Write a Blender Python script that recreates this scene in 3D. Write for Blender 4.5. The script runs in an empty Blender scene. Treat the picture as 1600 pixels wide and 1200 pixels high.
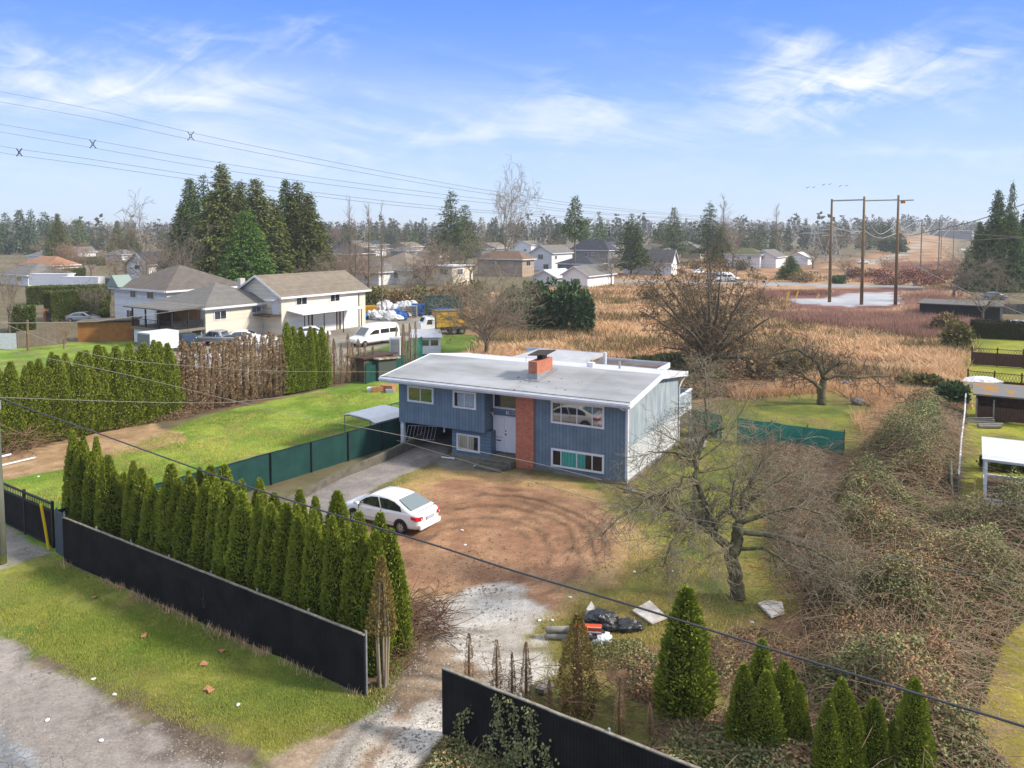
import bpy, math, random
import numpy as np
from mathutils import Vector, Matrix
S = bpy.context.scene
COL = S.collection
# ---------------------------------------------------------------- camera
F_PX, HORIZ, CAMH, PITCH = 1250.0, 358.0, 13.0, math.radians(3.5)
V0 = HORIZ + F_PX * math.tan(PITCH)
cd = bpy.data.cameras.new('camera'); cam = bpy.data.objects.new('camera', cd); COL.objects.link(cam)
cam.location = (0, 0, CAMH); cam.rotation_euler = (math.pi / 2 - PITCH, 0, 0)
cd.sensor_width = 36; cd.lens = 36 * F_PX / 1600.0
cd.shift_y = -(600 - V0) / 1600.0
cd.clip_start = 0.1; cd.clip_end = 12000
S.camera = cam
# ---------------------------------------------------------------- light, sky, exposure
SUN_AZ, SUN_EL = math.radians(100), math.radians(35)      # azimuth clockwise from +Y
S.view_settings.view_transform = 'Standard'; S.view_settings.look = 'None'
S.view_settings.exposure = 1.0; S.view_settings.gamma = 1
sd = bpy.data.lights.new('sun', 'SUN'); sun = bpy.data.objects.new('sun', sd); COL.objects.link(sun)
sd.energy = 2.7; sd.angle = math.radians(6); sd.color = (1, .91, .78)
_s = Vector((math.sin(SUN_AZ) * math.cos(SUN_EL), math.cos(SUN_AZ) * math.cos(SUN_EL), math.sin(SUN_EL)))
sun.rotation_euler = _s.to_track_quat('Z', 'Y').to_euler()
W = bpy.data.worlds.new('World'); S.world = W; W.use_nodes = True

def world():
    nt = W.node_tree; N = nt.nodes; Lk = nt.links; N.clear()
    def m(op, a, b=None, c=None, clamp=False):
        n = N.new('ShaderNodeMath'); n.operation = op; n.use_clamp = clamp
        for i, x in enumerate((a, b, c)):
            if x is None: continue
            if isinstance(x, (int, float)): n.inputs[i].default_value = x
            else: Lk.new(x, n.inputs[i])
        return n.outputs[0]
    def mix(f, a, b):
        n = N.new('ShaderNodeMixRGB')
        for i, x in enumerate((f, a, b)):
            if isinstance(x, (int, float)): n.inputs[i].default_value = x
            elif isinstance(x, tuple): n.inputs[i].default_value = x + (1,)
            else: Lk.new(x, n.inputs[i])
        return n.outputs[0]
    tc = N.new('ShaderNodeTexCoord'); sx = N.new('ShaderNodeSeparateXYZ'); Lk.new(tc.outputs['Generated'], sx.inputs[0])
    x, y, z = sx.outputs
    ya = m('MAXIMUM', m('ABSOLUTE', y), .15)
    a = m('DIVIDE', x, ya); b = m('DIVIDE', z, ya)
    sky = N.new('ShaderNodeTexSky'); sky.sky_type = 'NISHITA'; sky.sun_disc = False
    sky.sun_elevation = SUN_EL; sky.sun_rotation = SUN_AZ
    sky.air_density = 1.0; sky.dust_density = .6; sky.ozone_density = 2.5
    hs = N.new('ShaderNodeHueSaturation'); Lk.new(sky.outputs[0], hs.inputs['Color'])
    hs.inputs['Saturation'].default_value = 1.25
    # even out the horizon band; unseen upper dome paled to add soft ambient light
    el = m('MAXIMUM', z, 0.0)
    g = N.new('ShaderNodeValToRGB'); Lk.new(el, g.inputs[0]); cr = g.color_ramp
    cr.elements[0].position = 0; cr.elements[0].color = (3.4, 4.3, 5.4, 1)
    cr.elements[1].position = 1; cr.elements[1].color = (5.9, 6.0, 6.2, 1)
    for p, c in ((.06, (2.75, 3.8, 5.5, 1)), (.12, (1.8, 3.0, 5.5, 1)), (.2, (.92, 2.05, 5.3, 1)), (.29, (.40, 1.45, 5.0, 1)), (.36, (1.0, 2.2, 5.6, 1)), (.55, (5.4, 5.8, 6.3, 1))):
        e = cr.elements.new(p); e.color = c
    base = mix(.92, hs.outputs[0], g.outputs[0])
    # cirrus: stretched noise, denser in a few banks
    def noise(sa, sb, rot, off, sc, det, dist):
        cr_, sr_ = math.cos(rot), math.sin(rot)
        aa = m('ADD', m('MULTIPLY', a, cr_), m('MULTIPLY', b, sr_)); bb = m('SUBTRACT', m('MULTIPLY', b, cr_), m('MULTIPLY', a, sr_))
        cx = N.new('ShaderNodeCombineXYZ'); Lk.new(m('MULTIPLY', aa, sa), cx.inputs[0]); Lk.new(m('MULTIPLY', bb, sb), cx.inputs[1]); cx.inputs[2].default_value = off
        nn = N.new('ShaderNodeTexNoise'); nn.inputs['Scale'].default_value = sc; nn.inputs['Detail'].default_value = det
        nn.inputs['Distortion'].default_value = dist; nn.inputs['Roughness'].default_value = .62; Lk.new(cx.outputs[0], nn.inputs['Vector'])
        return nn.outputs[0]
    n1 = noise(1.1, 5.0, -.16, 3.1, 4.2, 9, 1.3)
    n2 = noise(1.0, 3.2, .35, 7.7, 9.0, 9, .9)
    n3 = noise(.8, 2.5, -.1, 1.2, 2.0, 4, .4)
    tot = None
    for (u, v, ru, rv, k) in ((1290, 140, 190, 60, 1.15), (1500, 95, 150, 45, .5), (230, 150, 300, 34, .95), (300, 70, 130, 45, .55), (520, 75, 60, 40, .6),
                              (900, 160, 95, 45, .62), (700, 210, 330, 32, .5), (60, 95, 180, 40, .5), (1240, 70, 60, 22, .5), (1450, 250, 260, 45, .25), (500, 270, 600, 45, .3)):
        da = m('DIVIDE', m('SUBTRACT', a, (u - 800) / 1250.), ru / 1250.); db = m('DIVIDE', m('SUBTRACT', b, (358 - v) / 1250.), rv / 1250.)
        q = m('MULTIPLY', m('POWER', 2.718, m('MULTIPLY', m('ADD', m('MULTIPLY', da, da), m('MULTIPLY', db, db)), -1.0)), k)
        tot = q if tot is None else m('ADD', tot, q)
    tex = m('ADD', m('MULTIPLY', n1, .6), m('MULTIPLY', n2, .4))
    fine = N.new('ShaderNodeMapRange'); fine.interpolation_type = 'SMOOTHSTEP'; Lk.new(m('ADD', tex, m('MULTIPLY', tot, .16)), fine.inputs[0])
    fine.inputs[1].default_value = .50; fine.inputs[2].default_value = .80
    cl = m('MULTIPLY', fine.outputs[0], m('ADD', m('MULTIPLY', tot, .85), .10), clamp=True)
    band = m('POWER', 2.718, m('MULTIPLY', m('POWER', m('DIVIDE', m('SUBTRACT', b, .13), .07), 2), -1.0))
    left = m('MULTIPLY', m('SUBTRACT', .75, a), .9, clamp=True)
    n3s = N.new('ShaderNodeMapRange'); Lk.new(m('ADD', m('MULTIPLY', n3, .7), m('MULTIPLY', n1, .3)), n3s.inputs[0]); n3s.inputs[1].default_value = .35; n3s.inputs[2].default_value = .68; n3s.inputs[3].default_value = .0; n3s.inputs[4].default_value = .62
    veil = m('ADD', .06, m('MULTIPLY', m('MULTIPLY', n3s.outputs[0], band), m('ADD', .35, left)), clamp=True)
    c1 = mix(veil, base, (4.3, 4.7, 5.6)); c2 = mix(cl, c1, (5.2, 5.4, 5.7))
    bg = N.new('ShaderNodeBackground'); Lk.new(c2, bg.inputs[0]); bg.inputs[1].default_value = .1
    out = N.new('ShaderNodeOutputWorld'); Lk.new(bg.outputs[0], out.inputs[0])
world()

# ---------------------------------------------------------------- projection helpers (photo calibration)
def ray(u, v):
    a = (u - 800) / F_PX; b = -(v - V0) / F_PX
    return np.array([a, math.cos(PITCH) + b * math.sin(PITCH), -math.sin(PITCH) + b * math.cos(PITCH)])
def P(u, v, z=0.0):
    d = ray(u, v); t = (z - CAMH) / d[2]
    return np.array([0, 0, CAMH]) + t * d
def PD(u, v, Y):
    d = ray(u, v); return np.array([0, 0, CAMH]) + d * (Y / d[1])
def on_line(u, A, B):
    k = (u - 800) / F_PX / (math.cos(PITCH))
    k = (u - 800) / F_PX
    # x/(depth) = k, depth = y cosp + CAMH sinp for z=0
    c, s = math.cos(PITCH), math.sin(PITCH)
    f = lambda q: q[0] - k * (q[1] * c + CAMH * s)
    fa, fb = f(A), f(B); t = fa / (fa - fb)
    return A + (B - A) * t
def height_at(p, v):
    # height z above ground point p that projects to row v
    b = -(v - V0) / F_PX; c, s = math.cos(PITCH), math.sin(PITCH)
    # (y s + r c) = b (y c - r s), r=z-H
    r = p[1] * (b * c - s) / (c + b * s)
    return r + CAMH
def proj(q):
    c, s = math.cos(PITCH), math.sin(PITCH); r2 = q[2] - CAMH
    d = q[1] * c - r2 * s
    return 800 + F_PX * q[0] / d, V0 - F_PX * (q[1] * s + r2 * c) / d

def sr(r, g, b, k=1.0):
    f = lambda x: ((x / 255.0) / 12.92 if x / 255.0 <= .04045 else ((x / 255.0 + .055) / 1.055) ** 2.4) * k
    return (f(r), f(g), f(b))
# ---------------------------------------------------------------- numpy noise
def vnoise(X, Y, sc, seed=0):
    x = X / sc + seed * 17.13; y = Y / sc + seed * 9.71
    xi = np.floor(x); yi = np.floor(y); fx = x - xi; fy = y - yi
    fx = fx * fx * (3 - 2 * fx); fy = fy * fy * (3 - 2 * fy)
    def h(i, j):
        n = np.sin(i * 127.1 + j * 311.7 + seed * 74.7) * 43758.5453
        return n - np.floor(n)
    return (h(xi, yi) * (1 - fx) + h(xi + 1, yi) * fx) * (1 - fy) + (h(xi, yi + 1) * (1 - fx) + h(xi + 1, yi + 1) * fx) * fy
def fbm(X, Y, sc, seed=0, o=4):
    t = 0; a = .5; n = 0
    for i in range(o):
        t = t + a * vnoise(X, Y, sc / 2 ** i, seed + i * 3); n += a; a *= .55
    return t / n
def sstep(a, b, x):
    t = np.clip((x - a) / (b - a), 0, 1); return t * t * (3 - 2 * t)
def sdist(poly, X, Y):
    poly = np.array(poly)[:, :2]; d = np.full(X.shape, 1e18); ins = np.zeros(X.shape, bool)
    for i in range(len(poly)):
        a = poly[i - 1]; b = poly[i]; e = b - a
        wx = X - a[0]; wy = Y - a[1]; t = np.clip((wx * e[0] + wy * e[1]) / (e @ e + 1e-9), 0, 1)
        d = np.minimum(d, (wx - e[0] * t) ** 2 + (wy - e[1] * t) ** 2)
        c = ((a[1] > Y) != (b[1] > Y)) & (X < (b[0] - a[0]) * (Y - a[1]) / (b[1] - a[1] + 1e-12) + a[0]); ins ^= c
    d = np.sqrt(d); return np.where(ins, -d, d)
def GP(*uv): return [P(u, v)[:2] for u, v in uv]

# ---------------------------------------------------------------- materials
MATS = {}
def M(name, c1, c2=None, scale=6, rough=.85, metal=0, bump=0, bscale=None, tone=None, orand=0, detail=5, spec=.3, groove=None, brick=None, colattr=False, stretch=None, contrast=(.35, .65), coat=0, gcol=.55, tcol=None, alpha=1):
    if name in MATS: return MATS[name]
    mt = bpy.data.materials.new(name); mt.use_nodes = True; nt = mt.node_tree; N = nt.nodes; Lk = nt.links
    b = N['Principled BSDF']; b.inputs['Roughness'].default_value = rough; b.inputs['Metallic'].default_value = metal
    b.inputs['Specular IOR Level'].default_value = spec; b.inputs['Coat Weight'].default_value = coat
    if alpha < 1: b.inputs['Alpha'].default_value = alpha
    tc = N.new('ShaderNodeTexCoord'); mp = N.new('ShaderNodeMapping'); Lk.new(tc.outputs['Object'], mp.inputs[0])
    if stretch: mp.inputs['Scale'].default_value = stretch
    def mixc(kind, f, a, bb):
        n = N.new('ShaderNodeMixRGB'); n.blend_type = kind
        for i, x in enumerate((f, a, bb)):
            if isinstance(x, (int, float)): n.inputs[i].default_value = x
            elif isinstance(x, tuple): n.inputs[i].default_value = x[:3] + (1,)
            else: Lk.new(x, n.inputs[i])
        return n.outputs[0]
    def noise(sc, det=5):
        n = N.new('ShaderNodeTexNoise'); n.inputs['Scale'].default_value = sc; n.inputs['Detail'].default_value = det; n.inputs['Roughness'].default_value = .6
        Lk.new(mp.outputs[0], n.inputs['Vector']); return n.outputs[0]
    def mr(x, a, bb, c=0, d=1):
        n = N.new('ShaderNodeMapRange'); Lk.new(x, n.inputs[0]); n.inputs[1].default_value = a; n.inputs[2].default_value = bb; n.inputs[3].default_value = c; n.inputs[4].default_value = d
        return n.outputs[0]
    nz = noise(scale, detail)
    if colattr:
        at = N.new('ShaderNodeAttribute'); at.attribute_name = 'Col'
        k = mr(nz, .25, .75, .68, 1.3); col = mixc('MULTIPLY', 1.0, at.outputs['Color'], k)
        nz2 = noise(scale * .22, 4); k2 = mr(nz2, .3, .7, .82, 1.17); col = mixc('MULTIPLY', 1.0, col, k2)
        if c1: col = mixc('MIX', mr(noise(scale * .6, 6), .52, .72, 0, .55), col, c1)
    else:
        col = mixc('MIX', mr(nz, contrast[0], contrast[1]), c1, c2 or c1)
    if tone:
        at = N.new('ShaderNodeAttribute'); at.attribute_name = 'tone'
        if tcol: col = mixc('MIX', at.outputs['Fac'], col, tcol)
        col = mixc('MULTIPLY', 1.0, col, mr(at.outputs['Fac'], 0, 1, tone[0], tone[1]))
    if orand:
        oi = N.new('ShaderNodeObjectInfo'); col = mixc('MULTIPLY', 1.0, col, mr(oi.outputs['Random'], 0, 1, 1 - orand, 1 + orand))
    h = None
    if groove:
        ax, per, wid = groove
        sp = N.new('ShaderNodeSeparateXYZ'); Lk.new(tc.outputs['Object'], sp.inputs[0])
        src = sp.outputs['XYZ'.index(ax)] if ax in 'XYZ' else None
        md = N.new('ShaderNodeMath'); md.operation = 'FLOORED_MODULO'; Lk.new(src, md.inputs[0]); md.inputs[1].default_value = per
        lt = N.new('ShaderNodeMath'); lt.operation = 'LESS_THAN'; Lk.new(md.outputs[0], lt.inputs[0]); lt.inputs[1].default_value = wid
        col = mixc('MULTIPLY', lt.outputs[0], col, (gcol, gcol, gcol)); h = lt.outputs[0]
        fl = N.new('ShaderNodeMath'); fl.operation = 'SUBTRACT'; Lk.new(src, fl.inputs[0]); Lk.new(md.outputs[0], fl.inputs[1])
        wn = N.new('ShaderNodeTexWhiteNoise'); wn.noise_dimensions = '1D'; Lk.new(fl.outputs[0], wn.inputs['W'])
        col = mixc('MULTIPLY', 1.0, col, mr(wn.outputs['Value'], 0, 1, .92, 1.08))
    if brick:
        sp = N.new('ShaderNodeSeparateXYZ'); Lk.new(tc.outputs['Object'], sp.inputs[0]); cx = N.new('ShaderNodeCombineXYZ')
        ad = N.new('ShaderNodeMath'); Lk.new(sp.outputs[0], ad.inputs[0]); Lk.new(sp.outputs[1], ad.inputs[1])
        Lk.new(ad.outputs[0], cx.inputs[0]); Lk.new(sp.outputs[2], cx.inputs[1])
        br = N.new('ShaderNodeTexBrick'); Lk.new(cx.outputs[0], br.inputs['Vector']); br.inputs['Scale'].default_value = 1
        br.inputs['Brick Width'].default_value = .22; br.inputs['Row Height'].default_value = .08; br.inputs['Mortar Size'].default_value = .012
        br.inputs['Color1'].default_value = c1 + (1,); br.inputs['Color2'].default_value = (c2 or c1) + (1,); br.inputs['Mortar'].default_value = brick + (1,)
        col = mixc('MULTIPLY', 1.0, br.outputs['Color'], mr(nz, .3, .7, .85, 1.12))
    Lk.new(col, b.inputs['Base Color'])
    if bump:
        bp = N.new('ShaderNodeBump'); bp.inputs['Strength'].default_value = bump; bp.inputs['Distance'].default_value = .05
        Lk.new(noise(bscale or scale * 2, 5), bp.inputs['Height']); Lk.new(bp.outputs[0], b.inputs['Normal'])
    MATS[name] = mt; return mt
def glass(name, c=(.02, .025, .03), rough=.03):
    if name in MATS: return MATS[name]
    m = M(name, c, rough=rough, spec=1.0); m.node_tree.nodes['Principled BSDF'].inputs['IOR'].default_value = 1.8
    return m

WHITE = M('white_paint', (.72, .73, .76), (.62, .63, .66), 3, .5)
DKGLASS = glass('window_glass')
METAL = M('galvanised', (.42, .43, .44), (.3, .31, .32), 8, .45, .5)
BLACK = M('black_metal', (.012, .012, .014), (.02, .02, .022), 8, .5)
BARK = M('bark', (.10, .082, .06), (.19, .17, .13), 14, .95, bump=.6, tone=None)
MOSSY = M('mossy_bark', (.085, .07, .042), (.17, .16, .085), 5, .95, bump=.6)
TWIG = M('twigs', (.17, .135, .10), (.25, .21, .16), 3, .95)
TWIGG = M('pale_twigs', (.23, .185, .13), (.30, .25, .18), 3, .95)
# ---------------------------------------------------------------- mesh tools
class MB:
    def __init__(s): s.v = []; s.f = []; s.m = []
    def add(s, vs, fs, m=0):
        o = len(s.v); s.v += [tuple(map(float, p)) for p in vs]
        for f in fs: s.f.append([i + o for i in f]); s.m.append(m)
        return s
    def box(s, x0, x1, y0, y1, z0, z1, m=0, R=None, T=None):
        vs = [(x, y, z) for z in (z0, z1) for x, y in ((x0, y0), (x1, y0), (x1, y1), (x0, y1))]
        if R is not None: vs = [R @ Vector(p) for p in vs]
        if T is not None: vs = [(p[0] + T[0], p[1] + T[1], p[2] + T[2]) for p in vs]
        return s.add(vs, [(3, 2, 1, 0), (4, 5, 6, 7), (0, 1, 5, 4), (1, 2, 6, 5), (2, 3, 7, 6), (3, 0, 4, 7)], m)
    def poly(s, pts, m=0): return s.add(pts, [list(range(len(pts)))], m)
    def prism(s, pts, d, m=0):
        n = len(pts); d = Vector(d); q = [Vector(p) + d for p in pts]
        return s.add(list(pts) + q, [list(range(n))[::-1], list(range(n, 2 * n))] + [(i, (i + 1) % n, n + (i + 1) % n, n + i) for i in range(n)], m)
    def tube(s, pts, rad, n=6, m=0, caps=True):
        pts = [Vector(p) for p in pts]
        if not hasattr(rad, '__len__'): rad = [rad] * len(pts)
        vs = []; o = None
        for i, p in enumerate(pts):
            d = (pts[min(i + 1, len(pts) - 1)] - pts[max(i - 1, 0)]).normalized()
            if o is None: o = d.orthogonal().normalized()
            o = (o - d * o.dot(d)).normalized(); q = d.cross(o)
            vs += [p + (o * math.cos(2 * math.pi * k / n) + q * math.sin(2 * math.pi * k / n)) * rad[i] for k in range(n)]
        fs = [(i * n + k, i * n + (k + 1) % n, (i + 1) * n + (k + 1) % n, (i + 1) * n + k) for i in range(len(pts) - 1) for k in range(n)]
        if caps: fs += [list(range(n))[::-1], list(range(len(vs) - n, len(vs)))]
        return s.add(vs, fs, m)
    def loft(s, rings, m=0, closed=True, caps=True):
        n = len(rings[0]); vs = [p for r in rings for p in r]; k1 = n if closed else n - 1
        fs = [(i * n + k, i * n + (k + 1) % n, (i + 1) * n + (k + 1) % n, (i + 1) * n + k) for i in range(len(rings) - 1) for k in range(k1)]
        if caps: fs += [list(range(n))[::-1], list(range(len(vs) - n, len(vs)))]
        return s.add(vs, fs, m)
    def build(s, name, mats, parent=None, smooth=False, bevel=0):
        me = bpy.data.meshes.new(name); me.from_pydata(s.v, [], s.f)
        for m in (mats if isinstance(mats, (list, tuple)) else [mats]): me.materials.append(m)
        me.polygons.foreach_set('material_index', s.m)
        if smooth: me.polygons.foreach_set('use_smooth', [True] * len(s.f))
        me.update(); o = bpy.data.objects.new(name, me); COL.objects.link(o)
        if parent: o.parent = parent
        if bevel:
            b = o.modifiers.new('b', 'BEVEL'); b.width = bevel; b.segments = 2; b.limit_method = 'ANGLE'
        return o
def npmesh(name, V, Fc, mats, parent=None, tone=None, col=None, midx=None, smooth=False, obj=True):
    V = np.asarray(V, np.float32); Fc = np.asarray(Fc, np.int32); me = bpy.data.meshes.new(name)
    me.vertices.add(len(V)); me.vertices.foreach_set('co', V.ravel())
    k = Fc.shape[1]; me.loops.add(Fc.size); me.loops.foreach_set('vertex_index', Fc.ravel())
    me.polygons.add(len(Fc)); me.polygons.foreach_set('loop_start', np.arange(len(Fc), dtype=np.int32) * k)
    try: me.polygons.foreach_set('loop_total', np.full(len(Fc), k, np.int32))
    except Exception: pass
    for m in (mats if isinstance(mats, (list, tuple)) else [mats]): me.materials.append(m)
    if midx is not None: me.polygons.foreach_set('material_index', np.asarray(midx, np.int32))
    if smooth: me.polygons.foreach_set('use_smooth', np.ones(len(Fc), bool))
    if tone is not None:
        a = me.attributes.new('tone', 'FLOAT', 'FACE'); a.data.foreach_set('value', np.asarray(tone, np.float32))
    if col is not None:
        a = me.attributes.new('Col', 'FLOAT_COLOR', 'POINT'); a.data.foreach_set('color', np.asarray(col, np.float32).ravel())
    me.update(calc_edges=True)
    if not obj: return me
    o = bpy.data.objects.new(name, me); COL.objects.link(o)
    if parent: o.parent = parent
    return o
def meshobj(name, me, parent=None):
    o = bpy.data.objects.new(name, me); COL.objects.link(o)
    if parent: o.parent = parent
    return o
def tag(o, label=None, cat=None, group=None, kind=None):
    if label: o['label'] = label
    if cat: o['category'] = cat
    if group: o['group'] = group
    if kind: o['kind'] = kind
    return o
def thing(name, label, cat, loc=(0, 0, 0), rz=0, group=None, sc=None):
    o = bpy.data.objects.new(name, None); COL.objects.link(o); o.location = tuple(map(float, loc)); o.rotation_euler = (0, 0, rz); o.empty_display_size = .2
    if sc: o.scale = sc if hasattr(sc, '__len__') else (sc,) * 3
    return tag(o, label, cat, group)
def dup(o, parent=None):
    c = o.copy(); COL.objects.link(c); c.parent = parent
    for ch in [x for x in o.children]: dup(ch, c)
    return c
ONES = ['', 'first', 'second', 'third', 'fourth', 'fifth', 'sixth', 'seventh', 'eighth', 'ninth', 'tenth', 'eleventh', 'twelfth', 'thirteenth', 'fourteenth', 'fifteenth', 'sixteenth', 'seventeenth', 'eighteenth', 'nineteenth']
def ordi(n):
    if n < 20: return ONES[n]
    t = ['', '', 'twent', 'thirt', 'fort', 'fift', 'sixt', 'sevent', 'eight', 'ninet'][n // 10]
    return t + ('ieth' if n % 10 == 0 else 'y-' + ONES[n % 10])
def unit(a): return a / (np.linalg.norm(a, axis=1, keepdims=True) + 1e-9)
def leafq(C, A, w, h, rng):
    """diamond leaves: base at C, long axis A (unit)"""
    n = len(C); B = unit(np.cross(A, rng.normal(size=(n, 3)))); w = np.broadcast_to(w, n)[:, None]; h = np.broadcast_to(h, n)[:, None]
    V = np.stack([C, C + A * h * .45 + B * w * .5, C + A * h, C + A * h * .45 - B * w * .5], 1).reshape(-1, 3)
    return V, np.arange(n * 4).reshape(n, 4)
def segmesh(name, segs, mat, parent=None, n=4, tone=None, obj=True):
    """many tapered tubes at once; segs rows: x0 y0 z0 x1 y1 z1 r0 r1"""
    s = np.array(segs, float); p0 = s[:, :3]; p1 = s[:, 3:6]; d = unit(p1 - p0)
    ref = np.where(np.abs(d[:, 2:3]) < .9, np.array([[0, 0, 1.]]), np.array([[1., 0, 0]])); o = unit(np.cross(d, ref)); q = np.cross(d, o)
    V = []
    for k in range(n):
        a = 2 * math.pi * k / n; c = o * math.cos(a) + q * math.sin(a); V.append(p0 + c * s[:, 6:7]); 
    for k in range(n):
        a = 2 * math.pi * k / n; c = o * math.cos(a) + q * math.sin(a); V.append(p1 + c * s[:, 7:8])
    V = np.stack(V, 1); N = len(s); base = np.arange(N)[:, None] * 2 * n
    Fc = np.stack([np.concatenate([base + k, base + (k + 1) % n, base + n + (k + 1) % n, base + n + k], 1) for k in range(n)], 1).reshape(-1, 4)
    return npmesh(name, V.reshape(-1, 3), Fc, mat, parent, obj=obj)

exec_marker = 0
# ================================================================ GROUND
HD = np.array([math.cos(math.radians(-27.99)), math.sin(math.radians(-27.99))])   # house front direction
FL, FR = P(101, 876), P(571, 1087)          # black roadside fence ends
FD = (FR - FL)[:2] / np.linalg.norm((FR - FL)[:2]); FN = np.array([-FD[1], FD[0]])  # along the road / away from it

def terrain(X, Y):
    z = 11 * sstep(450, 2000, Y) + 7.5 * sstep(330, 760, Y) * np.exp(-((X / np.maximum(Y, 1) - .49) / .06) ** 2)
    return z
LAYERS = []
def layer(reg, poly, ca, cb, soft=.5, amp=1.0, ns=1.5, csc=2.0, world=False):
    LAYERS.append((reg, poly if world else GP(*poly), ca, cb, soft, amp, ns, csc))
GRASS_D, GRASS_L = sr(100, 120, 40, .62), sr(150, 152, 62, .62)
BRIGHT_A, BRIGHT_B = sr(112, 150, 36, .62), sr(158, 180, 70, .62)
TAN_A, TAN_B = sr(204, 160, 116, .62), sr(150, 118, 88, .58)
# surroundings far away
layer('ground', [(-9000, 365), (9000, 365), (9000, 440), (-9000, 440)], sr(128, 122, 92, .5), sr(150, 135, 105, .5), 5, 8, 40, 30)
layer('field', [(700, 470), (870, 440), (960, 425), (1180, 405), (1330, 405), (1430, 380), (1480, 376), (1510, 440), (1520, 560), (1430, 640), (1200, 640), (1050, 620), (700, 610)], TAN_A, TAN_B, 1.5, 5, 6, 7)
layer('field', [(1180, 456), (1330, 452), (1480, 448), (1540, 500), (1440, 530), (1250, 500), (1180, 490)], sr(118, 74, 66, .6), sr(150, 100, 84, .6), 2, 6, 6, 5)
layer('lawn', [(-900, 560), (-300, 545), (0, 545), (110, 535), (200, 533), (225, 560), (100, 610), (-100, 640), (-900, 700)], BRIGHT_A, BRIGHT_B, .4, 1, 2, 3)
layer('yard', [(225, 540), (330, 520), (410, 510), (570, 505), (560, 495), (720, 490), (730, 515), (640, 530), (600, 560), (420, 600), (290, 610), (225, 575)], sr(176, 168, 152, .6), sr(150, 142, 128, .6), .6, 1.5, 3, 4)
layer('lawn', [(560, 552), (620, 535), (720, 520), (770, 530), (700, 560), (600, 590), (560, 590)], GRASS_D, BRIGHT_A, .5, 1, 2, 2)
layer('lawn', [(-60, 790), (0, 745), (100, 726), (200, 700), (300, 655), (420, 625), (600, 585), (720, 580), (720, 650), (622, 690), (400, 757), (270, 800), (100, 880), (-60, 800)], BRIGHT_A, BRIGHT_B, .15, .5, 1.2, 2.5)
layer('bare_soil', [(-200, 760), (-200, 690), (0, 700), (60, 686), (150, 668), (235, 662), (282, 676), (292, 690), (215, 706), (150, 722), (90, 735), (0, 752), (-60, 770)], sr(176, 142, 104, .6), sr(206, 172, 130, .6), .15, .7, 1.0, 1.0)
layer('bare_soil', [(-200, 740), (0, 700), (75, 692), (150, 674), (275, 656), (400, 631), (545, 600), (545, 592), (400, 618), (0, 690), (-200, 730)], sr(120, 98, 70, .55), sr(150, 124, 90, .55), .2, .6, .8, .8)
layer('yard_grass', [(640, 725), (760, 730), (980, 765), (1050, 700), (1130, 620), (1260, 600), (1420, 640), (1400, 700), (1300, 800), (1290, 960), (1600, 1000), (1700, 1300), (680, 1300), (690, 1150), (660, 1060), (600, 1000), (500, 900), (560, 780)], sr(128, 130, 58, .6), sr(160, 142, 82, .6), .5, 1.2, 2, 1.6)
layer('yard_grass', [(990, 770), (1080, 700), (1140, 640), (1260, 620), (1390, 650), (1300, 720), (1250, 940), (1130, 960), (960, 930), (985, 850)], sr(108, 122, 42, .6), sr(146, 146, 60, .6), .8, 1.5, 2, 1.4)
layer('dirt_yard', [(470, 870), (560, 790), (650, 738), (760, 735), (880, 752), (965, 790), (1010, 850), (985, 905), (920, 945), (860, 975), (820, 960), (640, 985), (560, 960)], sr(196, 160, 112, .68), sr(170, 146, 94, .68), .6, 1.4, 1.5, 1.3)
layer('dirt_yard', [(560, 850), (640, 790), (690, 752), (770, 750), (860, 760), (935, 790), (970, 835), (955, 880), (900, 925), (845, 950), (770, 925), (690, 930), (640, 925), (590, 900)], sr(164, 122, 92, .62), sr(188, 146, 112, .64), .35, 1.1, 1.3, 1.0)
layer('driveway', [(470, 870), (430, 830), (478, 778), (520, 748), (600, 712), (700, 664), (760, 640), (760, 668), (716, 690), (690, 712), (640, 738), (590, 760), (545, 800), (520, 850)], sr(168, 160, 154, .62), sr(146, 138, 134, .62), .12, .3, 1, 1.2)
layer('path', [(700, 706), (760, 722), (770, 738), (700, 734), (672, 722)], sr(128, 122, 110, .58), sr(146, 138, 124, .58), .1, .3, 1, 1)
layer('bare_soil', [(250, 790), (330, 750), (560, 700), (700, 660), (690, 650), (600, 690), (400, 760), (250, 830)], sr(150, 135, 108, .58), sr(125, 112, 84, .58), .2, .5, .8, .7)
layer('grass_verge', [(-500, 620), (-160, 790), (0, 850), (100, 878), (571, 1090), (600, 1100), (540, 1135), (430, 1185), (330, 1260), (100, 1300), (-500, 1300)], sr(104, 128, 42, .66), sr(158, 158, 74, .66), .3, .6, 1.5, 1.8)
layer('bare_soil', [(571, 1088), (560, 1070), (600, 1000), (640, 930), (665, 925), (690, 985), (640, 1060), (600, 1100)], sr(158, 132, 104, .6), sr(130, 104, 80, .6), .3, .6, .8, .7)
layer('road', [(-900, 560), (-500, 735), (0, 985), (60, 1030), (180, 1100), (300, 1150), (400, 1195), (560, 1290), (560, 1700), (-900, 1700)], sr(184, 174, 166, .62), sr(166, 156, 148, .62), .18, .6, .9, 1.4)
layer('path', [(-80, 880), (-40, 800), (8, 822), (40, 842), (78, 864), (50, 872), (14, 884), (-40, 905)], sr(178, 172, 162, .6), sr(158, 152, 142, .6), .08, .2, 1, 1)
layer('road', [(-300, 1050), (-20, 1130), (30, 1165), (58, 1196), (90, 1240), (90, 1400), (-300, 1400)], sr(172, 176, 180, .62), sr(160, 164, 168, .62), .08, .35, .7, 1)
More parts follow.
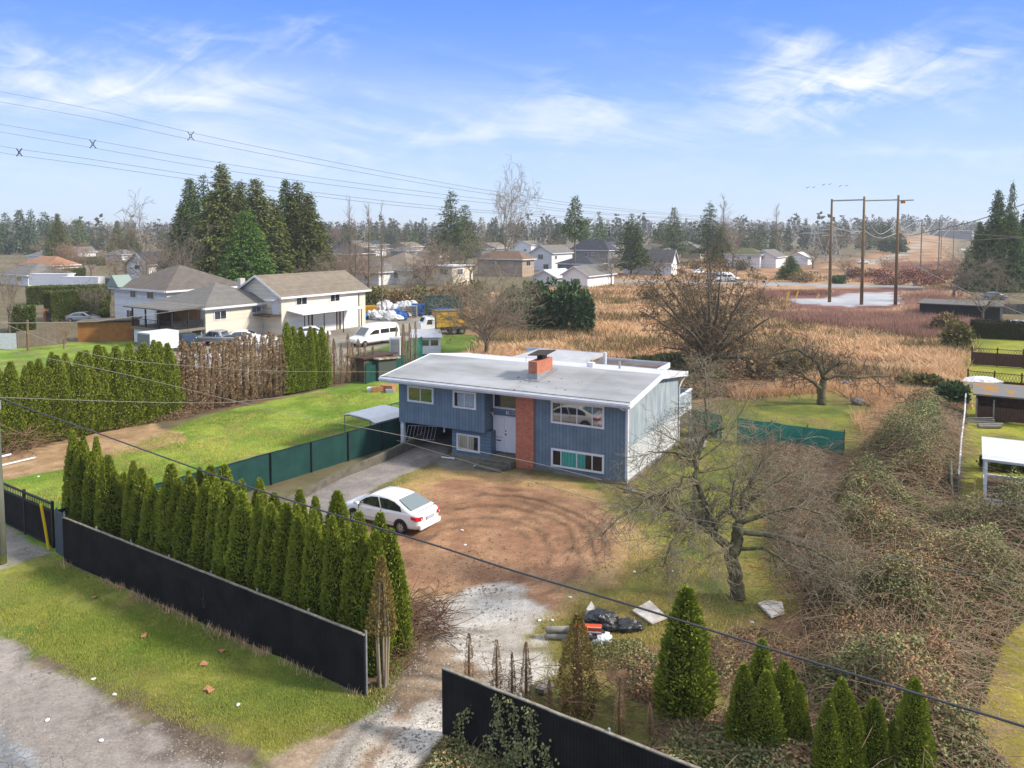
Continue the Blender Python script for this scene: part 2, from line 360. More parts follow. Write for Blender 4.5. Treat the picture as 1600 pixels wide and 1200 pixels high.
layer('bare_soil', [(30, 1008), (90, 1020), (200, 1065), (300, 1130), (420, 1180), (440, 1215), (330, 1190), (230, 1130), (170, 1090), (70, 1040)], sr(112, 98, 84, .58), sr(140, 122, 104, .58), .25, .6, .8, .6)
layer('entrance_path', [(420, 1260), (440, 1180), (500, 1140), (560, 1110), (610, 1060), (660, 1000), (700, 990), (800, 1060), (700, 1100), (700, 1160), (650, 1200), (600, 1300), (420, 1330)], sr(186, 164, 140, .66), sr(160, 134, 110, .62), .25, .7, .9, .8)
layer('gravel_patch', [(655, 960), (690, 932), (740, 925), (800, 918), (835, 945), (842, 1000), (862, 1045), (830, 1085), (760, 1080), (730, 1040), (705, 1010), (670, 1000)], sr(222, 216, 208, .68), sr(196, 186, 174, .66), .4, 1.1, .9, .6)
layer('gravel_patch', [(470, 1225), (520, 1170), (575, 1120), (610, 1090), (620, 1100), (580, 1150), (540, 1210), (520, 1270)], sr(222, 214, 204, .72), sr(200, 190, 176, .7), .2, .6, .7, .6)
layer('gravel_patch', [(590, 1240), (625, 1130), (660, 1105), (690, 1090), (694, 1140), (670, 1165), (640, 1200), (620, 1280)], sr(222, 214, 204, .72), sr(204, 194, 182, .7), .2, .6, .7, .6)
layer('bare_soil', [(930, 1010), (1000, 1000), (1050, 1030), (1150, 990), (1240, 960), (1290, 990), (1230, 1060), (1140, 1100), (1000, 1100), (940, 1060)], sr(150, 114, 84, .55), sr(112, 88, 64, .55), .4, 1.1, .8, .8)
layer('bare_soil', [(800, 722), (990, 762), (985, 748), (838, 722)], sr(120, 104, 76, .55), sr(100, 96, 60, .55), .3, .5, .8, .7)
layer('lawn', [(1514, 500), (1900, 510), (1900, 960), (1600, 800), (1505, 790), (1500, 760), (1506, 640)], sr(146, 156, 40, .6), sr(178, 176, 62, .6), .15, .5, 1.5, 2)
layer('lawn', [(1500, 1100), (1540, 1010), (1580, 940), (1700, 850), (1900, 900), (1900, 1400), (1600, 1300)], sr(158, 150, 52, .6), sr(186, 170, 74, .6), .3, .6, 1.5, 2)
layer('gravel_pad', [(1228, 466), (1290, 466), (1330, 458), (1395, 457), (1402, 468), (1412, 475), (1330, 479), (1240, 474)], sr(206, 208, 212, .66), sr(188, 190, 194, .66), .3, 1, 2, 3)
layer('far_road', [(1190, 441), (1330, 444), (1445, 446), (1445, 450), (1330, 449), (1190, 446)], sr(184, 184, 184, .6), sr(170, 170, 168, .6), .2, .3, 2, 3)
layer('far_road', [(1350, 412), (1390, 400), (1440, 387), (1447, 388), (1400, 403), (1362, 414)], sr(200, 198, 190, .65), sr(190, 186, 176, .65), .4, .5, 3, 4)
layer('far_road', [(930, 437), (1190, 441), (1190, 444), (930, 440)], sr(176, 176, 172, .6), sr(160, 160, 155, .6), .2, .3, 2, 3)

FINE = {'road': 1, 'driveway': 1}
def ground():
    def axis(lo, d0, d1, hi, st, g):
        a = list(np.arange(d0, d1 + 1e-6, st)); s = st; x = d1
        while x < hi: s *= g; x += s; a.append(x)
        s = st; x = d0; b = []
        while x > lo: s *= g; x -= s; b.append(x)
        return np.array(b[::-1] + a)
    xs = axis(-4500, -25, 24, 4500, .16, 1.045); ys = axis(-60, 14, 50, 6000, .16, 1.028)
    X, Y = np.meshgrid(xs, ys); nx, ny = len(xs), len(ys); print('ground', nx, ny)
    far = sstep(60, 200, Y)
    n = fbm(X, Y, 8, 5); n2 = fbm(X, Y, 60, 9)
    col = np.array(sr(120, 116, 84, .5))[None, None] * (1 - n2[..., None]) + np.array(sr(158, 140, 112, .5))[None, None] * n2[..., None]
    reg = np.zeros(X.shape, int); regs = ['ground']; flat = np.zeros(X.shape)
    for i, (r, poly, ca, cb, soft, amp, ns, csc) in enumerate(LAYERS):
        pa = np.array(poly); m = 12
        sel = (X > pa[:, 0].min() - m) & (X < pa[:, 0].max() + m) & (Y > pa[:, 1].min() - m) & (Y < pa[:, 1].max() + m)
        if not sel.any(): continue
        xs_, ys_ = X[sel], Y[sel]; d = sdist(poly, xs_, ys_) + amp * (fbm(xs_, ys_, ns, i + 20) - .5) * 2
        w = sstep(soft, -soft, d) if False else 1 - sstep(-soft, soft, d)
        t = sstep(.3, .7, fbm(xs_, ys_, csc, i + 50))
        c = np.array(ca)[None] * (1 - t[:, None]) + np.array(cb)[None] * t[:, None]
        col[sel] = col[sel] * (1 - w[:, None]) + c * w[:, None]
        if r not in regs: regs.append(r)
        rr = reg[sel]; rr[w > .5] = regs.index(r); reg[sel] = rr
        if r in ('road', 'driveway', 'far_road', 'gravel_pad'): ff = flat[sel]; ff = np.maximum(ff, w); flat[sel] = ff
    # tyre arcs worn into the dirt yard
    cx, cy = P(745, 858)[:2]; dx, dy = X - cx, (Y - cy); rr = np.hypot(dx, dy * .82); an = np.arctan2(dy, dx)
    wob = fbm(X, Y, 2.6, 77) * 2.1 - .2
    inyard = 1 - sstep(-1.2, .4, sdist(LAYERS[[k for k, l in enumerate(LAYERS) if l[0] == 'dirt_yard'][1]][1], X, Y))
    tr = 0
    for r0, wd, a0, a1, k in ((5.4, .14, -1.6, 1.4, .5), (4.9, .12, -1.7, 1.3, .4), (4.2, .16, -1.2, 1.8, .35), (6.0, .10, -1.3, .9, .3), (3.1, .15, -.5, 2.6, .25), (5.9, .3, -1.1, -.1, .35), (2.3, .12, .3, 3., .2)):
        tr = tr + k * np.exp(-((rr + wob * .35 - .3 - r0) / wd) ** 2) * sstep(a0 - .3, a0 + .3, an) * (1 - sstep(a1 - .3, a1 + .3, an)) * (.4 + fbm(X, Y, .7, 31))
    # straight ruts through the entrance
    e0, e1 = P(700, 975)[:2], P(520, 1230)[:2]; ed = (e1 - e0) / np.linalg.norm(e1 - e0); en = np.array([-ed[1], ed[0]])
    al = (X - e0[0]) * ed[0] + (Y - e0[1]) * ed[1]; ac = (X - e0[0]) * en[0] + (Y - e0[1]) * en[1] + .5 * (fbm(X, Y, 3, 8) - .5)
    for o, k in ((-.15, .32), (1.15, .0), (-.6, .25)):
        tr = tr + k * np.exp(-((ac - o) / .22) ** 2) * sstep(0, 1.5, al) * (1 - sstep(9, 12, al)) * (.5 + fbm(X, Y, .8, 3))
    tr = tr * 1.6; st = vnoise(rr + wob * .5, an * 1.2, .22, 61); tr = tr + .35 * sstep(.62, .85, st) * sstep(1.2, 2.5, rr)
    col *= (1 - np.clip(tr * np.where(al > 0, 1, inyard), 0, .6))[..., None]
    # mud smears at the road edge
    mud = np.array(sr(104, 90, 76, .55)); mp = sdist(GP((170, 1085), (330, 1105), (330, 1180), (240, 1180), (150, 1110)), X, Y) + 1.6 * (fbm(X, Y, 1.1, 71) - .5)
    w = (1 - sstep(-.3, .5, mp)) * .75 * sstep(.3, .6, fbm(X, Y, .7, 72)); col = col * (1 - w[..., None]) + mud * w[..., None]
    # worn brown patches in the verge and yard turf
    gm = np.isin(reg, [regs.index(k) for k in ('grass_verge', 'yard_grass', 'lawn') if k in regs]) * 1.0
    w = sstep(.54, .72, fbm(X, Y, 1.7, 99)) * .55 * gm; col = col * (1 - w[..., None]) + np.array(sr(158, 134, 88, .6)) * w[..., None]
    w = sstep(.56, .7, fbm(X, Y, 2.3, 105)) * .5 * gm; col = col * (1 - w[..., None]) + np.array(sr(78, 104, 34, .6)) * w[..., None]
    # darker brown patch on the drive
    mp = sdist(GP((640, 722), (672, 712), (690, 722), (660, 738)), X, Y) + .8 * (fbm(X, Y, .8, 73) - .5)
    w = (1 - sstep(-.2, .3, mp)) * .5; col = col * (1 - w[..., None]) + np.array(sr(96, 84, 78, .55)) * w[..., None]
    col *= 1.12
    # leaf litter and moss mottling on all near ground
    mot = fbm(X, Y, .5, 91, 3); col *= (.86 + .28 * mot * (1 - flat) + .14 * flat)[..., None]
    Z = terrain(X, Y) + (.07 * (fbm(X, Y, 2.5, 4) - .5) + .05 * (fbm(X, Y, .5, 14) - .5)) * (1 - flat) * (1 - far) + 0 * X
    V = np.stack([X, Y, Z], 2).reshape(-1, 3); C4 = np.concatenate([col, np.ones(col.shape[:2] + (1,))], 2).reshape(-1, 4)
    i0 = (np.arange(ny - 1)[:, None] * nx + np.arange(nx - 1)[None]).reshape(-1)
    Fq = np.stack([i0, i0 + 1, i0 + nx + 1, i0 + nx], 1); fr = reg[:-1, :-1].reshape(-1)
    soilm = M('soil_surface', (.20, .15, .10), scale=9, rough=.95, colattr=True, bump=.7, bscale=14)
    grassm = M('grass_surface', sr(120, 128, 60, .6), scale=7, rough=.95, colattr=True, bump=.9, bscale=12)
    gravm = M('gravel_surface', (.36, .35, .33), scale=16, rough=.95, colattr=True, bump=.7, bscale=26)
    asph = M('asphalt_surface', (.30, .29, .28), scale=12, rough=.9, colattr=True, bump=.25, bscale=40)
    nt = asph.node_tree; N = nt.nodes; b = N['Principled BSDF']; lk = b.inputs['Base Color'].links[0].from_socket
    vo = N.new('ShaderNodeTexVoronoi'); vo.feature = 'DISTANCE_TO_EDGE'; vo.inputs['Scale'].default_value = 2.6; tcn = N.new('ShaderNodeTexCoord'); nn = N.new('ShaderNodeTexNoise'); nn.inputs['Scale'].default_value = 1.6; nn.inputs['Detail'].default_value = 5
    va = N.new('ShaderNodeVectorMath'); va.operation = 'MULTIPLY_ADD'; nt.links.new(tcn.outputs['Object'], nn.inputs['Vector']); nt.links.new(nn.outputs['Color'], va.inputs[0]); va.inputs[1].default_value = (.5, .5, .5); nt.links.new(tcn.outputs['Object'], va.inputs[2]); nt.links.new(va.outputs[0], vo.inputs['Vector'])
    r1 = N.new('ShaderNodeMapRange'); nt.links.new(vo.outputs['Distance'], r1.inputs[0]); r1.inputs[1].default_value = .0; r1.inputs[2].default_value = .035; r1.inputs[3].default_value = .8; r1.inputs[4].default_value = 0
    n3 = N.new('ShaderNodeTexNoise'); n3.inputs['Scale'].default_value = .35; nt.links.new(tcn.outputs['Object'], n3.inputs['Vector']); r2 = N.new('ShaderNodeMapRange'); nt.links.new(n3.outputs[0], r2.inputs[0]); r2.inputs[1].default_value = .48; r2.inputs[2].default_value = .6
    mu = N.new('ShaderNodeMath'); mu.operation = 'MULTIPLY'; nt.links.new(r1.outputs[0], mu.inputs[0]); nt.links.new(r2.outputs[0], mu.inputs[1]); mx = N.new('ShaderNodeMixRGB'); nt.links.new(mu.outputs[0], mx.inputs[0]); nt.links.new(lk, mx.inputs[1]); mx.inputs[2].default_value = (.06, .055, .05, 1); nt.links.new(mx.outputs[0], b.inputs['Base Color'])
    fieldm = M('field_surface', sr(150, 110, 74, .6), scale=.8, rough=1, colattr=True, bump=.5, bscale=2)
    mm = {'ground': fieldm, 'field': fieldm, 'bare_soil': soilm, 'dirt_yard': soilm, 'entrance_path': soilm, 'gravel_patch': gravm, 'gravel_pad': gravm, 'road': asph, 'driveway': asph, 'far_road': asph, 'path': asph, 'yard': gravm}
    for k, r in enumerate(regs):
        fq = Fq[fr == k]
        if not len(fq): continue
        used = np.unique(fq); remap = np.zeros(len(V), int); remap[used] = np.arange(len(used))
        o = npmesh(r, V[used], remap[fq], mm.get(r, grassm), col=C4[used], smooth=True); tag(o, kind='structure')
    return
ground()
def region_pts(polys, n, rng, excl=(), dens=None):
    """random points in union of world polygons minus exclusions"""
    out = []
    for poly, k in polys:
        pa = np.array(poly); lo, hi = pa.min(0), pa.max(0); c = rng.uniform(lo, hi, (int(k * 3), 2))
        m = sdist(poly, c[:, 0], c[:, 1]) < 0
        for e in excl: m &= sdist(e, c[:, 0], c[:, 1]) > 0
        c = c[m]; out.append(c[:int(k)])
    return np.concatenate(out)
# ================================================================ MAIN HOUSE
K = CAMH / 15.0
A0 = P(980, 757); B0 = P(624, 701); HL = float(np.linalg.norm(A0 - B0)); HA = math.atan2(A0[1] - B0[1], A0[0] - B0[0])
HE = Vector((math.cos(HA), math.sin(HA), 0)); HN = Vector((-HE.y, HE.x, 0))
BLUE = M('blue_siding', sr(108, 132, 152, .74), sr(124, 146, 164, .76), 1.3, .7, groove=('X', .2, .018), gcol=.5, bump=.1)
BLUEH = M('blue_lap_siding', sr(108, 132, 152, .74), sr(124, 146, 164, .76), 1.3, .7, groove=('Z', .19, .02), gcol=.5)
GREYV = M('weathered_pale_siding', sr(164, 180, 190, .62), sr(196, 206, 212, .66), 2.2, .8, groove=('Y', .2, .016), gcol=.72, stretch=(1, 1, .3))
GREYH = M('weathered_white_siding', sr(206, 210, 212, .72), sr(226, 228, 228, .72), 2.2, .8, groove=('Z', .19, .02), gcol=.7)
BRICK = M('red_brick', sr(200, 100, 70, .72), sr(222, 126, 90, .72), 5, .9, brick=sr(206, 164, 142, .62), bump=.2)
ROOF = M('grey_membrane_roof', sr(168, 170, 170, .62), sr(200, 202, 206, .64), .6, .85, groove=('X', 1.9, .03), gcol=.9, stretch=(.4, 1, 1))
ROOFW = M('white_membrane_roof', sr(214, 216, 220, .72), sr(232, 234, 238, .72), 1.2, .8)
GRIME = M('gutter_grime', sr(70, 68, 60, .6), sr(150, 148, 142, .6), 6, .95)
CONC = M('concrete', sr(150, 146, 138, .55), sr(176, 172, 162, .55), 3, .95, bump=.3)
CONCD = M('mossy_concrete', sr(120, 116, 104, .5), sr(150, 144, 130, .5), 2.5, .95, bump=.4)
DOORW = M('white_door_paint', (.74, .75, .79), (.68, .69, .73), 2, .45)
CURT = M('pale_curtain', sr(190, 206, 214, 1.0), sr(220, 228, 232, 1.0), 3, .9, groove=('X', .13, .05), gcol=.72)
CURTB = M('beige_curtain', sr(214, 198, 168, 1.0), sr(226, 212, 186, 1.0), 3, .9, groove=('X', .15, .05), gcol=.75)
TEAL = M('teal_curtain', sr(70, 190, 178, 1.1), sr(96, 210, 196, 1.1), 3, .9, groove=('X', .17, .07), gcol=.72)
INSIDE = M('painted_dark', (.03, .028, .025), (.05, .045, .04), 2, .9)
Z0 = Vector((0, 0, 0))
def window(parent, x0, x1, z0, z1, y=0.0, splits=(), fr=.11, curtain=None, axis='x', cx=None):
    """framed window on a wall facing -Y (axis x) at depth y; frame sticks out"""
    f = MB(); d0, d1 = y - .06, y + .02
    f.box(x0, x1, d0, d1, z0, z0 + fr); f.box(x0, x1, d0, d1, z1 - fr, z1); f.box(x0, x0 + fr, d0, d1, z0 + fr, z1 - fr); f.box(x1 - fr, x1, d0, d1, z0 + fr, z1 - fr)
    for s in splits: f.box(s - .025, s + .025, y - .055, d1, z0 + fr, z1 - fr)
    w = f.build('window', WHITE, parent)
    g = MB().box(x0 + fr, x1 - fr, y - .042, y - .038, z0 + fr, z1 - fr)
    g.build('pane', CLEAR if curtain else DKGLASS, w)
    if curtain: MB().box(x0 + fr, x1 - fr, y - .007, y - .003, z0 + fr, z1 - fr).build('unlit_room_panel', INSIDE, w)  # near-black sheet over the wall paints in the unlit room behind
    if curtain:
        c = MB(); a, b = cx
        n = 40; pts = []
        for i in range(n + 1):
            t = i / n; pts.append((a + (b - a) * t, y - .016 + .008 * math.sin(t * (b - a) * 42)))
        zt, zb = z1 - fr - .02, z0 + fr + .02
        c.loft([[(p[0], p[1], zb) for p in pts], [(p[0], p[1], zt) for p in pts]], closed=False, caps=False)
        c.build('curtain', curtain, w)
    return w
CLEAR = bpy.data.materials.new('clear_glass'); CLEAR.use_nodes = True
_n = CLEAR.node_tree; _n.nodes.clear(); _o = _n.nodes.new('ShaderNodeOutputMaterial'); _t = _n.nodes.new('ShaderNodeBsdfTransparent'); _g = _n.nodes.new('ShaderNodeBsdfGlossy'); _g.inputs['Roughness'].default_value = .03
_mx = _n.nodes.new('ShaderNodeMixShader'); _fr = _n.nodes.new('ShaderNodeFresnel'); _fr.inputs[0].default_value = 1.25
_t.inputs[0].default_value = (.93, .94, .94, 1)
_n.links.new(_fr.outputs[0], _mx.inputs[0]); _n.links.new(_t.outputs[0], _mx.inputs[1]); _n.links.new(_g.outputs[0], _mx.inputs[2]); _n.links.new(_mx.outputs[0], _o.inputs[0])

def main_house():
    k = K; L = HL
    t = thing('house', 'blue split level house with white trim and brick column, in the middle of the photo', 'house', B0, HA)
    XU = 6.75 * k; XB0, XB1 = 9.07 * k, 10.31 * k; RY = 1.1 * k; XL = 4.04 * k; HT = 4.72 * k; D = 10.3 * k; UB = 1.89 * k; FT = .2 * k
    # roof heights
    e0, zr0 = -.78 * k, 5.0 * k; ry, zr1 = 5.3 * k, 5.72 * k; be, zr2 = 11.2 * k, 4.95 * k; TH = .30 * k
    def under(y): return (zr0 + (zr1 - zr0) * (y - e0) / (ry - e0) if y < ry else zr1 + (zr2 - zr1) * (y - ry) / (be - ry)) - TH + .01
    # walls: closed solids
    b = MB()
    def sidewall(x, y0, y1, z0, m, th=.12, inner=-1):
        ys = [y0] + ([ry] if y0 < ry < y1 else []) + [y1]
        pts = [(x, y0, z0), (x, y1, z0)] + [(x, y, under(y)) for y in ys[::-1]]
        b.prism(pts, (inner * th, 0, 0), m)
    b.box(0, XU, 0, .12, UB, under(0), 0)                       # upper left block
    b.box(XL, XU + .1 * k, .3, .42, FT, UB, 1)                        # lower left, lap siding
    b.box(XU + .1 * k + .003, XU + .1 * k + .12, .3, RY, FT, UB - .003, 1)
    sidewall(XU, .12, RY, UB, 1)                               # recess return
    b.box(0, XU - .12, .12, D, UB, UB + .12, 5)                  # carport ceiling
    b.box(XU, XB0 - .05, RY, RY + .12, FT, under(RY), 1)            # entry wall
    b.box(XB1, L - .12, 0, .12, FT, under(0), 0)                # right section front
    sidewall(L, 0, D, 2.1 * k, 2); b.box(L - .12, L + .008, 0, D, FT, 2.1 * k - .003, 3)
    b2y = [(0, UB), (0, under(0))]
    sidewall(.12, .12, D, UB, 0, .12)                        # left wall
    b.box(.12, L - .12, D - .12, D, UB, under(D), 0); b.box(XL, L - .12, D - .12, D, FT, UB, 1)
    b.box(XL, XL + .12, .42, D - .12, 0, UB, 1)                   # carport inner wall
    b.build('wall', [BLUE, BLUEH, GREYV, GREYH, BRICK, INSIDE], t)
    # siding lower right: trim the tall slab so only the lower band shows (drawn as its own slab)
    f = MB(); f.box(XL - .03, XU + .15 * k, .27, .5, -.1, FT); f.box(XB1, L + .03, -.03, .3, -.1, FT); f.box(L - .3, L + .03, .3, D + .03, -.1, FT); f.box(XL - .03, L - .3, D - .27, D + .03, -.1, FT)
    f.build('foundation', CONC, t)
    # brick column
    MB().box(XB0, XB1, -.12, RY + .12, -.05, under(-.1)).build('brick_column', BRICK, t)
    # roof
    X0, X1 = -.95 * k, L + .38 * k
    m = MB()
    m.loft([[(x, e0, zr0), (x, ry, zr1), (x, ry, zr1 - .1), (x, e0, zr0 - .1)] for x in (X0, X1)], 0)
    m.loft([[(x, ry + .002, zr1), (x, be, zr2), (x, be, zr2 - .1), (x, ry + .002, zr1 - .1)] for x in (X0, X1)], 1)
    rf = m.build('roof', [ROOF, ROOFW], t)
    fa = MB(); bw = .05
    fa.box(X0 - bw, X1 + bw, e0 - bw, e0, zr0 - TH, zr0 + .02)
    fa.box(X0 - bw, X1 + bw, be, be + bw, zr2 - TH, zr2 + .02)
    for x in (X0 - bw, X1):
        for (ya, za, yb, zb) in ((e0, zr0, ry, zr1), (ry, zr1, be, zr2)):
            fa.prism([(x, ya, za - TH), (x, yb, zb - TH), (x, yb, zb + .045), (x, ya, za + .045)], (bw, 0, 0))
    fa.build('fascia', WHITE, rf)
    MB().box(X0, X1, e0, .0, zr0 - TH - .02, zr0 - TH).build('soffit', WHITE, rf)
    gt = MB(); gt.box(X0 - .02, X1 + .02, e0 - bw - .13, e0 - bw - .003, zr0 - .14, zr0 - .02); gt.build('gutter', WHITE, rf)
    MB().box(X0, X1, e0 + .01, e0 + .16, zr0 + .004, zr0 + .018 + .02).build('roof_edge_grime', GRIME, rf)
    # downspouts
    ds = MB(); xx = L + .05
    ds.tube([(L - .25, e0 - .12, zr0 - .2), (L - .05, e0 + .1, zr0 - .38), (L + .02, -.07, zr0 - .5), (L + .02, -.07, .05)], .04, 6)
    ds.build('downspout', WHITE, t)
    ds = MB(); ds.tube([(L + .25, be - .02, zr2 - .25), (L + .1, be - .4, zr2 - .55), (L + .06, D + .06, zr2 - .85), (L + .06, D + .06, .1)], .045, 6); ds.build('downspout', WHITE, t)
    # corner boards
    MB().box(L - .11, L + .016, -.016, -.002, FT, under(0) - .02).box(L + .008, L + .022, -.016, .1, FT, under(0) - .02).build('corner_board', WHITE, t)
    # windows
    def Wd(x0, x1, z0, z1, **q):
        return window(t, x0 * k, x1 * k, z0 * k, z1 * k, **q)
    Wd(.74, 2.85, 3.36, 4.47, splits=(1.8 * k,))
    Wd(4.36, 6.13, 3.33, 4.47, splits=(5.25 * k,), curtain=CURT, cx=(4.7 * k, 6.0 * k))
    Wd(11.46, 14.96, 3.12, 4.52, splits=(12.15 * k, 13.2 * k, 14.2 * k))
    Wd(11.48, 14.97, .42, 1.56, splits=(12.15 * k, 13.2 * k, 14.2 * k), curtain=TEAL, cx=(12.15 * k, 13.75 * k))
    Wd(4.42, 6.2, .42, 1.56, y=.3, splits=(5.3 * k,), curtain=CURTB, cx=(4.55 * k, 5.75 * k))
    w = window(t, 6.74 * k + .02, 8.95 * k, 3.33 * k, 4.5 * k, y=RY)
    # door unit
    dz0, dz1 = .5 * k, 2.9 * k; dx0, dx1 = 6.8 * k, 8.95 * k; xm = 7.62 * k
    d = MB().box(xm + .03, dx1 - .06, RY - .07, RY - .02, dz0 + .03, dz1 - .06).build('door', DOORW, t)
    MB().box(xm + .07, xm + .15, RY - .12, RY - .07, dz0 + 1.0, dz0 + 1.08).build('handle', BLACK, d, bevel=.01)
    MB().box(xm + .07, xm + .14, RY - .1, RY - .07, dz0 + 1.2, dz0 + 1.27).build('lock', BLACK, d, bevel=.01)
    sp = MB().box(dx0 + .03, xm - .03, RY - .06, RY - .02, dz0 + .03, dz1 - .06).build('side_panel', DOORW, t)
    MB().box(dx0 + .2, xm - .2, RY - .075, RY - .06, dz0 + .62, dz0 + .68).build('mail_slot', BLACK, sp)
    MB().box(dx0 + .08, xm - .08, RY - .068, RY - .06, dz0 + .82, dz0 + .85).build('panel_rail', METAL, sp)
    fm = MB(); fm.box(dx0, dx1, RY - .09, RY, dz1 - .06, dz1); fm.box(dx0, dx0 + .03, RY - .09, RY, dz0, dz1 - .06); fm.box(xm - .03, xm + .03, RY - .09, RY, dz0, dz1 - .06); fm.box(dx1 - .06, dx1, RY - .09, RY, dz0, dz1 - .06); fm.build('door_frame', WHITE, t)
    # number plate above the door
    px0, px1, pz0, pz1 = 7.72 * k, 8.5 * k, 3.02 * k, 3.22 * k
    pl = MB().box(px0, px1, RY - .03, RY - .002, pz0, pz1).build('number_plate', WHITE, t)
    cu = bpy.data.curves.new('digits', 'FONT'); cu.body = '14042'; cu.size = .215; cu.extrude = .004; cu.align_x = 'CENTER'; cu.align_y = 'CENTER'; cu.offset = .006
    to = bpy.data.objects.new('tmp', cu); COL.objects.link(to); dg = bpy.context.evaluated_depsgraph_get(); me = bpy.data.meshes.new_from_object(to.evaluated_get(dg)); bpy.data.objects.remove(to)
    me.materials.append(BLACK); o = meshobj('digits', me, pl); o.location = ((px0 + px1) / 2, RY - .036, (pz0 + pz1) / 2 - .004); o.rotation_euler = (math.pi / 2, 0, 0)
    # wall lamp
    lx = XU + .16; MB().tube([(lx, RY - .3, 2.85 * k), (lx, RY - .3, 3.0 * k), (lx, RY - .3, 3.15 * k)], [.04, .07, .02], 8).box(XU, lx, RY - .33, RY - .27, 3.05 * k, 3.1 * k).build('porch_lamp', M('lamp_cream', sr(214, 206, 190, .7)), t)
    # steps
    st = MB(); st.box(XU + .45 * k, XB0 - .01, -.7, RY - .003, 0, .46 * k); st.box(XU + .2, XB0 - .15, -1.02, -.703, 0, .31 * k); st.box(XU + .1, XB0 - .3, -1.35, -1.023, 0, .16 * k)
    st.build('steps', CONCD, t, bevel=.015)
    # carport posts
    for x, y in ((.13, .1), (.13, 4.2 * k), (.13, 8.4 * k), (3.4 * k, .25)):
        if x < 1: MB().box(x - .1, x + .12, y, y + .2, 0, UB).build('post', WHITE, t)
        else: MB().box(x, x + .07, y, y + .09, UB - .35, UB).build('post', WHITE, t)
    # chimney
    cx0, cx1 = 9.0 * k, 9.62 * k; cy0, cy1 = 1.75 * k, 4.1 * k
    zc = zr0 + (zr1 - zr0) * (cy0 - e0) / (ry - e0)
    ch = MB().box(cx0, cx1, cy0, cy1, zc - .1, zc + 1.18 * k).build('chimney', BRICK, rf)
    MB().box(cx0 - .04, cx1 + .04, cy0 - .04, cy1 + .04, zc - .08, zc + .38 * k).prism([(cx0 - .08, cy0 - .3, zc - .04), (cx1 + .25, cy0 - .3, zc - .04), (cx1 + .25, cy1 + .2, zc + .34), (cx0 - .08, cy1 + .2, zc + .34)], (0, 0, .05)).build('flashing', METAL, ch)
    cap = MB(); cz = zc + 1.18 * k; cap.box(cx0 + .1, cx1 - .1, cy0 + .9, cy0 + 1.5, cz, cz + .28, 0); cap.add([(cx0 - .25, cy0 + .4, cz + .24), (cx1 + .3, cy0 + .5, cz + .3), (cx1 + .3, cy0 + 1.9, cz + .42), (cx0 - .25, cy0 + 1.8, cz + .36), (cx0 - .25, cy0 + .4, cz + .28), (cx1 + .3, cy0 + .5, cz + .34), (cx1 + .3, cy0 + 1.9, cz + .46), (cx0 - .25, cy0 + 1.8, cz + .4)], [(3, 2, 1, 0), (4, 5, 6, 7), (0, 1, 5, 4), (1, 2, 6, 5), (2, 3, 7, 6), (3, 0, 4, 7)], 1)
    cap.build('chimney_cap', [BLACK, M('rusty_cap', sr(96, 84, 76, .6), sr(60, 54, 50, .6), 5, .9)], ch)
    rng_ = random.Random(5); db = MB()
    for i in range(18):
        x = 9.6 * k + rng_.gauss(0, 1.1); y = rng_.uniform(e0 + .2, 2.6 * k); zz = zr0 + (zr1 - zr0) * (y - e0) / (ry - e0) + .006; q = rng_.uniform(.02, .07)
        db.box(x, x + q * 1.6, y, y + q, zz, zz + .015)
    dbo = db.build('moss_debris', GRIME, rf); dbo['kind'] = 'stuff'
    # vents on the roof
    for (vx, vy, hh) in ((11.4 * k, 6.6 * k, .35), (13.0 * k, 7.8 * k, .2)):
        MB().tube([(vx, vy, zr1 - .35), (vx, vy, zr1 - .05 + hh)], .07, 8).build('roof_vent', METAL, rf)
    MB().box(11.3 * k, 11.75 * k, 6.0 * k, 6.4 * k, zr1 - .12, zr1 + .2).build('roof_vent', WHITE, rf)
    # rear addition with flat roofs
    ad = MB(); az = 3.9 * k
    ad.box(.6 * k, 7.6 * k, D + .02, D + 8.0 * k, 0, az - .1, 0); ad.box(7.6 * k + .01, 13.2 * k, D + .02, D + 7.2 * k, 0, az + .12, 0)
    ad.build('rear_wing', BLUEH, t)
    MB().box(1.6 * k, 7.7 * k, D + .8, D + 8.3 * k, az + .42, az + .57).build('rear_wing_roof', M('pale_flat_roof', sr(196, 198, 202, .66), sr(214, 216, 220, .68), 1, .85), t)
    MB().box(7.6 * k + .12, 13.5 * k, D + 1.0, D + 7.5 * k, az + .12, az + .28).build('rear_wing_roof', M('stained_grey_roof', sr(136, 136, 138, .55), sr(118, 86, 72, .55), .55, .9, contrast=(.45, .62)), t)
    tr = MB(); zt = az + .25
    tr.box(13.5 * k, 13.5 * k + .06, D + 1.0, D + 7.5 * k, zt - .2, zt + .16); tr.box(7.6 * k + .12, 13.5 * k, D + 7.5 * k, D + 7.5 * k + .06, zt - .2, zt + .16); tr.box(.3 * k, 7.7 * k, D + 8.3 * k, D + 8.36 * k, zt, zt + .35)
    tr.build('rear_wing_fascia', WHITE, t)
    MB().tube([(9.3 * k, D + 4.2 * k, az - .2), (9.3 * k, D + 4.2 * k, az + 1.25)], .12, 10).build('flue_pipe', WHITE, t)
    # deck at the right rear
    dk = MB(); x0, x1, y0, y1 = L - 3.5, L + .05, D + .05, D + 3.2 * k; z = 2.1 * k
    dk.box(x0, x1, y0, y1, z - .16, z); dk.build('deck_floor', GRIME, t)
    rl = MB(); rl.box(x1 - .06, x1, y0, y1, z + .002, z + 1.0); rl.box(x0, x1 - .06, y0, y0 + .06, z + .002, z + 1.0); rl.box(x0, x1, y1, y1 + .06, z + .002, z + 1.0)
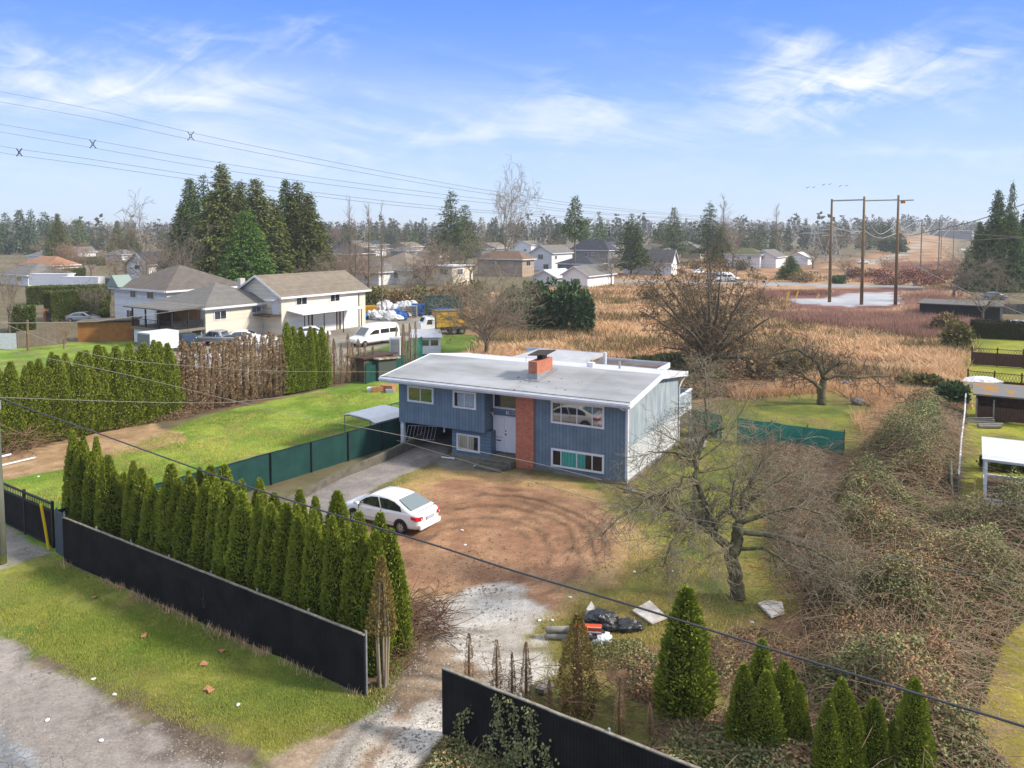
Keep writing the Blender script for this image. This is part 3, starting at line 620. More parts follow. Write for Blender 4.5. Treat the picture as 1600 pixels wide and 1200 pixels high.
    rl.build('deck_railing', GREYV, t); cp = MB(); cp.box(x1 - .1, x1 + .05, y0 - .03, y1 + .1, z + 1.0, z + 1.06); cp.box(x0, x1 - .1, y0 - .03, y0 + .09, z + 1.0, z + 1.06); cp.box(x1 - .02, x1 + .03, y0, y1, z - .22, z + .02); cp.build('deck_trim', WHITE, t)
    for (x, y) in ((x1 - .14, y0 + .05), (x1 - .14, y1 - .15)): MB().box(x, x + .12, y, y + .12, 0, z - .16).build('deck_post', WHITE, t)
    MB().tube([(8.6 * k, 2.2 * k, zc + .9), (8.6 * k, 2.2 * k, zc + 1.2)], .01, 4).build('aerial', BLACK, rf)
main_house()

# ---------------------------------------------------------------- fences near the house
BLKF = M('black_privacy_slats', (.009, .009, .010), (.022, .021, .022), 1.2, .75, groove=('X', .09, .016), gcol=.35, spec=.12)
GREENF = M('green_windscreen', sr(24, 72, 68, .6), sr(36, 88, 82, .6), 1.1, .75, tone=None, bump=.15, bscale=9)
GREENT = M('teal_windscreen', sr(60, 156, 136, .8), sr(48, 130, 114, .8), .9, .75)
def fence_seg(name, label, cat, A, B, h, mat, th=.04, top=None, posts=0, postmat=METAL, group=None, postr=.03, posth=.05, wob=0, zb=0.0, side=1):
    A, B = np.array(A), np.array(B); d = B - A; Ln = np.linalg.norm(d[:2]); t = thing(name, label, cat, (A[0], A[1], 0), math.atan2(d[1], d[0]), group)
    n = max(2, int(Ln / .5)); rng = random.Random(int(Ln * 100))
    f = [(Ln * i / n, wob * (rng.random() - .5), h + wob * (rng.random() - .5) * .6) for i in range(n + 1)]
    MB().loft([[(x, y - th / 2, zb), (x, y + th / 2, zb), (x, y + th / 2, z), (x, y - th / 2, z)] for x, y, z in f]).build('panel', mat, t)
    if top: MB().loft([[(x, y - .04, z + .003), (x, y + .04, z + .003), (x, y + .04, z + .035), (x, y - .04, z + .035)] for x, y, z in f]).build('top_rail', top, t)
    for i in range(posts):
        x = Ln * i / max(posts - 1, 1); MB().tube([(x, side * (th / 2 + postr), 0), (x, side * (th / 2 + postr), h + posth)], postr, 7).build('post', postmat, t)
    return t
PALE = M('pale_fence_edge', sr(190, 184, 168, .6), sr(140, 132, 118, .6), 6, .8)
FH = 1.73
fence_seg('fence', 'long black slatted fence in front of the tall green cedar hedge', 'fence', FL, FR, FH, BLKF, top=PALE, posts=8, posth=.12, wob=.015)
G2 = P(692, 1146); dirn = np.array([FD[0], FD[1], 0]); G3 = G2 + dirn * 9.5
fence_seg('fence', 'shorter black slatted fence with ivy, right of the muddy entrance', 'fence', G2, G3, FH, BLKF, top=PALE, posts=5, posth=.1, wob=.02)
cp = on_line(320, FL, FR) - np.array([FN[0], FN[1], 0]) * .04
t = MB(); t.tube([(0, 0, 1.25), (.03, 0, .95), (-.05, 0, .75), (.08, 0, .6), (.02, 0, .5)], .012, 4).tube([(-.12, 0, .8), (0, 0, .92), (.12, 0, .7), (0, 0, .55), (-.1, 0, .62)], .012, 4); o = t.build('chalk_mark', M('faint_chalk', (.05, .055, .06), rough=.9), COL.objects['fence']); o.location = (float(np.linalg.norm(cp - FL)), -.03, 0)
# gate + grey panel at far left
gA = FL - dirn * .1
g0, g1 = P(0, 815), P(84, 856)
t = thing('gate', 'black metal driveway gate with decorative top band at the left edge', 'gate', (g1[0], g1[1], 0), math.atan2(g0[1] - g1[1], g0[0] - g1[0]))
Lg = float(np.linalg.norm(g0 - g1))
MB().box(0, Lg, -.02, .02, .12, 1.5).build('panel', BLKF, t)
fr = MB(); fr.box(-.05, Lg, -.04, .04, 1.5, 1.56); fr.box(-.05, Lg, -.04, .04, 1.8, 1.86); fr.box(-.05, Lg, -.04, .04, .06, .12)
for x in (0, Lg / 2, Lg): fr.box(x - .05, x + .05, -.045, .045, .0, 1.95)
for i in range(int(Lg / .16)):
    x = .1 + i * .16; fr.tube([(x, 0, 1.56), (x + .06, 0, 1.68), (x, 0, 1.8)], .012, 4); fr.tube([(x + .08, 0, 1.56), (x + .02, 0, 1.68), (x + .08, 0, 1.8)], .012, 4)
fr.build('frame', BLACK, t); MB().box(.25, .5, -.12, -.045, 1.1, 1.25).build('latch', BLACK, t)
fence_seg('narrow_fence', 'narrow grey metal panel between the gate and the long black fence', 'fence panel', P(88, 862), P(100, 870), 1.75, M('slate_panel', sr(86, 98, 112, .6), sr(98, 108, 120, .6), 3, .6), posts=2, postr=.045, postmat=PALE)
t = thing('marker_post', 'leaning yellow marker post standing in front of the black gate', 'post', P(80, 862))
MB().tube([(-.1, 0, .1), (-.22, .02, 1.0), (-.38, .05, 1.95)], .055, 8).build('sleeve', M('yellow_plastic', sr(244, 206, 30, .75), rough=.5), t); MB().tube([(-.08, 0, -.05), (-.1, 0, .12)], .03, 6).build('stake', METAL, t)
# green windscreen fence along the drive
Ga, Gb = P(252, 812), P(700, 664)
cedge = lambda u, v: P(u, v)
A_, B_ = P(330, 786), P(622, 696)
dd = (B_ - A_) / np.linalg.norm(B_ - A_); A2 = A_ - dd * 7; B2 = B_ + dd * 9
fence_seg('fence', 'dark green fabric covered fence between the bright lawn and the driveway', 'fence', A2, B2, 1.62, GREENF, th=.03, posts=12, postmat=BLACK, postr=.04, top=BLACK, posth=.05, wob=.05, side=-1)
# raised bed + retaining wall
R0, R1, R2 = P(300, 852), P(480, 774), P(716, 668)
t = thing('retaining_wall', 'low mossy concrete retaining wall along the left side of the driveway', 'wall', R0, 0)
pts = [R0, R1, P(540, 745), P(600, 722), P(660, 694), R2]; rings = []
for i, p in enumerate(pts):
    q = p - R0; h = [.2, .28, .4, .5, .62, .75][i]; nn = np.array([-.85, .5, 0]) * .0 + np.array([-.72, -.1, 0]) * .3
    rings.append([(q[0], q[1], -.1), (q[0], q[1], h), (q[0] + nn[0], q[1] + nn[1], h), (q[0] + nn[0], q[1] + nn[1], -.1)])
MB().loft(rings).build('wall_face', CONCD, t)
# teal fence right
fence_seg('fence', 'sagging teal fabric fence in the back yard behind the large bare tree', 'fence', P(1152, 690), P(1318, 714), 1.45, GREENT, th=.03, posts=4, postmat=BLACK, wob=.1, posth=.12)
fence_seg('fence', 'short teal fabric fence beside the rear deck of the blue house', 'fence', P(1082, 676), P(1126, 686), 1.5, GREENT, th=.03, posts=2, postmat=BLACK, wob=.05)
# steel utility pole at left edge
t = thing('utility_pole', 'weathered grey green wooden utility pole with red mark at the left edge', 'utility pole', P(2, 880))
MB().tube([(0, 0, 0), (-.01, 0, 3), (-.03, 0, 6.6), (-.05, 0, 8.2)], [.2, .185, .16, .15], 16).build('pole', M('old_pole', sr(116, 124, 104, .55), sr(150, 150, 136, .55), 3, .95, bump=.3, stretch=(1, 1, .3)), t, smooth=True)
MB().tube([(0, -.02, .0), (0, -.02, .35)], .21, 14).build('moss_band', M('moss', sr(74, 92, 36, .6), sr(110, 110, 60, .6), 8, 1), t)
MB().box(-.09, .09, -.206, -.19, 1.0, 1.5).build('red_mark', M('red_paint', sr(178, 44, 60, .6), sr(150, 60, 70, .6), 9, .8), t)
MB().box(-.3, .3, -.22, -.19, 6.35, 6.5).box(.1, .3, -.3, -.1, 6.1, 6.45).build('bracket', METAL, t)

# ---------------------------------------------------------------- wires
WIREM = M('black_cable', (.05, .05, .055), (.07, .07, .075), 10, .5)
WIREG = M('pale_wire', sr(176, 170, 158, .55), rough=.6)
def wire(label, pts, r, mat=WIREM, cat='cable', group=None, sub=6, r1=None):
    """pts: (u, v, Y) where given; intermediate depth follows a straight plan line"""
    P0 = [PD(u, v, Y) for u, v, Y in pts]
    # smooth with catmull-rom
    out = []
    for i in range(len(P0) - 1):
        p0, p1, p2, p3 = P0[max(i - 1, 0)], P0[i], P0[i + 1], P0[min(i + 2, len(P0) - 1)]
        for j in range(sub):
            t = j / sub; out.append(.5 * ((2 * p1) + (-p0 + p2) * t + (2 * p0 - 5 * p1 + 4 * p2 - p3) * t * t + (-p0 + 3 * p1 - 3 * p2 + p3) * t ** 3))
    out.append(P0[-1]); rr = [r + ((r1 or r) - r) * i / (len(out) - 1) for i in range(len(out))]
    o = MB().tube(out, rr, 6).build('power_cable' if cat == 'cable' else 'wire', mat, smooth=True)
    return tag(o, label, cat, group)
def plan(us, vs, ua, Ya, ub, Yb):
    r = []
    for u, v in zip(us, vs):
        w = (u - ua) / (ub - ua); r.append((u, v, 1 / ((1 - w) / Ya + w / Yb)))
    return r
wire('thick dark cable sweeping across the foreground over the cedar hedges', plan([-40, 0, 150, 340, 510, 680, 800, 1000, 1200, 1400, 1600, 1700], [605, 622, 676, 744, 800, 852, 891, 950, 1013, 1074, 1135, 1168], 0, 27, 1600, 10.8), .021, r1=.021)
wire('thin wire from the left pole toward the front corner of the blue house', plan([0, 200, 400, 620, 700, 838, 940], [545, 586, 634, 679, 696, 724, 750], 0, 28, 940, 39), .011, WIREG)
wire('thin wire passing in front of the large bare tree toward the lower right', plan([620, 700, 940, 1043, 1316, 1600, 1700], [688, 712, 784, 803, 855, 915, 940], 620, 30, 1700, 15), .009, WIREG)
wire('thin wire level with the top of the rear cedar hedge reaching the shed', plan([0, 270, 400, 582], [621, 629, 625, 601], 0, 27, 582, 66), .012, WIREG)
wire('pale wire crossing over the left lawn above the rear hedge', plan([0, 150, 300, 440, 620], [504, 555, 572, 580, 581], 0, 30, 620, 66), .012, WIREG)
wire('pale overhead wire leading up to the covered deck house', plan([-40, 0, 135, 175, 320], [505, 505, 503, 499, 480], 0, 40, 320, 78), .02, WIREG)
wire('pale guy wire descending to the right edge over the shrubs', plan([1415, 1440, 1500, 1600, 1680], [403, 420, 450, 491, 522], 1415, 150, 1680, 60), .07, WIREG, r1=.03)
wire('pale wire curving up from the guy wire to the distant poles', plan([1415, 1440, 1465, 1490], [403, 397, 380, 350], 1415, 150, 1490, 260), .07, WIREG)
wire('dark wire rising to the upper right in front of the evergreens', plan([1420, 1483, 1530, 1600, 1680], [369, 355, 343, 319, 290], 1420, 200, 1680, 60), .07, WIREM, r1=.03)
wire('upper of two pale level wires in front of the right evergreens', plan([1500, 1600, 1700], [364, 371, 377], 1500, 90, 1700, 70), .03, WIREG)
wire('lower of two pale level wires in front of the right evergreens', plan([1500, 1560, 1600, 1700], [377, 373, 371, 368], 1500, 90, 1700, 70), .03, WIREG)
TLW = M('transmission_wire', sr(128, 132, 146, .7), rough=.6)
tw = [(([-60, 0, 150, 298, 450, 640, 800, 1000], [130, 143, 172, 207, 239, 276, 303, 329]), 'topmost'), (([-60, 0, 150, 298, 450, 640, 800, 1000], [146, 159, 186, 218, 248, 283, 308, 332]), 'second highest'),
      (([-60, 0, 145, 300, 450, 640, 800, 1000], [184, 194, 219, 247, 271, 297, 316, 337]), 'third highest'), (([-60, 0, 145, 300, 450, 640, 800, 1000], [196, 206, 231, 258, 280, 304, 321, 339]), 'fourth highest'),
      (([-60, 0, 30, 150, 300, 450, 640, 800, 1000], [219, 228, 233, 250, 273, 295, 318, 332, 344]), 'second lowest'), (([-60, 0, 30, 150, 300, 450, 640, 800, 1000], [229, 238, 243, 259, 281, 301, 323, 335, 346]), 'lowest')]
for (us, vs), nm in tw:
    wire(f'{nm} of the six transmission wires in the sky at upper left', plan(us + [1285], vs + [354], -60, 70, 1285, 400), .012, TLW, r1=.04, group='transmission wires', cat='wire')
for (u, v, h, Y, nm) in ((298, 212.5, 14, 98, 'rightmost and highest'), (145, 225, 13, 84, 'middle'), (30, 238, 12, 74, 'leftmost and lowest')):
    c = PD(u, v, Y); hh = h / F_PX * Y / 2
    t = thing('wire_spacer', f'{nm} of three X shaped dark spacers on the transmission wires', 'spacer', c, 0, 'transmission wire spacers')
    w_ = hh * .75; MB().tube([(-w_, 0, hh), (-w_ * .25, 0, hh * .3), (-w_ * .25, 0, -hh * .3), (-w_, 0, -hh)], .045, 5).tube([(w_, 0, hh), (w_ * .25, 0, hh * .3), (w_ * .25, 0, -hh * .3), (w_, 0, -hh)], .045, 5).tube([(-w_ * .3, 0, hh * .3), (w_ * .3, 0, hh * .3)], .045, 5).tube([(-w_ * .3, 0, -hh * .3), (w_ * .3, 0, -hh * .3)], .045, 5).build('arms', BLACK, t)
# H-frame poles
POLE = M('brown_pole', sr(138, 112, 80, .6), sr(160, 134, 98, .6), 2, .9, stretch=(1, 1, .2))
hp = []
for (u, v, vt, nm) in ((1296, 472, 311, 'left'), (1346, 476, 307, 'middle'), (1399, 476, 305, 'right')):
    b = P(u, v); h = height_at(b, vt); hp.append((b, h))
    t = thing('power_pole', f'{nm} of three tall brown poles standing by the pale gravel pad', 'power pole', b, 0, 'tall poles by the gravel pad')
    MB().tube([(0, 0, 0), (0, 0, h * .5), (0, 0, h)], [.3, .24, .17], 10).build('pole', POLE, t, smooth=True)
    if nm != 'left':
        pb, ph = hp[-2]; dx, dy = pb[0] - b[0], pb[1] - b[1]
        za = height_at(b, 312 if nm == 'middle' else 312); zb = height_at(pb, 311 if nm == 'middle' else 313.5)
        MB().tube([(0, 0, min(za, h - .4)), (dx, dy, min(zb, ph - .3))], .13, 6).build('crossarm', METAL, t)
    if nm == 'right':
        MB().tube([(0, 0, h - .9), (2.6, 0, h - .8)], .12, 6).build('crossarm', METAL, t); MB().box(.5, 1.1, -.2, .2, h - 1.4, h - .95).build('insulator', M('orange_insulator', sr(200, 130, 70, .6)), t)
# catenary bundles down the corridor
for i, (u0, v0, um, vm, u1, v1) in enumerate(((1348, 330, 1375, 366, 1405, 345), (1400, 345, 1418, 371, 1446, 346), (1340, 352, 1380, 372, 1432, 346), (1290, 350, 1330, 362, 1352, 360), (1405, 352, 1440, 366, 1462, 344), (1400, 362, 1450, 371, 1483, 345))):
    wire(f'{ordi(i + 1)} pale sagging line from the left along the distant power corridor', [(u0, v0, 240), (um, vm, 290), (u1, v1, 340)], .12, M('far_wire', sr(190, 192, 196, .6)), 'wire', 'distant corridor lines')
for (u, v, vt, nm) in ((1438, 430, 343, 'leftmost distant corridor pole'), (1466, 425, 342, 'second distant corridor pole from the left'), (1470, 405, 342, 'third distant corridor pole'), (1489, 408, 345, 'rightmost distant corridor pole')):
    b = P(u, v); h = height_at(b, vt); t = thing('power_pole', f'{nm} in the hazy power corridor', 'power pole', b, 0, 'distant corridor poles')
    MB().tube([(0, 0, 0), (0, 0, h)], [.2, .14], 6).build('pole', M('grey_far_pole', sr(150, 142, 132, .7)), t); MB().box(-2, 2, -.1, .1, h - .6, h - .3).build('crossarm', METAL, t)
# lattice towers
def lattice(label, u, v, vt, wd):
    b = P(u, v); h = height_at(b, vt); t = thing('transmission_tower', label, 'transmission tower', b, .3)
    m = MB(); r = .09; n = 7
    for sx in (-1, 1):
        for sy in (-1, 1): m.tube([(sx * wd, sy * wd, 0), (sx * wd * .3, sy * wd * .3, h * .7), (sx * wd * .25, sy * wd * .25, h)], r, 4)
    for i in range(n):
        z0, z1 = h * i / n, h * (i + 1) / n; w0 = wd * (1 - .7 * min(z0 / h / .7, 1)) + .05; w1 = wd * (1 - .7 * min(z1 / h / .7, 1)) + .05
        for s in (-1, 1):
            m.tube([(-w0, s * w0, z0), (w1, s * w1, z1)], r * .6, 4); m.tube([(w0, s * w0, z0), (-w1, s * w1, z1)], r * .6, 4); m.tube([(s * w0, -w0, z0), (s * w1, w1, z1)], r * .6, 4)
    m.build('lattice', METAL, t); a = MB()
    for z in (h * .78, h * .95): a.tube([(-wd * 1.9, 0, z), (0, 0, z + .5), (wd * 1.9, 0, z)], r, 4); a.tube([(-wd * 1.9, 0, z), (wd * 1.9, 0, z)], r, 4)
    a.build('crossarms', METAL, t)
lattice('lattice transmission tower behind the left tall brown pole', 1300, 411, 356, 2.6)
lattice('lattice transmission tower left of the three tall brown poles', 1272, 408, 352, 3.4)
# ================================================================ VEGETATION GENERATORS
def LEAF(name, c1, c2, tone=(.55, 1.35), tcol=None, orand=.12, scale=1.2):
    return M(name, c1, c2, scale, .85, tone=tone, tcol=tcol, orand=orand, spec=.15)
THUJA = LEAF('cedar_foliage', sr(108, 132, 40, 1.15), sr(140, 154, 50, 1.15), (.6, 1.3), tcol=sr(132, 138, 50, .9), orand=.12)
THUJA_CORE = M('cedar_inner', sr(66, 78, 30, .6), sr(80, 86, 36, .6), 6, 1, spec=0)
DEAD = LEAF('dead_cedar_foliage', sr(160, 134, 106, .85), sr(184, 158, 126, .85), (.55, 1.3), orand=.15)
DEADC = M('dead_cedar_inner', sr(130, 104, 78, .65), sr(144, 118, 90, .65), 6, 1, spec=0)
HALF = LEAF('half_dead_foliage', sr(136, 122, 58, .85), sr(164, 140, 88, .85), (.55, 1.3), orand=.15)

def thuja_mesh(seed, n=8500, tops=1, slim=1.0, dead=False, mats=None, gap=0.0, lo=.02, lsz=.72):
    """unit height column, nominal radius .1"""
    rng = np.random.default_rng(seed); Vs = []; Fs = []; T = []; MI = []; off = 0
    stems = [(0, 0, 1.0, 1.0)]
    for k in range(tops - 1):
        a = rng.uniform(0, 6.28); stems.append((.06 * math.cos(a), .06 * math.sin(a), rng.uniform(.78, .95), .75))
    for (sx, sy, sh, sr_) in stems:
        m = int(n * sh * sr_ / len(stems) ** .5)
        t = rng.uniform(0, 1, m) ** 1.25 * (1 - lo) + lo
        prof = lambda t: .115 * slim * sr_ * np.clip(1 - t ** 2.1, 0, 1) ** .8 * (.72 + .28 * np.minimum(t * 5, 1))
        th = rng.uniform(0, 6.283, m)
        lump = 1 + .22 * (vnoise(th * 2.2, t * 26, 1, seed) - .5) + .28 * (vnoise(th * 1.1, t * 9, 1, seed + 3) - .5)
        dp = rng.uniform(0, 1, m) ** .6
        keep = (vnoise(th * 1.8, t * 13, 1, seed + 9) > gap) if gap else np.ones(m, bool)
        r = prof(t) * lump * (.72 + .32 * dp) + .004
        C = np.stack([sx * (1 - t * .3) + r * np.cos(th), sy * (1 - t * .3) + r * np.sin(th), t * sh], 1)[keep]
        A = unit(np.stack([np.cos(th) * .55, np.sin(th) * .55, np.full(m, 1.0)], 1)[keep] + rng.normal(size=(keep.sum(), 3)) * .33)
        v, f = leafq(C, A, lsz * rng.uniform(.011, .02, keep.sum()), lsz * rng.uniform(.022, .042, keep.sum()), rng)
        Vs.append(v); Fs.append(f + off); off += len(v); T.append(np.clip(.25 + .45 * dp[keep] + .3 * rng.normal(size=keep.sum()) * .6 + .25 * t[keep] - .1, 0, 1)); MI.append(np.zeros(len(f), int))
        # inner body
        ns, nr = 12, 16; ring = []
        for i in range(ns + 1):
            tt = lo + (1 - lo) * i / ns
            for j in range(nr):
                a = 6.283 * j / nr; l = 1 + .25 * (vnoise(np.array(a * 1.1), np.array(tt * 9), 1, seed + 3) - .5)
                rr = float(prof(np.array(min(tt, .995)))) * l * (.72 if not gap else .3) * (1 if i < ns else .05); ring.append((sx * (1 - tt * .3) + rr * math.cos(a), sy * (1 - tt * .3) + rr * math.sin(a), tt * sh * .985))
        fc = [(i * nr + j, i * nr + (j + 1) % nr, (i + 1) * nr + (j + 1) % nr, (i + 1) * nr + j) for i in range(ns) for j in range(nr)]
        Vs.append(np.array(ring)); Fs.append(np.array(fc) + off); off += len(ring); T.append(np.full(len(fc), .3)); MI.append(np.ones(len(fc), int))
    return npmesh('crown', np.concatenate(Vs), np.concatenate(Fs), mats or [THUJA, THUJA_CORE], tone=np.concatenate(T), midx=np.concatenate(MI), obj=False)
def trunk_mesh(r=.012, h=.9, mat=BARK):
    return segmesh('trunk', [(0, 0, 0, 0, 0, h * .5, r, r * .7), (0, 0, h * .5, 0, 0, h, r * .7, r * .2)], mat, n=6, obj=False)
TRK = trunk_mesh(); 
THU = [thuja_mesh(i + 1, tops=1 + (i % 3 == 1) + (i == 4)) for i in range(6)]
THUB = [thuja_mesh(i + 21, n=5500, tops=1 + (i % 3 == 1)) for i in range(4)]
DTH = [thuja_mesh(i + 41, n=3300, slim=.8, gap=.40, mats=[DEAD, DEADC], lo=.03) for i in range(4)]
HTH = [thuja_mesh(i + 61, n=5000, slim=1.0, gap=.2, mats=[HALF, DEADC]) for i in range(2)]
def plant_tree(nm, label, cat, p, h, w, crown, group, rz, trunk=TRK, lean=0):
    t = thing(nm, label, cat, p, rz, group, (w, w, h)); t.rotation_euler = (lean, lean * .5, rz)
    meshobj('crown', crown, t)
    if trunk: meshobj('trunk', trunk, t)
    return t
R = random.Random(4)
def hedge(tops, A, B, nm, cat, crowns, lab, group, wk=1.0, off=lambda i: 0, jit=.12, hadd=0):
    tops = sorted(tops); d = (B - A) / np.linalg.norm(B - A); nn = np.array([-d[1], d[0], 0])
    for i, (u, v) in enumerate(tops):
        o = nn * off(i); p = on_line(u, A + o, B + o) + nn * R.uniform(-jit, jit); p[2] = 0
        h = height_at(p, v) + hadd; w = h * R.uniform(.82, 1.32) * wk
        plant_tree(nm, lab(i, len(tops)), cat, p, h, w, crowns[R.randrange(len(crowns))], group, R.uniform(0, 6.28), lean=R.uniform(-.045, .045))
# roadside hedge, two staggered rows behind the long black fence
hA, hB = FL + np.array([FN[0], FN[1], 0]) * 1.25 + dirn * .2, FR + np.array([FN[0], FN[1], 0]) * 1.05 + dirn * .3
front = [(124, 674), (141, 690), (157, 706), (180, 712), (204, 723), (220, 733), (241, 749), (254, 752), (274, 727), (284, 747), (302, 745), (321, 752), (340, 748), (361, 757), (373, 752), (385, 768), (404, 775), (430, 790), (451, 786), (467, 790), (479, 806), (497, 798), (530, 810), (562, 802), (588, 832)]
back = [(133, 682), (155, 684), (300, 738), (320, 731), (339, 731), (358, 727), (406, 750), (428, 772), (469, 767), (493, 780), (528, 770), (586, 803), (616, 828)]
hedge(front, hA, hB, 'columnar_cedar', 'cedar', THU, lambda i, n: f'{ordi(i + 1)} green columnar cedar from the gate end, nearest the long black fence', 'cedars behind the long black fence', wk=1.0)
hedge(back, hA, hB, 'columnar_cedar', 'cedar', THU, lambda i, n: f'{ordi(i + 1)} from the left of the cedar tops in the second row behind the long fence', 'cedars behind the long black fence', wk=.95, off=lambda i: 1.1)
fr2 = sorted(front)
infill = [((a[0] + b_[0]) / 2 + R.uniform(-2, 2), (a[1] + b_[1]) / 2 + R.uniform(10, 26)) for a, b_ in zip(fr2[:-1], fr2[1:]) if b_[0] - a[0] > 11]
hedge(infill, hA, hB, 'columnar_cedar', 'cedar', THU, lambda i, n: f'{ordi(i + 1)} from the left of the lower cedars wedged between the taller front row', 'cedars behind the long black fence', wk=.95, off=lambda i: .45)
# bare-stemmed brown cedar at the hedge end
p = P(598, 1072); h = height_at(p, 872)
t = thing('columnar_cedar', 'browning cedar with bare exposed stems at the entrance end of the hedge', 'cedar', p, .3)
cr = meshobj('crown', thuja_mesh(71, n=3000, slim=1.05, gap=.12, mats=[HALF, DEADC], lo=.42), t); cr.scale = (h, h, h)
for k in range(5):
    a = 1.3 * k; x, y = .12 * math.cos(a), .12 * math.sin(a)
    segmesh('trunk', [(x, y, 0, x * 1.6, y * 1.6, h * .4, .045, .035), (x * 1.6, y * 1.6, h * .4, x * .6, y * .6, h * .85, .035, .012)], TWIGG, t, n=6)
# lone cedars on the right of the entrance
for (u, vb, vt, w, cm, lab) in ((1070, 1128, 920, 1.18, THU[0], 'tall lone bright green cedar cone in the foreground right of the shorter fence'),
        (1187, 1180, 1000, .85, THU[1], 'tallest slim cedar of the clump right of the lone cone'), (1160, 1192, 1040, .95, THU[2], 'left low cedar of the clump right of the lone cone'), (1195, 1202, 1050, 1.0, THU[3], 'middle low cedar in the clump right of the lone cone'), (1222, 1192, 1035, .9, THU[0], 'slightly taller right cedar of the clump right of the lone cone'), (1247, 1198, 1068, .8, THU[5], 'smallest cedar at the right side of the clump'),
        (1311, 1235, 1062, .9, THU[4], 'tallest cedar in the second foreground clump'), (1292, 1245, 1095, .9, THU[2], 'left cedar in the second foreground clump'), (1332, 1240, 1100, .8, THU[3], 'right small cedar in the second foreground clump'), (1362, 1235, 1092, 1.05, THU[1], 'broad cedar between the second clump and the rightmost cedar'), (1392, 1235, 1128, .7, THU[5], 'little cedar tucked left of the rightmost tall cedar'), (1172, 1175, 1062, 1.0, THU[2], 'short cedar filling the left middle of the clump'), (1210, 1180, 1075, 1.0, THU[4], 'short cedar filling the right middle of the clump'), (1236, 1176, 1048, .75, THU[1], 'slim cedar near the right side of the clump'),
        (1302, 1200, 1078, .9, THU[5], 'slim inner cedar of the second foreground clump'), (1322, 1212, 1088, .9, THU[0], 'short inner cedar right of the second clump tip'), (1348, 1226, 1112, .9, THU[3], 'small cedar bridging the second clump and the broad cedar'), (1424, 1245, 1062, .95, THU[0], 'rightmost tall cedar beneath the thick cable at the bottom edge')):
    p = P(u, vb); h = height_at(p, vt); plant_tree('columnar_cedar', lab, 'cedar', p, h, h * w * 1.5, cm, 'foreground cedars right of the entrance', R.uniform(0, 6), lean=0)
for (u, vb, vt, w, cm, lab) in ((902, 1115, 962, 1.35, HTH[0], 'half dead brown and green cedar behind the shorter black fence'), (968, 1155, 1058, .85, DTH[0], 'small dead brown cedar right of the half dead one'), (1015, 1150, 1098, 1.0, DTH[1], 'smallest dead brown cedar left of the lone green cone'), (733, 1065, 990, .9, DTH[2], 'thin dead cedar on the gravel left of its two neighbours'), (776, 1090, 1000, .8, DTH[3], 'thin dead cedar in the middle behind the fence corner'), (822, 1100, 1004, .85, DTH[0], 'thin dead cedar right of two others behind the fence'), (858, 1110, 1062, 1.0, DTH[1], 'stubby dead cedar beside the half dead cedar'), (800, 1098, 1020, .7, DTH[2], 'wispy dead cedar squeezed between two others behind the fence')):
    p = P(u, vb); h = height_at(p, vt); plant_tree('dead_cedar', lab, 'cedar', p, h, h * w * 1.15, cm, 'dead cedars behind the shorter fence', R.uniform(0, 6))
# rear hedge along the neighbour's lawn
rA, rB = P(75, 689), P(545, 597)
green = [(-30, 580), (-12, 568), (2, 576), (18, 566), (39, 572), (50, 566), (62, 562), (74, 575), (85, 552), (96, 556), (110, 553), (125, 550), (135, 549), (143, 548), (158, 540), (172, 543), (184, 541), (200, 537), (212, 549), (227, 537), (240, 533), (251, 535), (262, 537), (272, 545)]
hedge(green, rA, rB, 'columnar_cedar', 'cedar', THUB, lambda i, n: f'{ordi(i + 1)} green cedar from the left in the rear hedge across the lawn', 'green cedars of the rear hedge', wk=1.15)
dead = [(285, 533), (294, 542), (303, 536), (312, 537), (320, 542), (330, 535), (340, 542), (350, 532), (361, 531), (372, 527), (384, 523), (394, 521), (403, 526), (412, 523), (421, 520), (430, 523), (438, 524)]
hedge(dead, rA, rB, 'dead_cedar', 'cedar', DTH, lambda i, n: f'{ordi(i + 1)} dead brown cedar rightward from the green part of the rear hedge', 'dead brown cedars of the rear hedge', wk=1.25)
hedge([(449, 505), (460, 511), (471, 512), (480, 511), (493, 513), (504, 512)], rA, rB, 'columnar_cedar', 'cedar', THUB, lambda i, n: f'{ordi(i + 1)} of the six tall green cedars right of the dead hedge stretch', 'six green cedars right of the dead stretch', wk=1.0)
hedge([(514, 518), (523, 530), (534, 537), (543, 522), (552, 535), (562, 530), (572, 537), (583, 541)], rA, P(600, 588), 'dead_cedar', 'cedar', DTH, lambda i, n: f'{ordi(i + 1)} thin dead cedar between the six green cedars and the old shed', 'thin dead cedars by the shed', wk=.9)
hedge([(619, 508), (628, 507), (635, 506), (642, 505), (649, 503)], P(600, 580), P(660, 566), 'dead_cedar', 'cedar', DTH, lambda i, n: f'{ordi(i + 1)} of five tall brown spires behind the shed by the trailer', 'five brown spires behind the shed', wk=.55)

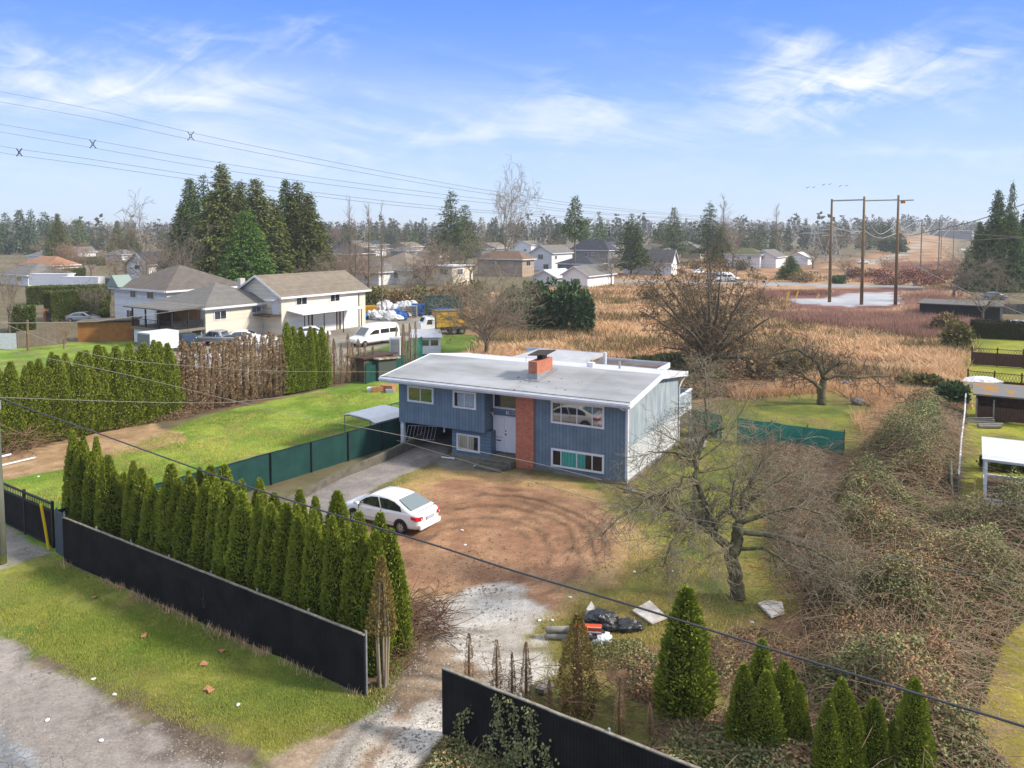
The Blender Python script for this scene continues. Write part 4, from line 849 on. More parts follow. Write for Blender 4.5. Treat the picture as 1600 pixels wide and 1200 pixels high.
# ---------------------------------------------------------------- conifers
def CON(nm, a, b): return LEAF(nm, a, b, (.5, 1.45), orand=.16, scale=.35)
C_DARK = CON('dark_conifer', sr(78, 98, 58, .95), sr(98, 112, 62, .95)); C_OLIVE = CON('olive_conifer', sr(86, 100, 48, .85), sr(118, 118, 60, .85)); C_GREEN = CON('green_conifer', sr(74, 106, 44, .85), sr(94, 122, 52, .85)); C_BLUE = CON('grey_conifer', sr(66, 90, 64, .8), sr(86, 104, 70, .8))
def conifer_mesh(seed, R0=.2, bare=.08, whorls=34, nb=8, dens=5, sp=.03, irr=.25, dense=False, mat=None, power=.85, droop=.25):
    rng = np.random.default_rng(seed); C = []; A = []; T = []; Wd = []
    for i in range(whorls):
        t = bare + (1 - bare) * (i + rng.uniform(-.3, .3)) / whorls; t = min(max(t, bare), .995)
        rr = R0 * max(1 - (t - bare) / (1 - bare), 0) ** power * min(1, .45 + (t - bare) * 6) + .006
        for j in range(nb):
            a = rng.uniform(0, 6.283); L = rr * (1 - irr + 2 * irr * rng.random()) ; L = min(L, rr * 1.35)
            n = max(3, int(dens * L / R0 * 3) + 2)
            s = (np.arange(n) + rng.uniform(0, 1, n)) / n; s = s ** .7
            dr = -droop * L * s ** 1.6 + .12 * L * s
            wig = rng.normal(size=(n, 3)) * sp * .45
            c = np.stack([np.cos(a) * L * s, np.sin(a) * L * s, t + dr], 1) + wig
            ax = unit(np.stack([np.cos(a) * np.ones(n), np.sin(a) * np.ones(n), -droop * 1.2 * np.ones(n)], 1) + rng.normal(size=(n, 3)) * .55)
            C.append(c); A.append(ax); T.append(np.clip(.15 + .55 * s + .2 * rng.normal(size=n) + .3 * (rng.random() - .5), 0, 1)); Wd.append(np.full(n, sp * (.6 + .5 * (1 - t))))
    C = np.concatenate(C); A = np.concatenate(A); T = np.concatenate(T); Wd = np.concatenate(Wd)
    v, f = leafq(C, A, Wd * .62, Wd * rng.uniform(1.0, 1.9, len(C)), rng)
    return npmesh('crown', v, f, mat or C_DARK, tone=T, obj=False)
CT = trunk_mesh(.014, .97)
CM = {}
def conif(u, vb, vt, wpx, kind, label, group=None, seed=None, cat='conifer', nm='conifer', Y=None):
    """wpx: full crown width in photo pixels"""
    p = P(u, vb)
    if p[1] > 330: p[2] = float(terrain(p[0], p[1]))
    h = height_at(p, vt) - p[2]; w = wpx / F_PX * p[1]
    mats, pr = KINDS[kind]; key = (kind, R.randrange(3) if seed is None else seed)
    if key not in CM: CM[key] = conifer_mesh(hash(kind) % 1 + 100 + len(CM) * 7, mat=mats, **pr)
    s = w / (2 * pr['R0'])
    return plant_tree(nm, label, cat, p, h, s, CM[key], group, R.uniform(0, 6.28), trunk=CT)
KINDS = {'cedar': (C_OLIVE, dict(R0=.2, bare=.03, whorls=60, nb=14, dens=10, sp=.022, irr=.36, power=.9, droop=.5)),
         'cedardark': (C_DARK, dict(R0=.2, bare=.03, whorls=60, nb=14, dens=10, sp=.022, irr=.36, power=.9, droop=.5)),
         'green': (C_GREEN, dict(R0=.25, bare=.0, whorls=50, nb=15, dens=9, sp=.021, irr=.12, power=.7, droop=.35)),
         'fir': (C_DARK, dict(R0=.2, bare=.12, whorls=30, nb=8, dens=9, sp=.026, irr=.38, power=.8, droop=.3)),
         'pole': (C_DARK, dict(R0=.22, bare=.45, whorls=16, nb=8, dens=6, sp=.042, irr=.35, power=.75, droop=.2)),
         'far': (C_BLUE, dict(R0=.22, bare=.06, whorls=18, nb=8, dens=3, sp=.06, irr=.3, power=.8, droop=.3)),
         'fardark': (C_DARK, dict(R0=.22, bare=.06, whorls=18, nb=8, dens=3, sp=.06, irr=.3, power=.8, droop=.3))}
big = [(300, 452, 277, 62, 'cedardark'), (322, 455, 272, 56, 'fir'), (350, 462, 255, 76, 'cedar'), (378, 458, 282, 70, 'cedar'), (403, 462, 278, 84, 'cedar'), (334, 460, 300, 70, 'cedar'), (430, 460, 310, 60, 'cedar'), (449, 455, 279, 52, 'cedardark'), (467, 455, 283, 64, 'cedar'), (484, 458, 300, 60, 'cedar'), (500, 455, 345, 44, 'cedar'), (285, 450, 320, 46, 'cedardark'), (372, 470, 330, 64, 'cedar'), (425, 462, 350, 56, 'cedardark')]
for i, (u, vb, vt, w, k) in enumerate(big):
    w *= 1.45
    conif(u, vb, vt, w, k, f'{ordi(i + 1)} tall evergreen of the big cluster behind the beige houses' if i else 'dark leftmost tall evergreen of the big cluster behind the beige houses', 'big evergreen cluster')
conif(387, 478, 326, 112, 'green', 'bright green conical evergreen in front of the big cluster', 'big evergreen cluster')
mid = [(705, 418, 296, 62, 'fir', 'tall ragged fir left of the bare poplar, mid distance'), (727, 412, 318, 54, 'fir', 'dark fir just right of the tall ragged fir'), (898, 425, 305, 44, 'pole', 'tall fir with a long bare trunk beside the white two storey house'), (986, 430, 333, 56, 'fir', 'broad dark fir between the beige houses and the white barn'), (936, 395, 331, 26, 'fardark', 'slim fir behind the hip roofed grey house'), (1053, 405, 322, 44, 'fir', 'ragged fir right of the broad dark fir'), (1030, 400, 345, 36, 'fardark', 'shorter fir left of the ragged fir'), (1108, 410, 315, 52, 'fir', 'tall fir left of the bare poplar in the centre right'), (1128, 412, 352, 44, 'cedar', 'olive evergreen behind the bare poplar in the centre right'), (1180, 396, 355, 30, 'fardark', 'dark fir above the white house by the field'), (648, 395, 358, 16, 'fardark', 'small dark conical tree above the far grey roofs'), (632, 397, 366, 18, 'fardark', 'small round topped dark tree left of the conical one'),
       (92, 412, 333, 42, 'cedar', 'broad olive evergreen at far left above the orange roof'), (34, 396, 326, 28, 'far', 'leftmost dark evergreen on the left skyline'), (50, 398, 326, 26, 'far', 'second evergreen on the left skyline'), (72, 396, 330, 28, 'far', 'third evergreen on the left skyline'), (125, 398, 340, 30, 'fardark', 'dark evergreen right of the broad olive one on the left'), (10, 398, 330, 26, 'far', 'evergreen at the very left of the skyline'), (184, 398, 345, 30, 'cedar', 'olive evergreen left of the big cluster beside a utility pole'), (205, 400, 358, 36, 'cedar', 'lower olive evergreen right of the utility pole'), (1555, 452, 296, 66, 'cedardark', 'tall evergreen at the right edge of the photo'), (1577, 425, 283, 20, 'pole', 'thin evergreen top rising behind the right edge evergreens'), (1600, 452, 325, 66, 'cedardark', 'evergreen cut by the right edge of the photo'), (1528, 452, 345, 52, 'cedardark', 'shorter evergreen on the left flank of the right edge group'), (1512, 455, 388, 40, 'fardark', 'low dark evergreen skirting the right edge group'), (1576, 455, 330, 70, 'cedardark', 'dense evergreen in the middle of the right edge group')]
for u, vb, vt, w, k, lab in mid: conif(u, vb, vt, w, k, lab)
t = conif(1235, 437, 399, 48, 'green', 'small round topped pine alone in the field by the far road', nm='pine_tree')
# distant individually placed firs along the skyline
fr_ = random.Random(9); k = 0
us = sorted([fr_.uniform(500, 1480) for _ in range(56)])
for i, u in enumerate(us):
    d = fr_.uniform(384, 398); vt = fr_.uniform(343, 364) - (4 if 1200 < u < 1480 else 0)
    conif(u, d, vt, fr_.uniform(14, 26), fr_.choice(['far', 'fardark', 'far']), f'{ordi(i + 1)} hazy fir from the left along the distant skyline right of the big cluster', 'hazy skyline firs')
us = sorted([fr_.uniform(-20, 290) for _ in range(18)])
for i, u in enumerate(us):
    conif(u, fr_.uniform(384, 397), fr_.uniform(343, 364), fr_.uniform(14, 24), fr_.choice(['far', 'fardark']), f'{ordi(i + 1)} hazy fir from the left edge along the distant left skyline', 'hazy skyline firs')
# far wood as one mass
def far_wood():
    rng = np.random.default_rng(5); V = []; Fc = []; T = []; off = 0
    for k in range(2600):
        u = rng.uniform(-200, 1800); Y = rng.uniform(480, 1900) if not (1330 < u < 1530) else rng.uniform(820, 1900)
        X = (u - 800) / 1250 * Y; z = float(terrain(np.array(X), np.array(Y))); h = rng.uniform(10, 20) * (1 if Y > 700 else .8) * (1.45 if rng.random() < .15 else 1); r = h * rng.uniform(.14, .26)
        decid = rng.random() < .16; n = 34
        t_ = rng.uniform(.1, 1, n); a = rng.uniform(0, 6.28, n)
        rr = r * ((1 - t_) ** .8 if not decid else np.sqrt(np.clip(1 - (2 * t_ - 1.05) ** 2, .05, 1)) * 1.3) * rng.uniform(.5, 1, n)
        C = np.stack([X + rr * np.cos(a), Y + rr * np.sin(a), z + t_ * h * (.75 if decid else 1) - h * .06], 1)
        A = unit(np.stack([np.cos(a), np.sin(a), rng.normal(size=n) * .8], 1)); v, f = leafq(C, A, h * .11, h * .16, rng)
        V.append(v); Fc.append(f + off); off += len(v); T.append(np.full(n, .85 if decid else .2) + rng.normal(size=n) * .1)
    o = npmesh('distant_wood', np.concatenate(V), np.concatenate(Fc), M('far_wood_leaves', sr(60, 84, 60, .6), sr(76, 94, 64, .6), .02, 1, tone=(.8, 1.15), tcol=sr(128, 116, 100, .6)), tone=np.clip(np.concatenate(T), 0, 1)); tag(o, kind='stuff')
far_wood()

# ---------------------------------------------------------------- bare trees
def grow(rng, segs, p, d, L, r, depth, droop=0.0, up=.1, nchild=(3, 5), spread=.7, rmin=.008):
    n = 4; pts = [p]
    for i in range(n):
        d = d + rng.normal(size=3) * .16 + np.array([0, 0, up - droop * (i / n)]); d = d / np.linalg.norm(d)
        q = pts[-1] + d * L / n; r0 = max(r * (1 - i / n * .6), rmin); r1 = max(r * (1 - (i + 1) / n * .6), rmin); segs.append((*pts[-1], *q, r0, r1)); pts.append(q)
    if depth <= 0: return
    for _ in range(rng.integers(*nchild)):
        k = rng.integers(1, n + 1); s = rng.normal(size=3); s -= d * (s @ d); s /= np.linalg.norm(s) + 1e-6
        nd = d * (1 - spread * .5) + s * spread; nd /= np.linalg.norm(nd)
        grow(rng, segs, pts[k], nd, L * rng.uniform(.45, .75), max(r * .45, rmin), depth - 1, droop, up, nchild, spread, rmin)
def bare_mesh(seed, kind='round'):
    rng = np.random.default_rng(seed); tr = []; tw = []
    if kind == 'poplar':
        tr.append((0, 0, 0, 0, 0, .5, .011, .007)); tr.append((0, 0, .5, .01, 0, 1., .007, .001))
        for i in range(46):
            t = rng.uniform(.2, .95); a = rng.uniform(0, 6.28); grow(rng, tw, np.array([0, 0, t]), unit(np.array([[math.cos(a) * .42, math.sin(a) * .42, 1.]]))[0], .17 * (1.15 - t * .7), .0026, 1, 0, .05, (2, 4), .35, .0011)
    else:
        tr.append((0, 0, 0, 0, 0, .22, .022, .017))
        for i in range(7):
            a = rng.uniform(0, 6.28); grow(rng, tw, np.array([0, 0, rng.uniform(.15, .26)]), unit(np.array([[math.cos(a) * .6, math.sin(a) * .6, 1.]]))[0], rng.uniform(.35, .5), .009, 4 if kind == 'round' else 3, .05, .05, (3, 5), .62, .0013)
    return segmesh('trunk', tr, BARK, n=7, obj=False), segmesh('branches', tw, TWIG, n=3, obj=False)
def bare_mat(me, m): me.materials.clear(); me.materials.append(m); return me
BR = [bare_mesh(201 + i) for i in range(3)]; BP = [bare_mesh(211 + i, 'poplar') for i in range(2)]
TWR = M('reddish_twigs', sr(176, 142, 118, .65), sr(190, 158, 132, .65), 2, 1)
def bare(u, vb, vt, wpx, lab, kind='r', mat=None, nm='bare_tree', group=None, rep=0):
    p = P(u, vb); h = height_at(p, vt); w = wpx / F_PX * p[1]; trk, br = (BR if kind == 'r' else BP)[R.randrange(3 if kind == 'r' else 2)]
    t = thing(nm, lab, 'bare tree' if nm == 'bare_tree' else 'shrub', p, R.uniform(0, 6.28), group, (w / (.75 if kind == 'r' else .22), w / (.75 if kind == 'r' else .22), h / (.85 if kind == 'r' else 1)))
    meshobj('trunk', trk, t); b = br.copy() if mat else br
    if mat: bare_mat(b, mat)
    meshobj('branches', b, t)
    for q in range(rep): o = meshobj('branches', b, t); o.rotation_euler = (.1 * q, -.1, 1.3 + q * 1.7)
    return t
bl = [(548, 458, 312, 26, 'p', None, 'leftmost of the bare poplars behind the beige garage house'), (577, 470, 318, 24, 'p', None, 'middle bare poplar behind the garage house'), (597, 492, 322, 22, 'p', None, 'bare poplar standing right beside the junk yard'), (556, 462, 345, 24, 'p', None, 'shorter bare poplar beside the leftmost one'), (790, 425, 292, 66, 'r', TWIGG, 'tall bare tree with pale limbs above the dark laurel bank'), (1130, 412, 308, 34, 'p', TWIGG, 'tall bare poplar in the centre right skyline'), (1212, 408, 322, 26, 'p', TWIGG, 'pale bare poplar left of the lattice towers'), (1145, 420, 345, 46, 'r', TWIGG, 'bare bushy tree right of the bare poplar'), (240, 490, 345, 96, 'r', TWIG, 'large bare tree in front of the grey roofed house at left'), (290, 478, 360, 84, 'r', TWIG, 'bare tree just left of the big evergreen cluster'), (735, 448, 368, 62, 'r', TWIGG, 'bare round tree behind the yellow truck'), (70, 404, 372, 40, 'r', TWR, 'reddish bare tree above the orange roof'), (112, 418, 384, 44, 'r', TWR, 'reddish bare tree right of the orange roofed bungalow'), (15, 520, 410, 60, 'r', TWIGG, 'bare greenish tree at the left edge above the hedge'), (150, 500, 442, 52, 'r', TWIG, 'bare shrubby tree by the parked silver sedans'), (100, 545, 503, 36, 'r', TWR, 'small bare fruit tree on the left lawn'), (535, 398, 360, 34, 'r', TWR, 'orange tinged bare tree behind the dark roofed house'), (115, 396, 352, 34, 'r', TWIG, 'grey bare tree behind the left evergreens'), (1320, 440, 400, 54, 'r', TWIG, 'bare bush left of the tall brown poles'), (1490, 470, 405, 90, 'r', TWIG, 'big bare bush under the guy wire at right'), (1535, 505, 430, 80, 'r', TWIG, 'bare bush by the hidden yard on the right'), (955, 445, 398, 40, 'r', TWIG, 'bare tree in front of the white garage by the field'), (865, 396, 352, 30, 'r', TWIG, 'thin bare tree behind the white two storey house'), (1290, 408, 368, 40, 'r', TWIG, 'bare tree at the foot of the lattice tower'), (640, 470, 430, 60, 'r', TWIGG, 'bare thicket tree behind the junk yard left'), (690, 472, 425, 70, 'r', TWIGG, 'bare thicket tree behind the blue skip'), (615, 432, 372, 50, 'r', TWIG, 'bare tree in front of the wide grey roof'), (1380, 432, 402, 36, 'r', TWR, 'bare bush between middle and right brown poles'), (1350, 400, 366, 60, 'r', TWIG, 'bare wood edge tree behind the middle pole'), (1310, 398, 362, 60, 'r', TWIG, 'bare wood edge tree behind the left pole'), (1270, 420, 385, 40, 'r', TWIG, 'bare bush near the small red object')]
for u, vb, vt, w, k, m, lab in bl: bare(u, vb, vt, w, lab, k, m)
# round willow-like bush behind the house
bare(760, 556, 446, 120, 'round bare willow bush right behind the white roof of the blue house', 'r', TWIGG, rep=3)
rb = random.Random(77)
spots = sorted([(rb.uniform(495, 830), rb.uniform(404, 470)) for _ in range(15)] + [(rb.uniform(830, 1250), rb.uniform(398, 412)) for _ in range(12)])
for i, (u, v) in enumerate(spots):
    hh = 9 * (v - 358) / 13 * rb.uniform(.6, 1.0); bare(u, v, v - hh, hh * rb.uniform(.8, 1.1), f'{ordi(i + 1)} leafless garden tree from the left among the houses right of the evergreen cluster', 'r', rb.choice([TWIG, TWIGG, TWR]), group='leafless trees among the houses')
spots = sorted([(rb.uniform(-20, 270), rb.uniform(402, 450)) for _ in range(14)])
for i, (u, v) in enumerate(spots):
    hh = 8 * (v - 358) / 13 * rb.uniform(.6, 1.0); bare(u, v, v - hh, hh * rb.uniform(.8, 1.2), f'{ordi(i + 1)} leafless garden tree from the left edge among the left neighbourhood houses', 'r', rb.choice([TWIG, TWIGG, TWR]), group='leafless trees of the left neighbourhood')
# hand posed trees: guide limbs in photo proportions, at real depth
def guided(name, label, base_uv, limbs, tr_r, twig, bark, seed, depth=3, tw_len=.9, droop=.15, nsp=9, cat='bare tree', leafm=None, up=.02, rmin=.006, spread=.75, yfac=1.0):
    rng = np.random.default_rng(seed); b = P(*base_uv); Y = b[1]; t = thing(name, label, cat, b); tr = []; tw = []; allp = []; tubes = []
    for li, (pts, r0, r1, dy) in enumerate(limbs):
        w = [PD(u, v, Y + dy * yfac * i / max(len(pts) - 1, 1)) - b for i, (u, v) in enumerate(pts)]
        if li == 0: w[0] = np.array([0, 0, 0.])
        else:
            dmn = [np.linalg.norm(q - w[0]) for q in allp]; w[0] = allp[int(np.argmin(dmn))]
        n = len(w) - 1; fine = []
        for i in range(n):
            for j in range(4):
                s = j / 4; fine.append(w[i] * (1 - s) + w[i + 1] * s + rng.normal(size=3) * .03 * min(1, r0 * 8) * (0 if i == 0 and j == 0 else 1))
        fine.append(w[-1]); m = len(fine); allp += fine; tubes.append((fine, r0, r1))
        for i in range(m - 1):
            ra = r0 + (r1 - r0) * i / (m - 1); rb = r0 + (r1 - r0) * (i + 1) / (m - 1); tr.append((*fine[i], *fine[i + 1], ra * 1.0, rb))
        if li == 0: continue
        tot = sum(np.linalg.norm(fine[i + 1] - fine[i]) for i in range(m - 1))
        for _ in range(int(nsp * tot)):
            k = rng.uniform(.15, 1) * (m - 1.01); i = int(k); q = fine[i] + (fine[i + 1] - fine[i]) * (k - i); d = fine[i + 1] - fine[i]; d = d / (np.linalg.norm(d) + 1e-9)
            s = rng.normal(size=3); s -= d * (s @ d); s /= np.linalg.norm(s); nd = d * .5 + s * spread; nd /= np.linalg.norm(nd)
            grow(rng, tw, q, nd, tw_len * rng.uniform(.5, 1.2), max((r0 + (r1 - r0) * k / m) * .3, rmin), depth - 1, droop, up, (2, 5), spread, rmin)
    tb = MB()
    for q_, ra, rb_ in tubes: tb.tube(q_, [ra + (rb_ - ra) * i / (len(q_) - 1) for i in range(len(q_))], 9)
    tb.build('trunk', bark, t, smooth=True); segmesh('branches', tw, twig, t, n=3); return t, tw
z6 = lambda *p: [(940 + x / 2.607, 500 + y / 2.607) for x, y in p]
guided('fruit_tree', 'large mossy bare fruit tree with crooked trunk in the front yard', (1154, 936), [
    (z6((560, 1140), (545, 1040), (532, 960), (553, 890), (556, 830)), .27, .19, 0),
    (z6((530, 930), (460, 880), (430, 790), (385, 660), (378, 560), (430, 470), (425, 380), (420, 200)), .16, .02, 1.5),
    (z6((385, 660), (290, 690), (180, 730), (90, 790), (0, 880)), .10, .02, -1.5), (z6((440, 800), (330, 850), (270, 930), (250, 1010)), .08, .02, -1.6),
    (z6((520, 930), (440, 850), (340, 800), (230, 740), (60, 680)), .10, .02, .6), (z6((378, 560), (300, 540), (190, 535)), .06, .015, 1.4), (z6((430, 470), (500, 440), (540, 400)), .05, .015, 1.2),
    (z6((556, 830), (570, 740), (620, 640), (680, 540), (740, 500)), .12, .02, 1.3), (z6((560, 800), (640, 700), (740, 640), (860, 610)), .11, .02, 1.8), (z6((570, 830), (680, 780), (800, 760), (940, 800)), .10, .02, .3),
    (z6((570, 860), (700, 880), (820, 920), (960, 990), (1020, 1040)), .09, .015, -1.4), (z6((580, 950), (660, 930), (760, 990), (880, 1050), (1000, 1060)), .07, .015, -2.0), (z6((545, 860), (530, 760), (540, 660), (560, 600)), .09, .02, .4), (z6((540, 900), (450, 960), (400, 980)), .05, .01, -1.8)],
    .3, M('fruit_twigs', (.19, .16, .105), (.28, .245, .165), 2, .95), MOSSY, 11, depth=3, tw_len=1.05, droop=.16, nsp=14, rmin=.0065)
cv = lambda *p: [(940 + x / 2.607, 500 + y / 2.607) for x, y in p]
guided('fruit_tree', 'smaller bare tree behind the large fruit tree beside the house corner', (1082, 800), [
    ([(1082, 800), (1086, 760), (1090, 720)], .11, .08, 0), ([(1088, 730), (1100, 680), (1108, 630), (1110, 560)], .06, .012, .5), ([(1090, 720), (1060, 690), (1020, 670)], .05, .012, -.8), ([(1090, 720), (1130, 690), (1160, 640), (1185, 590)], .05, .012, 1.2), ([(1088, 745), (1050, 740), (1010, 760)], .04, .01, -1), ([(1090, 740), (1140, 730), (1180, 700)], .05, .01, 1)],
    .1, TWIG, MOSSY, 12, depth=3, tw_len=1.0, droop=.0, nsp=6, up=.06, rmin=.0055)
# spreading old apple tree in the back yard
zb = lambda *p: [(1200 + x / 4, 480 + y / 4) for x, y in p]
guided('fruit_tree', 'spreading old gnarled apple tree with leaning limbs in the back yard', (1284, 632), [
    (zb((335, 600), (330, 520), (350, 450)), .34, .24, 0), (zb((325, 520), (290, 470), (230, 440), (190, 370)), .17, .05, -1.5), (zb((350, 450), (320, 350), (260, 310), (180, 260), (60, 290), (-40, 330)), .18, .04, 1), (zb((350, 450), (350, 380), (345, 300), (370, 260)), .14, .04, 1.5), (zb((370, 450), (440, 430), (560, 440), (680, 430), (790, 430)), .14, .03, .5), (zb((680, 430), (720, 500), (760, 550)), .06, .02, 0), (zb((360, 420), (430, 360), (500, 350)), .12, .03, -1.5), (zb((230, 440), (130, 400), (20, 400)), .09, .02, -2)],
    .3, M('dark_twigs', (.085, .065, .045), (.14, .11, .08), 3, .95), MOSSY, 13, depth=3, tw_len=1.3, droop=.2, nsp=5, rmin=.014)
# dark ragged half dead conifer behind the blue house
t, tw = guided('ragged_conifer', 'big dark ragged half dead conifer with rising limbs behind the blue house', (1106, 590), [
    ([(1106, 590), (1106, 560), (1108, 530)], .75, .5, 0)] + [([(1106, 560), ((1106 + x) / 2 + 4, (v + 540) / 2 + 8), (x, v)], .22, .03, dy) for x, v, dy in
    ((1010, 490, -3), (1003, 430, 2), (1030, 425, 4), (1060, 445, -2), (1072, 430, 3), (1090, 440, 5), (1104, 400, 0), (1109, 388, 2), (1127, 425, -4), (1150, 430, 3), (1165, 450, -3), (1190, 465, 4), (1212, 490, -2), (1200, 540, 2), (1180, 560, -4), (1030, 540, -4), (1010, 455, 5), (1140, 520, -5), (1060, 500, -6))],
    .6, M('ragged_twigs', (.11, .08, .055), (.18, .135, .09), 3, .95), BARK, 14, depth=3, tw_len=2.0, droop=.3, nsp=2.0, cat='conifer', rmin=.018, spread=.85)
tw = np.array(tw); rg = np.random.default_rng(3); sel = tw[rg.integers(0, len(tw), 6000)]; Cc = sel[:, :3] + (sel[:, 3:6] - sel[:, :3]) * rg.random((len(sel), 1)); Aa = unit(rg.normal(size=(len(sel), 3)) + [0, 0, -.8]); v, f = leafq(Cc, Aa, .08, .24, rg)
npmesh('foliage', v, f, LEAF('ragged_foliage', sr(104, 98, 58, .8), sr(136, 108, 76, .8)), t, tone=rg.random(len(f)))

# ---------------------------------------------------------------- leafy banks, trimmed hedges, shrubs
def lumpy(n, rng, rx, ry, rz, lumps=9):
    cs = rng.uniform(-1, 1, (lumps, 3)) * [rx * .55, ry * .55, rz * .3]; cs[:, 2] = rz * (.35 + .35 * rng.random(lumps)); rs = rng.uniform(.35, .6, lumps)
    k = rng.integers(0, lumps, n); d = unit(rng.normal(size=(n, 3))); rad = rs[k][:, None] * np.array([[rx, ry, rz]]) * rng.uniform(.75, 1, n)[:, None]
    C = cs[k] + d * rad; C[:, 2] = np.maximum(C[:, 2], .02 * rz); return C, d
def bush(u, vb, vt, wpx, mat, lab, n=1500, ls=.3, nm='shrub', depthf=.8, group=None, cat='shrub', seed=None):
    rng = np.random.default_rng(seed or int(u * 7 + vb)); p = P(u, vb); h = height_at(p, vt); w = wpx / F_PX * p[1] / 2
    C, d = lumpy(n, rng, w, w * depthf, h, 10); C[:, 2] *= h / max(C[:, 2].max(), .1)
    v, f = leafq(C, unit(d + rng.normal(size=(n, 3)) * .6 + [0, 0, .3]), ls * .6, ls, rng)
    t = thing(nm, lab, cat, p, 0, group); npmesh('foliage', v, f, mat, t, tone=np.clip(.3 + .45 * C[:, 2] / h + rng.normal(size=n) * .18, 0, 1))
    segmesh('stem', [(0, 0, 0, w * .1, 0, h * .6, .08, .03), (0, 0, 0, -w * .2, w * .1, h * .55, .07, .03)], BARK, t, n=5); return t
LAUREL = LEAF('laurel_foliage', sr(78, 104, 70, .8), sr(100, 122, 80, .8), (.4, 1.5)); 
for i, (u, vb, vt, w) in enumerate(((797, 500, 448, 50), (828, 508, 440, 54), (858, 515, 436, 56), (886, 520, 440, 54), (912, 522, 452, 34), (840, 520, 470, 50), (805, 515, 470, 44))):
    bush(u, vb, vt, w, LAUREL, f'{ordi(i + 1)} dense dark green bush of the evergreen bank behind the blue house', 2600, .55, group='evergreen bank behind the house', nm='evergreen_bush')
BRN = LEAF('brown_thicket', sr(164, 138, 102, .8), sr(140, 120, 82, .8)); OLV = LEAF('olive_shrub', sr(112, 114, 66, .8), sr(142, 130, 84, .8)); RUST = LEAF('rusty_shrub', sr(140, 96, 84, .8), sr(162, 116, 100, .8))
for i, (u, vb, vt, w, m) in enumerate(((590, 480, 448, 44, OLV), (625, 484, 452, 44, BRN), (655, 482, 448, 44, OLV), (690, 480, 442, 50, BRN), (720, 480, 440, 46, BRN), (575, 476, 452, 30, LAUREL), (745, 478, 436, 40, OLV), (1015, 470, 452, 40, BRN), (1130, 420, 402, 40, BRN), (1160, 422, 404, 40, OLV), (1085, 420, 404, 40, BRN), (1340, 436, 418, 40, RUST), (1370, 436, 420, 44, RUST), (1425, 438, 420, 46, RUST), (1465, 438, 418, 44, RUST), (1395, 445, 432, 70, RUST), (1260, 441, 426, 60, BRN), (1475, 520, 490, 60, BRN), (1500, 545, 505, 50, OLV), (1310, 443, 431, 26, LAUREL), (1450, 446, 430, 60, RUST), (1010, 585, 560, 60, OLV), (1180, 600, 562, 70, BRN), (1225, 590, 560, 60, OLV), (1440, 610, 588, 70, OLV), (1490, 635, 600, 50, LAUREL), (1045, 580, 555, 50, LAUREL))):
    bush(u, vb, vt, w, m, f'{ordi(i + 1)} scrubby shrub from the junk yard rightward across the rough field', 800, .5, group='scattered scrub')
def trimmed(lab, uv0, uv1, vt, th, mat=None, nm='trimmed_hedge'):
    A, B = P(*uv0), P(*uv1); h = height_at(A, vt); L = np.linalg.norm(B - A); rng = np.random.default_rng(int(L * 100)); t = thing(nm, lab, 'hedge', A, math.atan2(B[1] - A[1], B[0] - A[0]))
    MB().box(0, L, 0, th, 0, h * .97).build('body', THUJA_CORE, t); n = int(min(9000, 60 * (L * h + L * th)))
    f_ = rng.random(n); C = np.stack([rng.uniform(0, L, n), np.zeros(n), rng.uniform(0, h, n)], 1); top = f_ > .55; C[top, 1] = rng.uniform(0, th, top.sum()); C[top, 2] = h
    side = f_ < .1; C[side, 0] = rng.choice([0, L], side.sum()); C[side, 1] = rng.uniform(0, th, side.sum())
    v, f = leafq(C + rng.normal(size=(n, 3)) * .06, unit(rng.normal(size=(n, 3)) + [0, -.5, .5]), .16, .28, rng); npmesh('foliage', v, f, mat or HEDG, t, tone=np.clip(rng.random(n) * .6 + .3 * top, 0, 1))
HEDG = LEAF('hedge_foliage', sr(84, 102, 48, .8), sr(108, 120, 56, .8))
trimmed('large clipped green hedge behind the two silver sedans', (80, 503), (172, 496), 458, 3); trimmed('long clipped dark hedge above the left lawn', (42, 477), (172, 472), 450, 3); trimmed('clipped hedge block at the left edge beside the wooden gate', (16, 520), (55, 518), 482, 3)
trimmed('clipped hedge behind the white trailers at left', (75, 442), (134, 436), 424, 3); trimmed('far clipped hedge strip right of the orange roof', (113, 417), (165, 415), 403, 3); trimmed('low bright hedge in front of the dark low roof', (889, 428), (908, 428), 422, 2)
trimmed('dark hedge along the right neighbour lawn', (1520, 528), (1640, 534), 503, 2.5, M('dark_hedge', sr(70, 70, 52, .55), sr(84, 80, 60, .55), 2, 1, tone=(.6, 1.3)))
# ================================================================ NEIGHBOURING BUILDINGS
BA = math.atan2(.83, .558)      # street grid: local x runs away to the right, local y runs to the left
CREAM = M('cream_siding', sr(240, 228, 206, .76), sr(246, 236, 216, .76), 1, .8, groove=('Z', .2, .02), gcol=.9)
WALLW = M('white_siding', sr(236, 236, 236, .82), sr(244, 244, 242, .82), 1, .8, groove=('Z', .25, .02), gcol=.9)
WALLG = M('grey_siding', sr(148, 152, 156, .62), sr(166, 168, 170, .62), 1, .8, groove=('Z', .25, .02), gcol=.9)
WALLB = M('beige_siding', sr(190, 168, 146, .64), sr(204, 184, 162, .64), 1, .8, groove=('Z', .25, .02), gcol=.9)
TAUPE = M('taupe_siding', sr(150, 138, 126, .6), sr(160, 148, 136, .6), 1, .8, groove=('Z', .2, .02), gcol=.85)
RBROWN = M('brown_shingle', sr(150, 138, 122, .6), sr(168, 156, 140, .6), 1.2, .95, groove=('Z', .12, .02), gcol=.85)
RGREY = M('grey_shingle', sr(134, 132, 128, .6), sr(150, 147, 142, .6), 1.2, .95, groove=('Z', .12, .02), gcol=.85)
